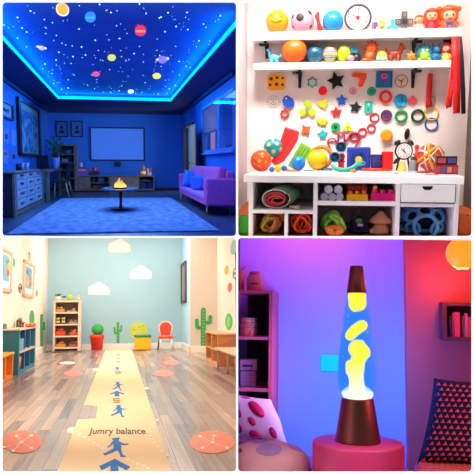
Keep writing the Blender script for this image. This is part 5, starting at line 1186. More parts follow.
runner(.44, 117.4, 386, 'runner_print')
def arrow(cx, cy, w_, h_, m=bluep, nm='arrow_print'): pr(nm, [[(cx-w_, cy+h_*.1), (cx, cy-h_), (cx+w_, cy+h_*.1), (cx+w_*.8, cy+h_*.3), (cx+w_*.3, cy-h_*.2), (cx+w_*.32, cy+h_), (cx-w_*.32, cy+h_), (cx-w_*.3, cy-h_*.2), (cx-w_*.8, cy+h_*.3)]], m, None)
arrow(117, 393.7, 7.6, 2.8); arrow(117.3, 368.4, 4.6, 1.5)
arrow(118.3, 358.8, 2.4, .7, grp); 
def ds(u, v, w_, h_, s_='5', m=redp, nm='number_print'):
    a = mp(u, v+h_/2); b = mp(u, v-h_/2); hh = (b-a).length; c = mp(u, v); k = w_*c.y/F
    w2 = w_/2; h2 = h_/2; e = h_*.14; x = w_*.13
    r_ = lambda a, b, cc, d_: [(u+a, v+b), (u+cc, v+b), (u+cc, v+d_), (u+a, v+d_)]
    pr(nm, [r_(-w2, -h2, w2, -h2+e*1.3), r_(-w2, -e*.65, w2, e*.65), r_(-w2, h2-e*1.3, w2, h2), r_(-w2, -h2+e*1.3, -w2+x*1.6, -e*.65), r_(w2-x*1.6, e*.65, w2, h2-e*1.3)], m, None, .004, .0112)
ds(116.5, 400.6, 6.2, 4.6, 'S'); ds(118, 372.3, 5.6, 2.6, 'S'); ds(118.5, 362, 3.6, 1.3, 'S', grp); ds(118.3, 354.6, 3.4, 1.2, 'S', grp)
c = mp(117.7, 431.3, .012); a = mp(117.7, 435.2, .012); b = mp(117.7, 427.4, .012); hy = (b.y-a.y); k = c.y/F
mb = t.mb(); xd_ = (mp(146, 431)-mp(89, 431)).normalized(); mb.text('Jumry balance', V((c.x, c.y, H+.013)), xd_, (0, hy/(8.2*k)*.95, 0), 9.6*k); t.add('lettering', mb, dkp, label='dark brown words Jumry balance')
def dashes(pts, n_, rx, ry, lab=None):
    P_ = []
    for i in range(n_):
        q_ = i/(n_-1)*(len(pts)-1); j = min(int(q_), len(pts)-2); f_ = q_-j
        u = pts[j][0]*(1-f_)+pts[j+1][0]*f_; v = pts[j][1]*(1-f_)+pts[j+1][1]*f_; s_ = (v-330)/110; P_.append(el(u, v, rx*s_, ry*s_, 8))
    for p in P_: pr('dash_print', [p], crm, None, .002)
dashes([(80, 434), (103, 448.5)], 6, 1.8, .9); dashes([(83, 427), (108, 414), (112, 409.5), (98, 402)], 10, 1.5, .7)
dashes([(157, 420), (149, 430), (152, 441), (167, 455)], 11, 1.6, .8); dashes([(128, 459), (148, 468)], 5, 1.9, .9)
dashes([(134, 378), (144, 388)], 4, 1.8, .8); dashes([(86, 402), (103, 391)], 4, 1.4, .6)
def sticker(u, v, rx, ry, c_, lab, dots_=(), name='floor_sticker_or_reflection'):
    tt = Thing(R, name, lab, 'floor sticker', mp(u, v, 0)); A = [mp(u+rx*math.cos(2*PI*i/36), v+ry*math.sin(2*PI*i/36), .0015) for i in range(36)]
    mb = tt.mb().mat(M(c_, .45)).prism(A[::-1], (0, 0, .005)); mb.mat(crm)
    for (du, dv) in dots_: mb.prism([mp(u+du+x[0], v+dv+x[1], .0065) for x in el(0, 0, rx*.09, ry*.1)][::-1], (0, 0, .003))
    for (du, dv) in dots_[1:]:
        a_ = mp(u+dots_[0][0], v+dots_[0][1], .0065); b_ = mp(u+du, v+dv, .0065); s_ = V((a_.y-b_.y, b_.x-a_.x, 0)).normalized()*.004; mb.prism([a_-s_, b_-s_, b_+s_, a_+s_][::1], (0, 0, .001))
    tt.solo(mb)
sticker(22.2, 442, 20, 11.3, 'f27a5c', 'large coral red round sticker with joined white dots on the wood floor at the left', [(-1, 0), (9, -6.5), (-5.5, -6), (9, 6), (-18, 5), (-9, 9)])
sticker(212.3, 442.3, 22.8, 11.3, 'f58a66', 'large coral red round sticker with joined white dots on the wood floor at the right', [(0, 0), (-12, -6), (2, -6.4), (15, 5.6), (-10, 5.6)])
sticker(73.2, 373.4, 9.4, 2.8, 'f08068', 'small coral oval sticker left of the runner mat'); sticker(163.6, 373.4, 11.2, 3, 'f08870', 'coral oval sticker right of the runner mat')
sticker(171.8, 362.6, 8, 2.4, 'f0907c', 'coral reflection of the red chair painted on the floor as an oval')  # reflection of the chair, painted as a flat oval
sticker(67.3, 363, 8, 1.3, 'f8e4c8', 'pale cream oval sticker on the floor near the bookshelf')
sticker(73.3, 430.7, 6.2, 3.4, 'fdf3d6', 'small cream round sticker at the left edge of the runner mat')
sticker(95.6, 369.8, 3.4, 1.2, 'fdf3dc', 'tiny cream sticker at the left mat edge near the far end'); sticker(145, 388.4, 4.4, 1.2, 'fdf3dc', 'tiny cream sticker at the right mat edge')
# ---- decals
def decal(pl, poly, m, name, lab, cat, th=.012, extra=None):
    """pl: ('y',val) or ('x',val)"""
    f = (lambda u, v: R.y(u, v, pl[1]-.003)) if pl[0] == 'y' else (lambda u, v: R.x(u, v, pl[1]))
    A = [f(u, v) for u, v in poly]; cc = sum(A, V((0, 0, 0)))/len(A); tt = Thing(R, name, lab, cat, cc)
    dv = V((0, -th, 0)) if pl[0] == 'y' else V((th if pl[1] < 0 else -th, 0, 0))
    mb = tt.mb().mat(m); 
    if pl[0] == 'y': mb.prism(A, dv)
    else: mb.prism([p+dv*.1 for p in A], dv)
    if extra:
        for (P2, m2) in extra: mb.mat(m2).prism([f(u, v)+dv*1.02 for u, v in P2], dv*.4)
    tt.solo(mb); return tt
def cloudpoly(cx, cy, w_, h_):
    arcs = [(cx-w_*.33, cy+h_*.12, w_*.17, h_*.38), (cx-w_*.16, cy-h_*.12, w_*.13, h_*.30), (cx+.02*w_, cy-h_*.18, w_*.19, h_*.36), (cx+w_*.22, cy-.02*h_, w_*.14, h_*.34), (cx+w_*.36, cy+h_*.16, w_*.14, h_*.34)]
    out = []
    for i in range(61):
        x = cx-w_*.5+w_*i/60; y = cy+h_*.3
        for (a, b, rx, ry) in arcs:
            if abs(x-a) < rx: y = min(y, b-ry*math.sqrt(1-((x-a)/rx)**2))
        out.append((x, y))
    return [(cx-w_*.47, cy+h_*.42), (cx-w_*.5, cy+h_*.3)]+out[1:-1]+[(cx+w_*.5, cy+h_*.3), (cx+w_*.47, cy+h_*.42), (cx+w_*.4, cy+h_*.48), (cx-w_*.4, cy+h_*.48)]
decal(('y', YB), cloudpoly(98.7, 289, 21.5, 12.5), M('fbf4e4', .7), 'wall_cloud', 'cream cloud decal above the red plant pot', 'cloud decal')
decal(('y', YB), cloudpoly(141, 272.5, 22, 13.5), M('fbf4e4', .7), 'wall_cloud', 'cream cloud decal above the yellow bush and box', 'cloud decal')
decal(('y', YB), cloudpoly(119.5, 246, 22.5, 13), M('f4d8cc', .7), 'wall_cloud', 'topmost pinkish cloud decal on the blue wall', 'cloud decal')
grn = M('3c9c50', .6, var=.05); grl = M('8cc880', .6)
def capsule(u0, v0, u1, v1, r, n=7):
    a = math.atan2(v1-v0, u1-u0); o = []
    for i in range(n): q_ = a-PI/2+PI*i/(n-1); o.append((u1+r*math.cos(q_), v1+r*math.sin(q_)))
    for i in range(n): q_ = a+PI/2+PI*i/(n-1); o.append((u0+r*math.cos(q_), v0+r*math.sin(q_)))
    return o
def cactus(pl, cx, v0, v1, r, al, ar, lab, m=grn, marks=True, squash=1.0):
    """al/ar: (du, vbottom, vtop) of the arms"""
    f = (lambda u, v: R.y(u, v, pl[1]-.004)) if pl[0] == 'y' else (lambda u, v: R.x(u, v, pl[1]))
    dv = V((0, -.02, 0)) if pl[0] == 'y' else V((.02 if pl[1] < 0 else -.02, 0, 0))
    tt = Thing(R, 'wall_cactus', lab, 'cactus decal', f(cx, v1)); mb = tt.mb().mat(m)
    sq = lambda P_: [(cx+(u-cx)*squash, v) for u, v in P_]
    mb.prism([f(*p) for p in sq(capsule(cx, v1, cx, v0+r, r))], dv)
    for q_, i in ((al, 0), (ar, 1)):
        if not q_: continue
        du, vb, vt = q_; rr = r*.72
        mb.prism([f(*p)+dv*.1 for p in sq(capsule(cx, vb, cx+du, vb-rr*.8, rr))], dv); mb.prism([f(*p)+dv*.2 for p in sq(capsule(cx+du, vb-rr*.8, cx+du*1.06, vt+rr, rr))], dv)
    if marks:
        mb.mat(grl); n_ = int((v1-v0)/3.2)
        for i in range(1, n_): v = v0+(v1-v0)*i/n_; mb.prism([f(*p)+dv*1.25 for p in sq([(cx-r*.5, v-.3), (cx+r*.5, v-.3), (cx+r*.5, v+.3), (cx-r*.5, v+.3)])], dv*.2)
    tt.solo(mb)
cactus(('y', YB), 118, 322, 342, 1.25, (-3.2, 333.5, 327), (3.2, 331.5, 325), 'small green cactus decal above the far end of the mat')
cactus(('y', YP), 203.3, 307.6, 346.5, 2.5, (-6.2, 328.5, 318.5), (6.6, 323.5, 315), 'tall green cactus decal on the beige wall section')
cactus(('x', XL), 41.3, 314, 345, 1.3, None, (2.2, 330, 322), 'thin green cactus decal on the cream wall behind the teal unit')
cactus(('x', XL), 4.6, 323.5, 352, 1.5, (-1.8, 343, 336), None, 'green cactus decal on the cream wall left of the teal unit', M('3a8448', .6))
def ov(cx, cy, rx, ry, rot=0, n=20): 
    o = []
    for i in range(n):
        a = 2*PI*i/n; x = rx*math.cos(a); y = ry*math.sin(a); o.append((cx+x*math.cos(rot)-y*math.sin(rot), cy+x*math.sin(rot)+y*math.cos(rot)))
    return o
LW = ('x', XL); RW = ('x', XR)
decal(LW, ov(13.6, 262, 1.5, 4.8, -.1), M('58b070', .6), 'wall_leaf', 'green oval leaf decal between the two posters', 'leaf decal')
decal(LW, ov(29.3, 256.5, 1.2, 4.6), M('d8b848', .6), 'wall_leaf', 'yellow and grey leaf decal above the second poster', 'leaf decal', extra=[(ov(29, 253.5, .8, 2), M('88888c', .6))])
decal(LW, ov(34.6, 271, 1.0, 3.6), M('e0b050', .6), 'wall_leaf', 'yellow-orange leaf decal right of the second poster', 'leaf decal')
decal(LW, ov(20, 288.2, 1.8, 4.8), M('5c4c48', .6), 'wall_leaf', 'dark brown patterned oval decal below the two posters', 'leaf decal', extra=[(ov(19.6, 286, .8, 1.2), M('c8b8ac', .6)), (ov(20.2, 290.6, .8, 1.2), M('c8b8ac', .6))])
decal(LW, ov(36.6, 293, 1.1, 3.8), M('8ca888', .6), 'wall_leaf', 'grey-green leaf decal low on the cream wall near the corner', 'leaf decal')
decal(LW, ov(31.7, 318, 2.4, 7.8), M('48a85c', .6), 'wall_leaf', 'large green pointed leaf decal above the teal unit', 'leaf decal')
decal(RW, ov(234, 247, 3.2, 8, .15), M('88b4b4', .6), 'wall_leaf', 'grey-teal leaf decal at the top of the right wall', 'leaf decal')
decal(RW, ov(226.6, 270.2, 2, 4.8, .12), M('eaa838', .6), 'wall_leaf', 'orange-yellow leaf decal on the right wall', 'leaf decal')
decal(RW, ov(235.6, 273.4, 2.6, 6, .12), M('706460', .6), 'wall_leaf', 'dark grey patterned leaf decal at the edge of the right wall', 'leaf decal', extra=[(ov(235.3, 276, 1, 1.4), M('d8ccc0', .6)), (ov(235.3, 271, 1, 1.2), M('d8ccc0', .6))])
decal(RW, ov(230, 287.4, 2, 4.8, .12), M('e0584c', .6), 'wall_leaf', 'red leaf decal on the right wall', 'leaf decal')
decal(RW, ov(229, 321.7, 3.6, 8.6), M('54b858', .6), 'wall_leaf', 'large bright green oval leaf decal above the wooden unit', 'leaf decal', extra=[(ov(228.8, 322, 1.5, 5), M('84cc7c', .6))])
decal(('y', YB), ov(138.8, 331, 9, 9), M('c8d048', .6, var=.1, scale=2), 'wall_bush', 'round yellow-green bush decal with small dots behind the yellow box', 'bush decal', extra=[(ov(134, 330, .7, .7, 0, 8), M('5c9c3c', .6)), (ov(139.5, 327, .7, .7, 0, 8), M('5c9c3c', .6)), (ov(143, 326, .7, .7, 0, 8), M('48903c', .6)), (ov(137, 334, .7, .7, 0, 8), M('d89838', .6)), (ov(133, 335, .7, .7, 0, 8), M('d89838', .6))])
# posters
def poster(tl, tr, bl2, br2, lab, blobs):
    A = [R.x(u, v, XL+.004) for u, v in (tl, tr, br2, bl2)]; y0 = (A[0].y+A[3].y)/2; y1 = (A[1].y+A[2].y)/2; z1 = (A[0].z+A[1].z)/2; z0 = (A[2].z+A[3].z)/2
    tt = Thing(R, 'framed_poster', lab, 'poster', (XL, (y0+y1)/2, z0)); fy = (y1-y0)*.12; fz = .1
    mb = tt.mb()
    for (a, b, c, d) in ((y0, y0+fy, z0, z1), (y1-fy, y1, z0, z1), (y0, y1, z0, z0+fz), (y0, y1, z1-fz, z1)): mb.box(XL+.003, XL+.06, a, b, c, d)
    tt.add('frame', mb, M('e0b898', .5)); tt.add('mount', tt.mb().box(XL+.003, XL+.03, y0+fy*.9, y1-fy*.9, z0+fz*.9, z1-fz*.9), M('f4f0e8', .6))
    ya, yb, za, zb_ = y0+fy*1.7, y1-fy*1.7, z0+fz*3, z1-fz*1.8
    tt.add('print', tt.mb().box(XL+.03, XL+.034, ya, yb, za, zb_), M('78b8c8', .6, var=.12, scale=4))
    mb = tt.mb()
    for (a, b, s_, c_) in blobs:
        cy_ = ya+(yb-ya)*a; cz_ = za+(zb_-za)*b; mb.mat(M(c_, .6)).prism([(XL+.034, cy_+(yb-ya)*.16*s_*math.cos(q_), cz_+(zb_-za)*.09*s_*math.sin(q_)) for q_ in [2*PI*k/14 for k in range(14)]], (.004, 0, 0))
    tt.add('picture_shapes', mb)
BB = [(.25, .75, 1.2, '7068c8'), (.7, .82, .9, '68a888'), (.3, .5, 1, 'e8a848'), (.75, .5, 1.2, 'f07848'), (.3, .25, 1.2, 'e8c048'), (.75, .24, 1.3, 'e86048'), (.5, .62, .8, '4898a8')]
poster((21.4, 259), (32.8, 264.2), (23.4, 295.8), (33.3, 298.6), 'colourful framed poster on the cream wall, nearer the back corner', BB)
poster((-2, 244.5), (10.2, 252.2), (-1, 290), (11, 293.6), 'colourful framed poster on the cream wall, cut by the left edge', [(.85, .6, 1.2, 'e0b848'), (.8, .35, 1.3, 'e84858'), (.6, .42, .9, 'e89058'), (.6, .75, 1, '70a060'), (.85, .82, .8, '5890b8')])
# mirror on the pillar side
a = R.x(181.8, 262, XP-.002); b = R.x(186.9, 302.5, XP-.002); c = R.x(186.9, 260.6, XP-.002)
t = Thing(R, 'wall_panel', 'tall narrow dark-framed panel on the light blue side wall', 'panel', (XP, a.y, b.z)); mb = t.mb()
for (p, q_, r_, s_) in ((b.y, b.y+.3, b.z, c.z), (a.y-.3, a.y, b.z, c.z), (b.y, a.y, b.z, b.z+.12), (b.y, a.y, c.z-.12, c.z)): mb.box(XP-.08, XP-.004, p, q_, r_, s_)
t.add('frame', mb, M('54443c', .5)); t.add('panel', t.mb().box(XP-.03, XP-.004, b.y+.25, a.y-.25, b.z+.1, c.z-.1), M('8c8c88', .5, var=.2))
# ---- bookshelf
t = px(R, 'bookshelf', 'tall white and wood bookshelf of toys against the blue wall', 'bookshelf', 66, 351, 28.3); k = t.k
wd_ = W('e8cfb8', 'dcc0a6', (3, 3, 3)); 
mb = t.mb(); mb.box(-13, -11.2, 0, 22, 0, 50).box(11.2, 14, 0, 22, 0, 50).box(-13.2, 14.2, -.3, 22, 48.6, 50.4)
for z in (2.2, 13.6, 25.4, 37.2): mb.box(-11.2, 11.2, 0, 21, z, z+1.5)
t.add('body', mb, wd_); t.add('back_panel', t.mb().box(-12, 13, 21, 22, 2, 49), M('a89484', .6)); t.add('base_gap', t.mb().box(-11.2, 11.2, 3, 4, 0, 2.2), M('241c1c', .7))
def sitem(u, zpx, name, lab, cat, yy=28.5, dz=0): p = R.y(u, 330, yy); return Thing(R, name, lab, cat, V((p.x, yy, t0z+zpx*k0)), 28.4/F*R.kf)
t0z = t.base.z; k0 = t.k
def rowz(i): return (3.75, 15.15, 26.95, 38.75)[3-i]
def tray(u, row, w_, h_, c_, name, lab, items, cat='toy'):
    tt = sitem(u, rowz(row), name, lab, cat); tt.add('tray', tt.mb().box(-w_, w_, 0, 8, 0, h_), M(c_, .5), bevel=.01)
    rn = random.Random(int(u*7))
    for ic in items: tt.add('piece', tt.mb().ell((rn.uniform(-w_*.6, w_*.6), 3, h_+rn.uniform(.3, 1.4)), (rn.uniform(1.4, 2.4), 2.2, rn.uniform(1, 1.8)), 14, 8), M(ic, .5))
tray(60, 0, 4, 3.2, 'e89040', 'toy_tray', 'orange tray of pale toys on the top bookshelf row', ['f0c8b0', 'f8e0c8'])
tray(71.5, 0, 5.2, 1.6, 'c89878', 'toy_tray', 'flat tan tray with wooden pieces on the top bookshelf row', ['d8a888', 'c89070'])
tt = sitem(60.6, rowz(1), 'toy_crate', 'black crate with four yellow labels on the second bookshelf row', 'crate'); tt.add('crate', tt.mb().box(-5, 5, 0, 8, 0, 7.8), M('141418', .5), bevel=.01)
for (a, b) in ((-2.6, 2.2), (2.6, 2.2), (-2.6, 5.4), (2.6, 5.4)): tt.add('yellow_label', tt.mb().box(a-1.6, a+1.6, -.3, .1, b-.9, b+.9), M('e8d868', .5))
tray(73.2, 1, 4.2, 2.4, 'b09880', 'toy_tray', 'beige tray of grey toys on the second bookshelf row', ['988c88', 'c8b0a0', 'a07868'])
tray(60.5, 2, 4.6, 4.5, 'e84420', 'toy_basket', 'red basket of orange toys on the third bookshelf row', ['f05830', 'f08048', 'e03820'])
tray(73.8, 2, 4, 3.4, 'd85838', 'toy_basket', 'red and yellow basket of mixed toys on the third bookshelf row', ['e8b838', '48383c', 'e85030', 'f0d8c0'])
tray(60.8, 3, 5, 3.2, 'e09038', 'toy_basket', 'orange basket on the lowest bookshelf row', ['e8a048', 'd88830'])
tray(73.6, 3, 4, 3.2, 'b06840', 'toy_basket', 'brown basket of mixed toys on the lowest bookshelf row', ['9c6848', 'e0a070', '6c4438'])
ztop_ = 50.4
t = sitem(56.8, ztop_, 'potted_plant', 'trailing green plant in a pink-white pot on top of the bookshelf', 'plant'); t.add('pot', t.mb().lathe((0, 4, 0), [(2, 0), (2.8, 4.2), (2.5, 4.2), (2.2, 3)], 20), M('f0d0c4', .5))
mb = t.mb(); rn = random.Random(2)
for i in range(46):
    a = rn.uniform(0, 2*PI); e_ = rn.uniform(2, 5.4); P0 = V((0, 4, 4)); P1 = P0+V((e_*.6*math.cos(a), e_*.6*math.sin(a), 3)); P2 = P0+V((e_*math.cos(a), e_*math.sin(a), rn.uniform(-1.5, 3)))
    s_ = V((-math.sin(a), math.cos(a), 0))*.5; mb.add([P0, P1-s_, P2, P1+s_], [(0, 1, 2, 3)])
t.add('foliage', mb, M('5c8858', .6, var=.2))
t = sitem(63, ztop_, 'potted_plant', 'low spiky green plant in a small grey pot beside the trailing plant', 'plant'); t.add('pot', t.mb().lathe((0, 4, 0), [(1.4, 0), (1.9, 2.6), (1.6, 2.6)], 18), M('b8b0a8', .5))
mb = t.mb()
for i in range(20): a = i*2.4; e_ = 3.4; mb.add([V((0, 4, 2)), V((e_*.5*math.cos(a)-.3, 4+e_*.5*math.sin(a), 4)), V((e_*math.cos(a), 4+e_*math.sin(a), 5)), V((e_*.5*math.cos(a)+.3, 4+e_*.5*math.sin(a), 4))], [(0, 1, 2, 3)])
t.add('foliage', mb, M('3c6c40', .6, var=.2))
t = sitem(69, ztop_, 'toy_cup', 'lime green cup on top of the bookshelf', 'cup'); t.solo(t.mb().lathe((0, 4, 0), [(2.3, 0), (2.9, 5.8), (2.5, 5.8), (2, 1)], 22), M('a0c838', .5))
t = sitem(77.6, ztop_, 'toy_cup', 'small tan cup with an orange top on the bookshelf', 'cup'); t.add('cup', t.mb().lathe((0, 4, 0), [(1.8, 0), (2.1, 3.8), (1.8, 3.8)], 20), M('d8bc98', .5)); t.add('top', t.mb().ell((0, 4, 4), (1.7, 1.7, 1.4)), M('e0a070', .5))
# ---- red pot with ball shrub
t = px(R, 'potted_shrub', 'round green ball shrub in a tapered red pot against the blue wall', 'potted shrub', 96.8, 350, 29.0)
t.add('pot', t.mb().lathe((0, 0, 0), [(5.4, 0), (6.6, 11.6), (7.2, 11.7), (7.3, 15.4), (6.4, 15.4), (6, 13)], 30), M('ee3c22', .4)); t.add('foliage', t.mb().ell((.6, 0, 20.4), (5.9, 5.6, 5.9), 28, 18), M('349c40', .7, bump=.4, scale=12)); t.add('stem', t.mb().cyl((.6, 0, 0), .8, 12, 16, 10), M('5c4030', .6))
# ---- yellow box
t = px(R, 'storage_box', 'yellow storage box with a dark green lid in front of the bush decal', 'box', 142.7, 349.8, 28.8)
t.add('box', t.mb().box(-8.3, 8.3, 0, 14, 0, 12.6), M('fcb80c', .4), bevel=.03); t.add('lid', t.mb().box(-8.8, 8.8, -.5, 14.5, 12.6, 15), M('188450', .45), bevel=.03)
# ---- chair
t = px(R, 'kids_chair', 'small chair with a rounded red back, red seat and cream legs by the blue wall', 'chair', 166.2, 350.5, 27.9)
cr_ = M('e8d8c4', .5); rdm = M('f04428', .5)
def backp(r_, grow): 
    o = []
    for i in range(25): a = -.35+(PI+.7)*i/24; o.append(((r_+grow)*1.05*math.cos(a), 23+(r_+grow)*1.0*math.sin(a)))
    return o+[(-(4.8+grow), 15), (4.8+grow, 15)]
bp_ = [(x, z) for x, z in backp(5.9, 0)]
t.add('back_frame', t.mb().plate([(x, z) for x, z in backp(7.1, 0)], 10, 11.5), cr_); t.add('backrest', t.mb().plate(bp_, 9.2, 10.5), rdm, bevel=.02)
t.add('seat', t.mb().box(-7.8, 7.8, -1, 11, 12.2, 14.4), rdm, bevel=.04); t.add('seat_frame', t.mb().box(-6.8, 6.8, 0, 10.5, 10.6, 12.2), cr_)
for s_ in (-1, 1):
    t.add('leg', t.mb().tube([(s_*5.6, .4, 11), (s_*6.4, 0, 0)], [1.1, .9], 8), cr_); t.add('leg', t.mb().tube([(s_*6.4, 10, 12), (s_*8, 11.5, 0)], [.9, .8], 8), M('54423c', .5), label='dark rear leg')
# ---- teal cube unit
tl_ = M('1c7c90', .5, var=.04); tl2 = M('20649c', .5); top_ = W('dcc8b4', 'ccb49c')
t = Thing(R, 'cube_unit', 'teal open cube unit with a pale wooden top along the cream wall', 'shelf unit', (-2.95, 20, H)); y0, y1, x0, x1, z0, z1 = 18.3, 21.8, XL+.07, -2.68, H+.003, -.43
t.add('side_panel', t.mb().box(x0, x1, y0, y0+.18, z0, z1), tl_); t.add('side_panel', t.mb().box(x0, x1, y1-.18, y1, z0, z1), tl_); t.add('back_panel', t.mb().box(x0, x0+.03, y0+.18, y1-.18, z0, z1), tl2)
for yy in (y0+1.22, y0+2.3): t.add('divider', t.mb().box(x0+.03, x1-.02, yy, yy+.12, z0+.05, z1), tl2)
t.add('shelf', t.mb().box(x0+.03, x1, y0+.18, y1-.18, -1.06, -1.0), top_); t.add('base', t.mb().box(x0, x1, y0+.18, y1-.18, z0, z0+.07), tl_); t.add('top', t.mb().box(x0, x1+.03, y0-.1, y1+.1, z1, z1+.035), top_)
def inun(y, z, name, lab, cat, shape, m):
    tt = Thing(R, name, lab, cat, V((x1-.15, y, z))); tt.solo(shape(tt.mb()), m)
inun(19.0, z0+.08, 'toy_bin', 'orange bin in the lower near compartment of the teal unit', 'bin', lambda mb: mb.lathe((x1-.17, 19.0, z0+.08), [(.11, 0), (.14, .36), (.12, .36), (.1, .05)], 20, 1, 2), M('f08018', .5))
inun(19.0, -1.0, 'toy_bin', 'light blue bin in the upper near compartment of the teal unit', 'bin', lambda mb: mb.box(x1-.3, x1-.03, 18.6, 19.4, -.995, -.68), M('58a8c0', .5))
t = Thing(R, 'toy_fruit', 'orange round toys in a low dish on the teal unit', 'toy', R.z(31, 327, -.395)); b = t.base
t.add('dish', t.mb().lathe(b, [(.1, 0), (.16, .03), (.15, .04)], 20, 1, 3), M('b86c3c', .5))
for i, (dx, dy, c_) in enumerate(((-.08, -.5, 'e86020'), (.0, .1, 'f08828'), (.04, .6, 'e07030'), (-.04, .3, 'd84820'))): t.add('fruit', t.mb().ell(b+V((dx, dy*.7, .07)), (.055, .13, .055), 14, 10), M(c_, .5))
for (u, c1, c2, h_, lab) in ((19.8, '8c5c48', 'a8785c', .30, 'taller brown toy mushroom on the teal unit'), (22.6, '74504c', '946858', .18, 'short brown toy mushroom on the teal unit'), (17.2, '5c9850', '6cb060', .24, 'tiny green toy cactus on the teal unit')):
    b = R.z(u, 327.3, -.395); t = Thing(R, 'toy_mushroom' if 'mush' in lab else 'toy_cactus', lab, 'toy', b); t.add('stem', t.mb().lathe(b, [(.04, 0), (.03, h_*.7)], 14, 1, 2), M(c2, .5)); t.add('cap', t.mb().ell(b+V((0, 0, h_*.75)), (.06 if 'mush' in lab else .035, .16, h_*.28), 16, 10), M(c1, .5))
# ---- yellow bench unit
ye = M('f8b408', .4, var=.03); og = M('f08818', .5)
t = Thing(R, 'bench_unit', 'low yellow bench with orange open compartments at the left edge', 'bench', (-3, 16, H)); x1b = -2.75; y0, y1, zt_ = 13.4, 17.9, -.975
t.add('top', t.mb().box(x0, x1b+.02, y0, y1+.05, zt_-.05, zt_), ye, bevel=.01)
for yy in (y0, y0+1.1, y0+2.2, y0+3.3, y1-.12): t.add('divider', t.mb().box(x0, x1b, yy, yy+.12, H+.003, zt_-.05), og)
t.add('back_panel', t.mb().box(x0, x0+.03, y0, y1, H+.003, zt_-.05), og); t.add('base', t.mb().box(x0, x1b, y0, y1, H+.003, H+.07), og)
# ---- wooden unit right
wo_ = W('d08850', 'bc7440', (1.5, 1.5, 8)); wo2 = W('b4602c', '984c20', (1.5, 1.5, 8))
t = Thing(R, 'wooden_cube_unit', 'orange-brown wooden unit of open cubes against the right wall', 'shelf unit', (3.2, 20.7, H)); x0, x1, y0, y1, z1 = 2.91, 3.47, 19.3, 22.1, -.68; z0 = H+.003
lt_ = W('e0a46c', 'd09058')
t.add('top', t.mb().box(x0-.02, x1, y0-.05, y1+.05, z1, z1+.04), lt_)
t.add('side_panel', t.mb().box(x0, x1, y0, y0+.12, z0, z1), wo_); t.add('side_panel', t.mb().box(x0, x1, y1-.12, y1, z0, z1), wo_); t.add('back_panel', t.mb().box(x1-.05, x1, y0, y1, z0, z1), wo2)
t.add('divider', t.mb().box(x0, x1-.05, y0+1.35, y0+1.45, z0, z1), lt_); t.add('shelf', t.mb().box(x0, x1-.05, y0+.1, y1-.1, -1.17, -1.12), lt_); t.add('base', t.mb().box(x0, x1-.05, y0+.1, y1-.1, z0, z0+.08), lt_)
t = Thing(R, 'side_table', 'pale wooden table with grey metal legs in front of the wooden cube unit', 'table', (2.95, 17, H)); zt_ = -1.06
xe = lambda y: min(3.4, R.y(236, 350, y).x)
A = [(2.74, 15.5, zt_), (xe(15.5), 15.5, zt_), (xe(18.9), 18.9, zt_), (2.74, 18.9, zt_)]
t.add('table_top', t.mb().prism(A, (0, 0, .035)), W('e4c8a8', 'd8b894'))
for (xx, yy) in ((2.8, 15.7), (2.82, 17.0), (2.8, 18.6)): t.add('leg', t.mb().tube([(xx, yy, zt_), (xx, yy, H)], .022, 8), M('a8a4a0', .35, metal=.6))
# ============================================================ BOTTOM RIGHT: lava lamp corner
R = BR; ZF = -1.95; YA = 9.6; YC = 9.0
lil = M('a6a4f4', .65, var=.02, scale=1)  # coloured light put into the paint of white walls
xa = R.y(238.3, 350, YA).x
xb = R.y(371.5, 350, YA).x; xc = R.y(406.6, 350, YC).x; xe_ = 2.3
zt = R.y(300, 237.7, YA).z+.0
zf = R.y(300, 237.7, 6.44).z
zT = 1.75
def tubez(y): return R.y(300, 237.8, y).z
# floor, walls
quad(R, 'floor', [V((R.y(237.9, 450, 6.54).x, 6.54, ZF)), V((xe_, 6.54, ZF)), V((xe_, YA, ZF)), V((R.y(237.9, 450, YA).x, YA, ZF))], M('a87088', .6, var=.05))
quad(R, 'wall_back', [V((xa-.004, YA, ZF)), V((xb, YA, ZF)), V((xb, YA, zT)), V((xa-.004, YA, zT))], lil)
quad(R, 'wall_side', [V((xb, YA, ZF)), V((xc, YC+.25, ZF)), V((xc, YC+.25, zT)), V((xb, YA, zT))], lil)
mb = MB().add([(xc, YC, ZF), (xe_, YC, ZF), (xe_, YC, zT), (xc, YC, zT)], [(0, 1, 2, 3)]).add([(xc, YC, ZF), (xc, YC+.25, ZF), (xc, YC+.25, zT), (xc, YC, zT)], [(0, 1, 2, 3)])
struct(R, 'wall_front', mb, M('c85058', .65, var=.02, scale=1))
quad(R, 'wall_right', [V((xe_, 6.54, ZF)), V((xe_, YC, ZF)), V((xe_, YC, zT)), V((xe_, 8.36, zT)), V((xe_, 8.3, tubez(8.3))), V((xe_, 6.54, tubez(6.54)))], M('c85070', .65))
lf = [R.fr(237.9, 480), R.y(237.9, 480, YA+.1), R.y(237.9, 170, YA+.1), R.y(237.9, 170, 8.35), R.y(237.9, 237.6, 8.3), R.fr(237.9, 237.6)]
quad(R, 'wall_left', lf, M('c090b8', .7))
# roof: sloped above the opening up to 8.1, then higher in front of the back wall
mb = MB(); xL_, xR_ = xa, xe_; uL = lambda y: R.y(237.9, 236, y).x
mb.add([R.fr(237.8, 237.7), R.fr(540, 237.7), (xR_, 8.35, tubez(8.35)), (uL(8.35), 8.35, tubez(8.35))], [(0, 1, 2, 3)])
mb.add([(uL(8.35), 8.35, tubez(8.35)), (xR_, 8.35, tubez(8.35)), (xR_, 8.35, zT), (uL(8.35), 8.35, zT)], [(0, 1, 2, 3)])
mb.add([(uL(8.35), 8.35, zT), (xR_, 8.35, zT), (xR_, YA+.1, zT), (uL(YA+.1), YA+.1, zT)], [(0, 1, 2, 3)])
struct(R, 'ceiling', mb, M('b080b0', .7))
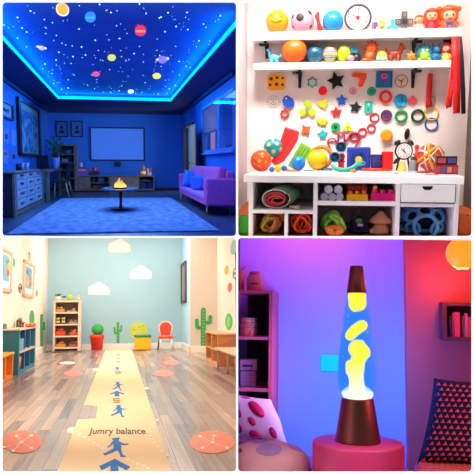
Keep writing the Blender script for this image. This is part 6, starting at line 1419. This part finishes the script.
# pink light from above, then two added fill lights from the right
area(R, (-.35, 8.75, 1.45), (-.35, YA, 1.15), 1.5, .3, 19, (1, .10, .55))
area(R, (1.95, 7.0, -.2), (1.3, YC, .2), .8, .8, 4, (1, .16, .34))
area(R, (2.0, 6.9, -.3), (-1.1, 8.6, -.7), .6, .6, 9, (1, .26, .22), math.radians(38))
# --- table
yT = 7.25; zt_ = R.y(357.7, 441.6, yT).z; ct = R.y(357.8, 442, yT); ct.z = 0; rT = 45.2*yT/F*R.kf
t = Thing(R, 'drum_table', 'round pink drum-shaped side table carrying the lava lamp', 'table', V((ct.x, ct.y, ZF)))
t.solo(t.mb().lathe(ct, [(rT*.98, ZF+.003), (rT, ZF+.02), (rT, zt_-.03), (rT*.993, zt_-.009), (rT*.975, zt_)], 64, 1, 1.0), M('dc3c74', .4, var=.02))
# --- lava lamp
k = yT/F*R.kf*.965; base = V((ct.x, ct.y, zt_+.001)); 
vz = lambda v: (445.0-v)*1.0
t = Thing(R, 'lava_lamp', 'tall lava lamp with yellow wax in blue liquid and a copper base and cap', 'lamp', base, k)
cop = M('8c5040', .38, metal=.9, var=.03)
t.add('base', t.mb().lathe((0, 0, 0), [(23, 0), (23.4, 1), (23, 2.5), (16.6, 42.5), (16.2, 44), (14, 44), (14, 38)], 48), cop)
t.add('cap', t.mb().lathe((0, 0, 0), [(10.4, 153), (10.6, 153.6), (6.9, 181), (6.3, 182), (1, 182.3)], 40), cop)
prof = [(15.9, 43.5), (18.2, 47.5), (20.2, 54), (21.3, 61), (21.4, 68), (20.9, 77), (19.8, 87), (18.4, 98), (16.8, 111), (15.2, 124), (13.4, 137), (11.6, 149), (10.6, 154)]
gm = node_mat(glass, 'f0d8ff', .07)
t.add('bottle', t.mb().lathe((0, 0, 0), prof, 48), gm, label='clear tapered glass bottle')
liq = bpy.data.materials.new('surface'); liq.use_nodes = True; n = liq.node_tree.nodes; l = liq.node_tree.links
n.remove(n['Principled BSDF']); em = n.new('ShaderNodeEmission'); em.inputs['Color'].default_value = (.0, .42, 1, 1); em.inputs['Strength'].default_value = 3.0
ab = n.new('ShaderNodeVolumeAbsorption'); ab.inputs['Color'].default_value = (.0, .35, .95, 1); ab.inputs['Density'].default_value = 9
ad = n.new('ShaderNodeAddShader'); l.new(em.outputs[0], ad.inputs[0]); l.new(ab.outputs[0], ad.inputs[1]); l.new(ad.outputs[0], n['Material Output'].inputs['Volume'])
t.add('liquid', t.mb().lathe((0, 0, 0), [(r*.965, z) for r, z in prof], 48), liq, label='glowing blue liquid')
def waxm(n, l, b):  # bulb light painted as emission, whitest at the bottom
    tc = n.new('ShaderNodeTexCoord'); sp = n.new('ShaderNodeSeparateXYZ'); l.new(tc.outputs['Object'], sp.inputs[0])
    mr = n.new('ShaderNodeMapRange'); mr.inputs['From Min'].default_value = 42*k; mr.inputs['From Max'].default_value = 100*k; l.new(sp.outputs['Z'], mr.inputs[0])
    cr = n.new('ShaderNodeValToRGB'); e = cr.color_ramp.elements; e[0].color = (1, 1, .75, 1); e[0].position = .15; e[1].color = (1, .88, .01, 1); e[1].position = .8
    l.new(mr.outputs[0], cr.inputs['Fac']); l.new(cr.outputs['Color'], b.inputs['Emission Color']); b.inputs['Emission Strength'].default_value = 1.25; b.inputs['Base Color'].default_value = (.3, .25, .05, 1); b.inputs['Roughness'].default_value = .6
wm = node_mat(waxm)
def gr_(z):
    for (r0, z0), (r1, z1) in zip(prof, prof[1:]):
        if z0 <= z <= z1: return r0+(r1-r0)*(z-z0)/(z1-z0)
    return 15
def wax(pts, name='wax_blob'):
    P_ = []; rr = []
    for i in range(len(pts)-1):
        a, b = pts[i], pts[i+1]
        for j in range(4):
            q_ = j/4; P_.append((a[0]*(1-q_)+b[0]*q_-357.8, -5, vz(a[1]*(1-q_)+b[1]*q_))); rr.append(a[2]*(1-q_)+b[2]*q_)
    P_.append((pts[-1][0]-357.8, -5, vz(pts[-1][1]))); rr.append(pts[-1][2])
    P_ = [(x, -max(0, math.sqrt(max(0, (gr_(z)*.95)**2-x*x))-r), z) for (x, y, z), r in zip(P_, rr)]
    # rounded ends
    def cap(p, q_, r): d = (V(p)-V(q_)).normalized(); return [(V(p)+d*r*math.sin(a), r*math.cos(a)) for a in (.4, .8, 1.1, 1.35, 1.5)]
    s_ = cap(P_[0], P_[1], rr[0])[::-1]; e_ = cap(P_[-1], P_[-2], rr[-1])
    P2 = [p for p, _ in s_]+P_+[p for p, _ in e_]; R2 = [r for _, r in s_]+rr+[r for _, r in e_]
    t.add(name, t.mb().tube(P2, R2, 22), wm, sub=1, label='glowing yellow wax')
wax([(358.0, 295, 9.9), (358.0, 299, 9.6), (359, 302.5, 9.2)]); wax([(355, 304, 6.2), (355.6, 306.5, 5.6)])
wax([(362.6, 326, 6.0), (356, 330.5, 6.2), (350.6, 336.5, 5.4)])
wax([(358.5, 350.5, 10.4), (362, 351.5, 10.8), (358.5, 361, 7.6), (356.5, 368, 8.8), (355.8, 374, 8.6), (356.5, 382, 7.6), (357, 390, 8.8), (357.6, 396, 12)])
wax([(350, 366, 4.6), (351, 373, 5.4)])
t.add('wax_pool', t.mb().lathe((0, 0, 0), [(14.6, 44.5), (16.4, 47.5), (16.2, 50.5), (12.5, 54), (8, 57)], 32), wm, label='wax pool, painted white where the bulb would light it')
for (u, v, r) in ((343.3, 358.6, .5), (368.3, 333, .55), (344.8, 386, .5), (349, 316, .5)): t.add('bubble', t.mb().ell((u-357.8, -9, vz(v)), r, 10, 8), M((.4, .8, 1), .4, emit=1.2))
# --- cyan reflection on wall, painted as a glowing plate
t = px(R, 'cyan_wall_reflection', 'small cyan reflection painted as a glowing rectangle low on the blue wall behind the lamp', 'reflection', 329.5, 371, YA-.002)
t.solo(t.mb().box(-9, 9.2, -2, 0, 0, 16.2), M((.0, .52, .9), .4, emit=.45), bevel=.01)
# added blue lights on the wall: behind the bottle and low by the floor
area(R, (ct.x-.02, 7.75, -.55), (ct.x-.15, YA, -.62), .25, .9, 76, (.0, .22, 1))
area(R, (-.2, 8.6, -1.75), (-.3, YA, -.8), 1.2, .3, 14, (.02, .16, 1))
# --- globe pendant lamp
yG = 8.2
t = px(R, 'globe_lamp', 'orange glowing globe lamp hanging near the red wall, cut by the frame', 'lamp', 462.3, 253.5, yG)
t.add('globe', t.mb().ell((0, 0, 0), 16, 40, 24), M((1, .34, .015), .3, emit=1.0)); t.add('opening', t.mb().cyl((0, 0, 0), 6, -15.7, -14.4, 24), M((1, .75, .3), .4, emit=1.6)); t.add('cord', t.mb().cyl((0, 0, 0), .6, 15, 24, 10), M('241c1c', .5))
g = R.y(455, 262, yG); point(R, R.y(452, 277, 8.45), 20, (1, .20, .04), .08)
# --- wall box shelf
yb = YC-.32; t = Thing(R, 'wall_box_shelf', 'small dark red box shelf of books mounted on the red wall', 'shelf', R.y(457, 341, YC)); a = R.y(442.8, 302.2, yb); b = R.y(474, 341, yb); w_ = .045
ds_ = M('6c2434', .5); 
for nm, bx in (('side_panel', (a.x, a.x+w_, b.z, a.z)), ('side_panel', (b.x+.25, b.x+.25+w_, b.z, a.z)), ('top_panel', (a.x+w_, b.x+.25, a.z-w_, a.z)), ('bottom_panel', (a.x+w_, b.x+.25, b.z, b.z+w_))): t.add(nm, t.mb().box(bx[0], bx[1], yb, YC-.003, bx[2], bx[3]), ds_)
t.add('back_panel', t.mb().box(a.x, b.x+.25, YC-.02, YC-.004, b.z, a.z), M('140c14', .6))
for i, (u0, u1, v0, c_, lab) in enumerate(((449.2, 451.4, 316, '28287c', 'thin navy book, leftmost in the box shelf'), (451.8, 454.2, 313, 'a0203c', 'dark red book beside the navy one'), (454.3, 459.6, 312, 'f0385c', 'thick bright pink-red book in the box shelf'), (462.3, 464.4, 316, '803048', 'thin dull red book right of the gap'), (464.6, 467.6, 313.5, 'd07078', 'pale pink book in the box shelf'), (467.8, 471.6, 317, 'c83048', 'red book, rightmost visible in the box shelf'))):
    p0 = R.y(u0, v0, yb+.06); p1 = R.y(u1, v0, yb+.06); tt = Thing(R, 'book', lab, 'book', V(((p0.x+p1.x)/2, yb+.06, b.z+w_)), group='books in the wall box shelf')
    tt.solo(tt.mb().box(p0.x, p1.x, yb+.05, YC-.06, b.z+w_+.001, p0.z), M(c_, .5), bevel=.004)
# --- left bookcase
yk = 8.6; a = R.y(238.6, 290.2, yk); b = R.y(272.6, 290.2, yk); xi = R.y(269.2, 300, yk).x; w_ = b.x-xi
cm_ = M('b85058', .5, var=.04); 
t = Thing(R, 'open_bookcase', 'rose pink open bookcase with dark compartments at the left of the purple wall', 'bookcase', V((a.x, yk, ZF)))
zz = lambda v: R.y(255, v, yk).z
t.add('top', t.mb().box(a.x, b.x, yk, YA-.01, zz(293.6), zz(290.2)), cm_); t.add('side_panel', t.mb().box(xi, b.x, yk+.002, YA-.01, ZF+.003, zz(293.6)), cm_)
for v0, v1 in ((336.6, 339.8), (388.2, 391.8), (440, 443)): t.add('shelf', t.mb().box(a.x, xi, yk+.01, YA-.03, zz(v1), zz(v0)), M('a85868', .5))
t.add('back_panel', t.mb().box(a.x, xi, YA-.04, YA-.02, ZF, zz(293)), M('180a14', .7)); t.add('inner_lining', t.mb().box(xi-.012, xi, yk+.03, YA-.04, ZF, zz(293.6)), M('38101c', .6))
ztp = zz(290.2)
def atop(u, z, name, lab, cat, y=8.85): p = R.y(u, 300, y); return Thing(R, name, lab, cat, V((p.x, y, z+.001)), y/F*R.kf)
cer = M('d87868', .45, var=.03)
t = atop(254.6, ztp, 'ceramic_jar', 'round salmon jar with a lid and dark lettering on top of the pink bookcase', 'jar'); t.add('body', t.mb().lathe((0, 0, 0), [(7.4, 0), (8.4, 1.5), (8.6, 12), (7.8, 15.6), (6, 17)], 32), cer); t.add('lid', t.mb().lathe((0, 0, 0), [(5.4, 16.8), (5.8, 17.4), (5.8, 19.6), (5, 20.4)], 28), M('b85c50', .45))
mb = t.mb()
for i in range(7): a_ = -PI/2-.38+i*.13; mb.box(-.45, .45, -.3, .3, 6.6, 7.9+.4*(i % 2), R=RZ(a_+PI/2)) if False else mb.box(8.7*math.cos(a_)-.42, 8.7*math.cos(a_)+.42, 8.7*math.sin(a_)-.15, 8.7*math.sin(a_)+.3, 6.4, 7.8+.4*(i % 2))
t.add('lettering', mb, M('38243c', .5))
t = atop(241.3, ztp, 'potted_plant', 'small dark-leaved plant in a tall salmon pot at the left end of the pink bookcase', 'plant'); t.add('pot', t.mb().lathe((0, 0, 0), [(2.6, 0), (3.3, 21.5), (2.9, 21.5), (2.6, 18)], 24), M('e08878', .45))
mb = t.mb()
for i in range(12): q_ = i*.55-.3; e_ = 4.2; mb.add([V((0, 0, 21)), V((e_*.5*math.cos(q_), e_*.5*math.sin(q_)-.5, 24)), V((min(6, e_*math.cos(q_)), e_*math.sin(q_), 26.5)), V((e_*.5*math.cos(q_), e_*.5*math.sin(q_)+.5, 24.4))], [(0, 1, 2, 3)])
t.add('foliage', mb, M('242c30', .6))
zs_ = zz(336.6)
t = atop(249.4, zs_, 'round_tin', 'stacked round salmon tin with red dots on the upper shelf of the pink bookcase', 'tin'); hh = [(0, 8.6, 9.2), (8.8, 4.8, 9.6), (13.8, 5, 8.2)]
for i, (z, h, r) in enumerate(hh): t.add(('tin', 'tray', 'lid')[i], t.mb().lathe((0, 0, z), [(r*.97, 0), (r, .5), (r, h-.5), (r*.97, h)], 32), M(('cc6c5c', 'c46454', 'd87c68')[i], .45))
for (z, r, a_, s_) in ((4.3, 9.2, -1.2, 2.2), (4.3, 9.2, -2.2, 1.5), (11.2, 9.6, -1.15, 1.0), (16.4, 8.2, -1.1, 1.1)): t.add('dot', t.mb().ell((r*math.cos(a_), r*math.sin(a_), z), (s_, .5, s_), 14, 8, R=RZ(a_+PI/2)), M('b81838', .4))
zs2_ = zz(388.2)
t = atop(249.2, zs2_, 'storage_crate', 'pale pink lidded crate with a slot on the lower shelf of the pink bookcase', 'crate'); cr2 = M('b87484', .5)
t.add('crate', t.mb().box(-8.2, 8.2, 0, 18, 0, 15), cr2, bevel=.01); t.add('lid', t.mb().box(-9, 9.2, -1, 19, 15.6, 27), cr2, bevel=.02); t.add('slot', t.mb().box(-6, 5, -1.4, -.8, 19.4, 21.6), M('180c18', .5), label='dark slot')
mb = t.mb()
for i in range(6):
    for j in range(3): mb.box(-6.6+i*2.4, -6+i*2.4, -.2, .1, 3+j*3.6, 5+j*3.6)
t.add('grooves', mb, M('6c3850', .5))
# --- cushions
def wallx(p): return R.y(238.3, 430, p.y).x
def squash(mb):
    o = []
    for p in mb.v:
        q_ = p+mb.off; w_ = wallx(q_)
        if q_.x < w_: q_ = V((w_+.002, q_.y, q_.z))
        o.append(q_-mb.off)
    mb.v = o; return mb
def pillowmat(n, l, b, c1, c2, kind):
    tc = n.new('ShaderNodeTexCoord')
    b.inputs['Roughness'].default_value = .85
    b.inputs['Base Color'].default_value = lin(c1)+(1,)
# polka pillow leaning on bookcase
c0 = R.y(256, 418, 8.15); kk = 8.15/F*R.kf
t = Thing(R, 'polka_dot_pillow', 'square white pillow with magenta dots leaning against the pink bookcase', 'pillow', c0-V((0, 0, 27*kk)))
Rm = RX(-.22)@RY(.16)
def pil(c, w_, h_, d_, Rm, X, Z, sgn=-1, pw=.42):
    T = (max(0, (1-X**4)*(1-Z**4)))**pw; pz = 1-.09*(1-Z**2)*X**2; pinch = 1-.09*(1-X**2)*Z**2
    return c+Rm@V((X*w_/2*pz, sgn*T*d_/2, Z*h_/2*pinch))
wP, hP, dP = 52*kk, 47*kk, 22*kk
def sk0(p): q_ = p-c0; f_ = q_.z/(hP/2); return V((p.x-.13*f_-.10*(f_ > 0)*f_, p.y, p.z))
mb = t.mb(); cushion(t, mb, c0, wP, hP, dP, Rm, 21); mb.v = [sk0(p+mb.off)-mb.off for p in mb.v]; squash(mb); pc = t.add('cover', mb, M('f0dce0', .85, var=.03))
for (X, Z, a_, b_) in ((-.62, .18, 5.6, 6.6), (.32, .42, 5.4, 7.2), (-.38, .88, 3.6, 1.6), (-.1, -.2, 3, 3.8), (-.78, -.6, 4.4, 5), (-.12, -.84, 5, 5), (.62, -.52, 3, 4.8), (.1, .93, 4, 1.2)):
    mb = t.mb(); P_ = []
    ring_ = 22
    for j in range(ring_):
        q_ = 2*PI*j/ring_; XX = max(-.99, min(.99, X+a_*1.2*math.cos(q_)/26)); ZZ = max(-.99, min(.99, Z+b_*1.2*math.sin(q_)/23.5)); P_.append(sk0(pil(c0, wP, hP, dP, Rm, XX, ZZ))+V((0, -.006, 0)))
    cc_ = sk0(pil(c0, wP, hP, dP, Rm, X, Z))+V((0, -.012, 0)); mb.add(P_+[cc_]+[p+V((0, .02, 0)) for p in P_], [(j, (j+1) % ring_, ring_) for j in range(ring_)]+[(j, ring_+1+j, ring_+1+(j+1) % ring_, (j+1) % ring_) for j in range(ring_)], True)
    t.add('dot', squash(mb), M('d81058', .7), parent=None)
# pouf
c1 = R.y(268, 470, 7.45); kk = 7.45/F*R.kf
t = Thing(R, 'floor_cushion', 'large round pale pink floor cushion with mauve dots under the polka dot pillow', 'cushion', V((c1.x, c1.y, ZF)))
zt2 = R.y(270, 443, 7.45).z; rz_ = (zt2-ZF)/2; zc_ = ZF+rz_
def pouf(a_, h_, r=43*kk):   # a angle, h -1..1
    q_ = (1-abs(h_)**2.6)**(1/2.6); return V((c1.x+r*(.62+.38*q_)*math.cos(a_) if abs(h_) < 1 else c1.x, c1.y+r*.9*(.62+.38*q_)*math.sin(a_), zc_+h_*rz_))
prof = []
rr = 43*kk
for i in range(19):
    q_ = -PI/2+PI*i/18; prof.append((rr*max(.001, abs(math.cos(q_))**.62), rz_*math.copysign(abs(math.sin(q_))**.8, math.sin(q_))))
t.add('cover', squash(t.mb().lathe(V((c1.x, c1.y, zc_+.003)), prof, 48, 1, .95)), M('f4b4ac', .85, var=.03))
t.add('piping', squash(t.mb().torus((c1.x, c1.y, zc_+.02), rr*.997, .012, 56, 6, sz=.95, ax='z')), M('7c3848', .7), label='dark seam line')
def top_at(u, v):
    # intersect the pixel ray with the cushion top by marching
    d = R.ray(u, v); y = 6.9
    while y < 8.4:
        p = d*(y/d.y); r = math.hypot(p.x-c1.x, (p.y-c1.y)/.95)/rr
        if r < 1:
            c_ = r**(1/.62); s_ = math.sqrt(max(0, 1-c_*c_))**.8; 
            if p.z <= zc_+.003+rz_*s_: return p, c_
        y += .004
    return None
for (u, v, a_, b_, c_) in ((269, 450, 13, 6, 'b890b8'), (296, 446.5, 9, 4, 'b898c8'), (259, 440.5, 10, 2.6, 'b898c0'), (276, 438.2, 4, 1.1, 'd84870'), (239.6, 451, 2.6, 2.4, 'c83848')):
    G = []; ok = True
    for m_ in range(5):
        for j in range(20):
            q_ = 2*PI*j/20; f_ = m_/4; h_ = top_at(u+f_*a_*math.cos(q_), v+f_*b_*math.sin(q_)+(f_*.35*a_*math.cos(q_) if u > 290 else 0))
            if not h_: ok = False; h_ = (G[-1], 0) if G else (c1, 0); G.append(h_[0]); continue
            G.append(h_[0]+V((0, -.004, .007)))
    mb = t.mb().add(G, [(m_*20+j, m_*20+(j+1) % 20, m_*20+20+(j+1) % 20, m_*20+20+j) for m_ in range(4) for j in range(20)], True)
    t.add('dot', squash(mb), M(c_, .8))
# right cushion navy triangles
c2 = R.y(455, 421.5, 8.0); kk = 8.0/F*R.kf; wP, hP, dP = 66*kk, 83*kk, 34*kk
Rm = RX(-.2)@RY(-.0)
t = Thing(R, 'triangle_pillow', 'large navy pillow printed with rows of pink triangles leaning on the red wall', 'pillow', c2-V((0, 0, 40*kk)))
def tri_shape(p):   # skew the left side inwards at the top
    return p
c2 = c2+V((.0, 0, 0))
mb = t.mb(); cc = c2
def skew(p, s_=.10):
    q_ = p-cc; f_ = q_.z/(hP/2); return V((cc.x+q_.x*(1-.04*f_)+.11*f_, p.y, p.z))
n0 = len(mb.v); cushion(t, mb, cc+V((.06, 0, 0)), wP, hP, dP, Rm, 25, pw=.38); mb.v = [skew(p+mb.off)-mb.off for p in mb.v]
t.add('cover', mb, M('121438', .85, var=.06)); mb = t.mb(); pm = M('e8607c', .8)
rows_ = 15; cols_ = 10; cnt = 0; mb2 = []
for j in range(rows_):
    for i in range(cols_):
        X = -.93+1.86*(i+.5*(j % 2)+.2)/cols_; Z = -.94+1.88*(j+.3)/rows_; a_ = .068; b_ = .036
        pts = [(X-a_, Z-b_), (X+a_, Z-b_), (X+.01, Z+b_*1.3)]
        if max(abs(x) for x, _ in pts) > .985 or max(abs(z) for _, z in pts) > .97: continue
        P_ = [skew(pil(cc+V((.06, 0, 0)), wP, hP, dP, Rm, x, z, pw=.38))+V((0, -.009, 0)) for x, z in pts]
        mb.prism(P_, (0, .004, 0))
t.add('triangles', mb, pm, label='printed pink triangles')
# red corduroy cushion
t = Thing(R, 'corduroy_cushion', 'flat coral red ribbed cushion in front of the triangle pillow', 'cushion', R.z(440, 466, ZF+.0)); a = R.y(411, 470, 7.55); z1 = R.y(440, 464.5, 7.75).z
x0 = a.x-.03; mb = t.mb(); nn = 60
xs = [x0+(xe_-.03-x0)*i/nn for i in range(nn+1)]
def rib(u_, v_):
    x = x0+.0+(xe_-.05-x0)*u_; y = 6.9+1.3*v_; e_ = min(1, min(u_, 1-u_)*14, min(v_, 1-v_)*9); return V((x+.12*v_, y, ZF+.02+(z1-ZF-.02)*math.sqrt(max(0, 1-(1-e_)**2))+.006*math.sin(u_*150)))
mb.grid(rib, 120, 20); mb.add([(x0, 6.9, ZF+.005), (xe_-.05, 6.9, ZF+.005), (xe_-.05+.12, 8.2, ZF+.005), (x0+.12, 8.2, ZF+.005), (x0, 6.9, ZF+.02), (xe_-.05, 6.9, ZF+.02), (xe_-.05+.12, 8.2, ZF+.02), (x0+.12, 8.2, ZF+.02)], [(3, 2, 1, 0), (0, 1, 5, 4), (1, 2, 6, 5), (2, 3, 7, 6), (3, 0, 4, 7)])
t.solo(mb, M('f06858', .8))
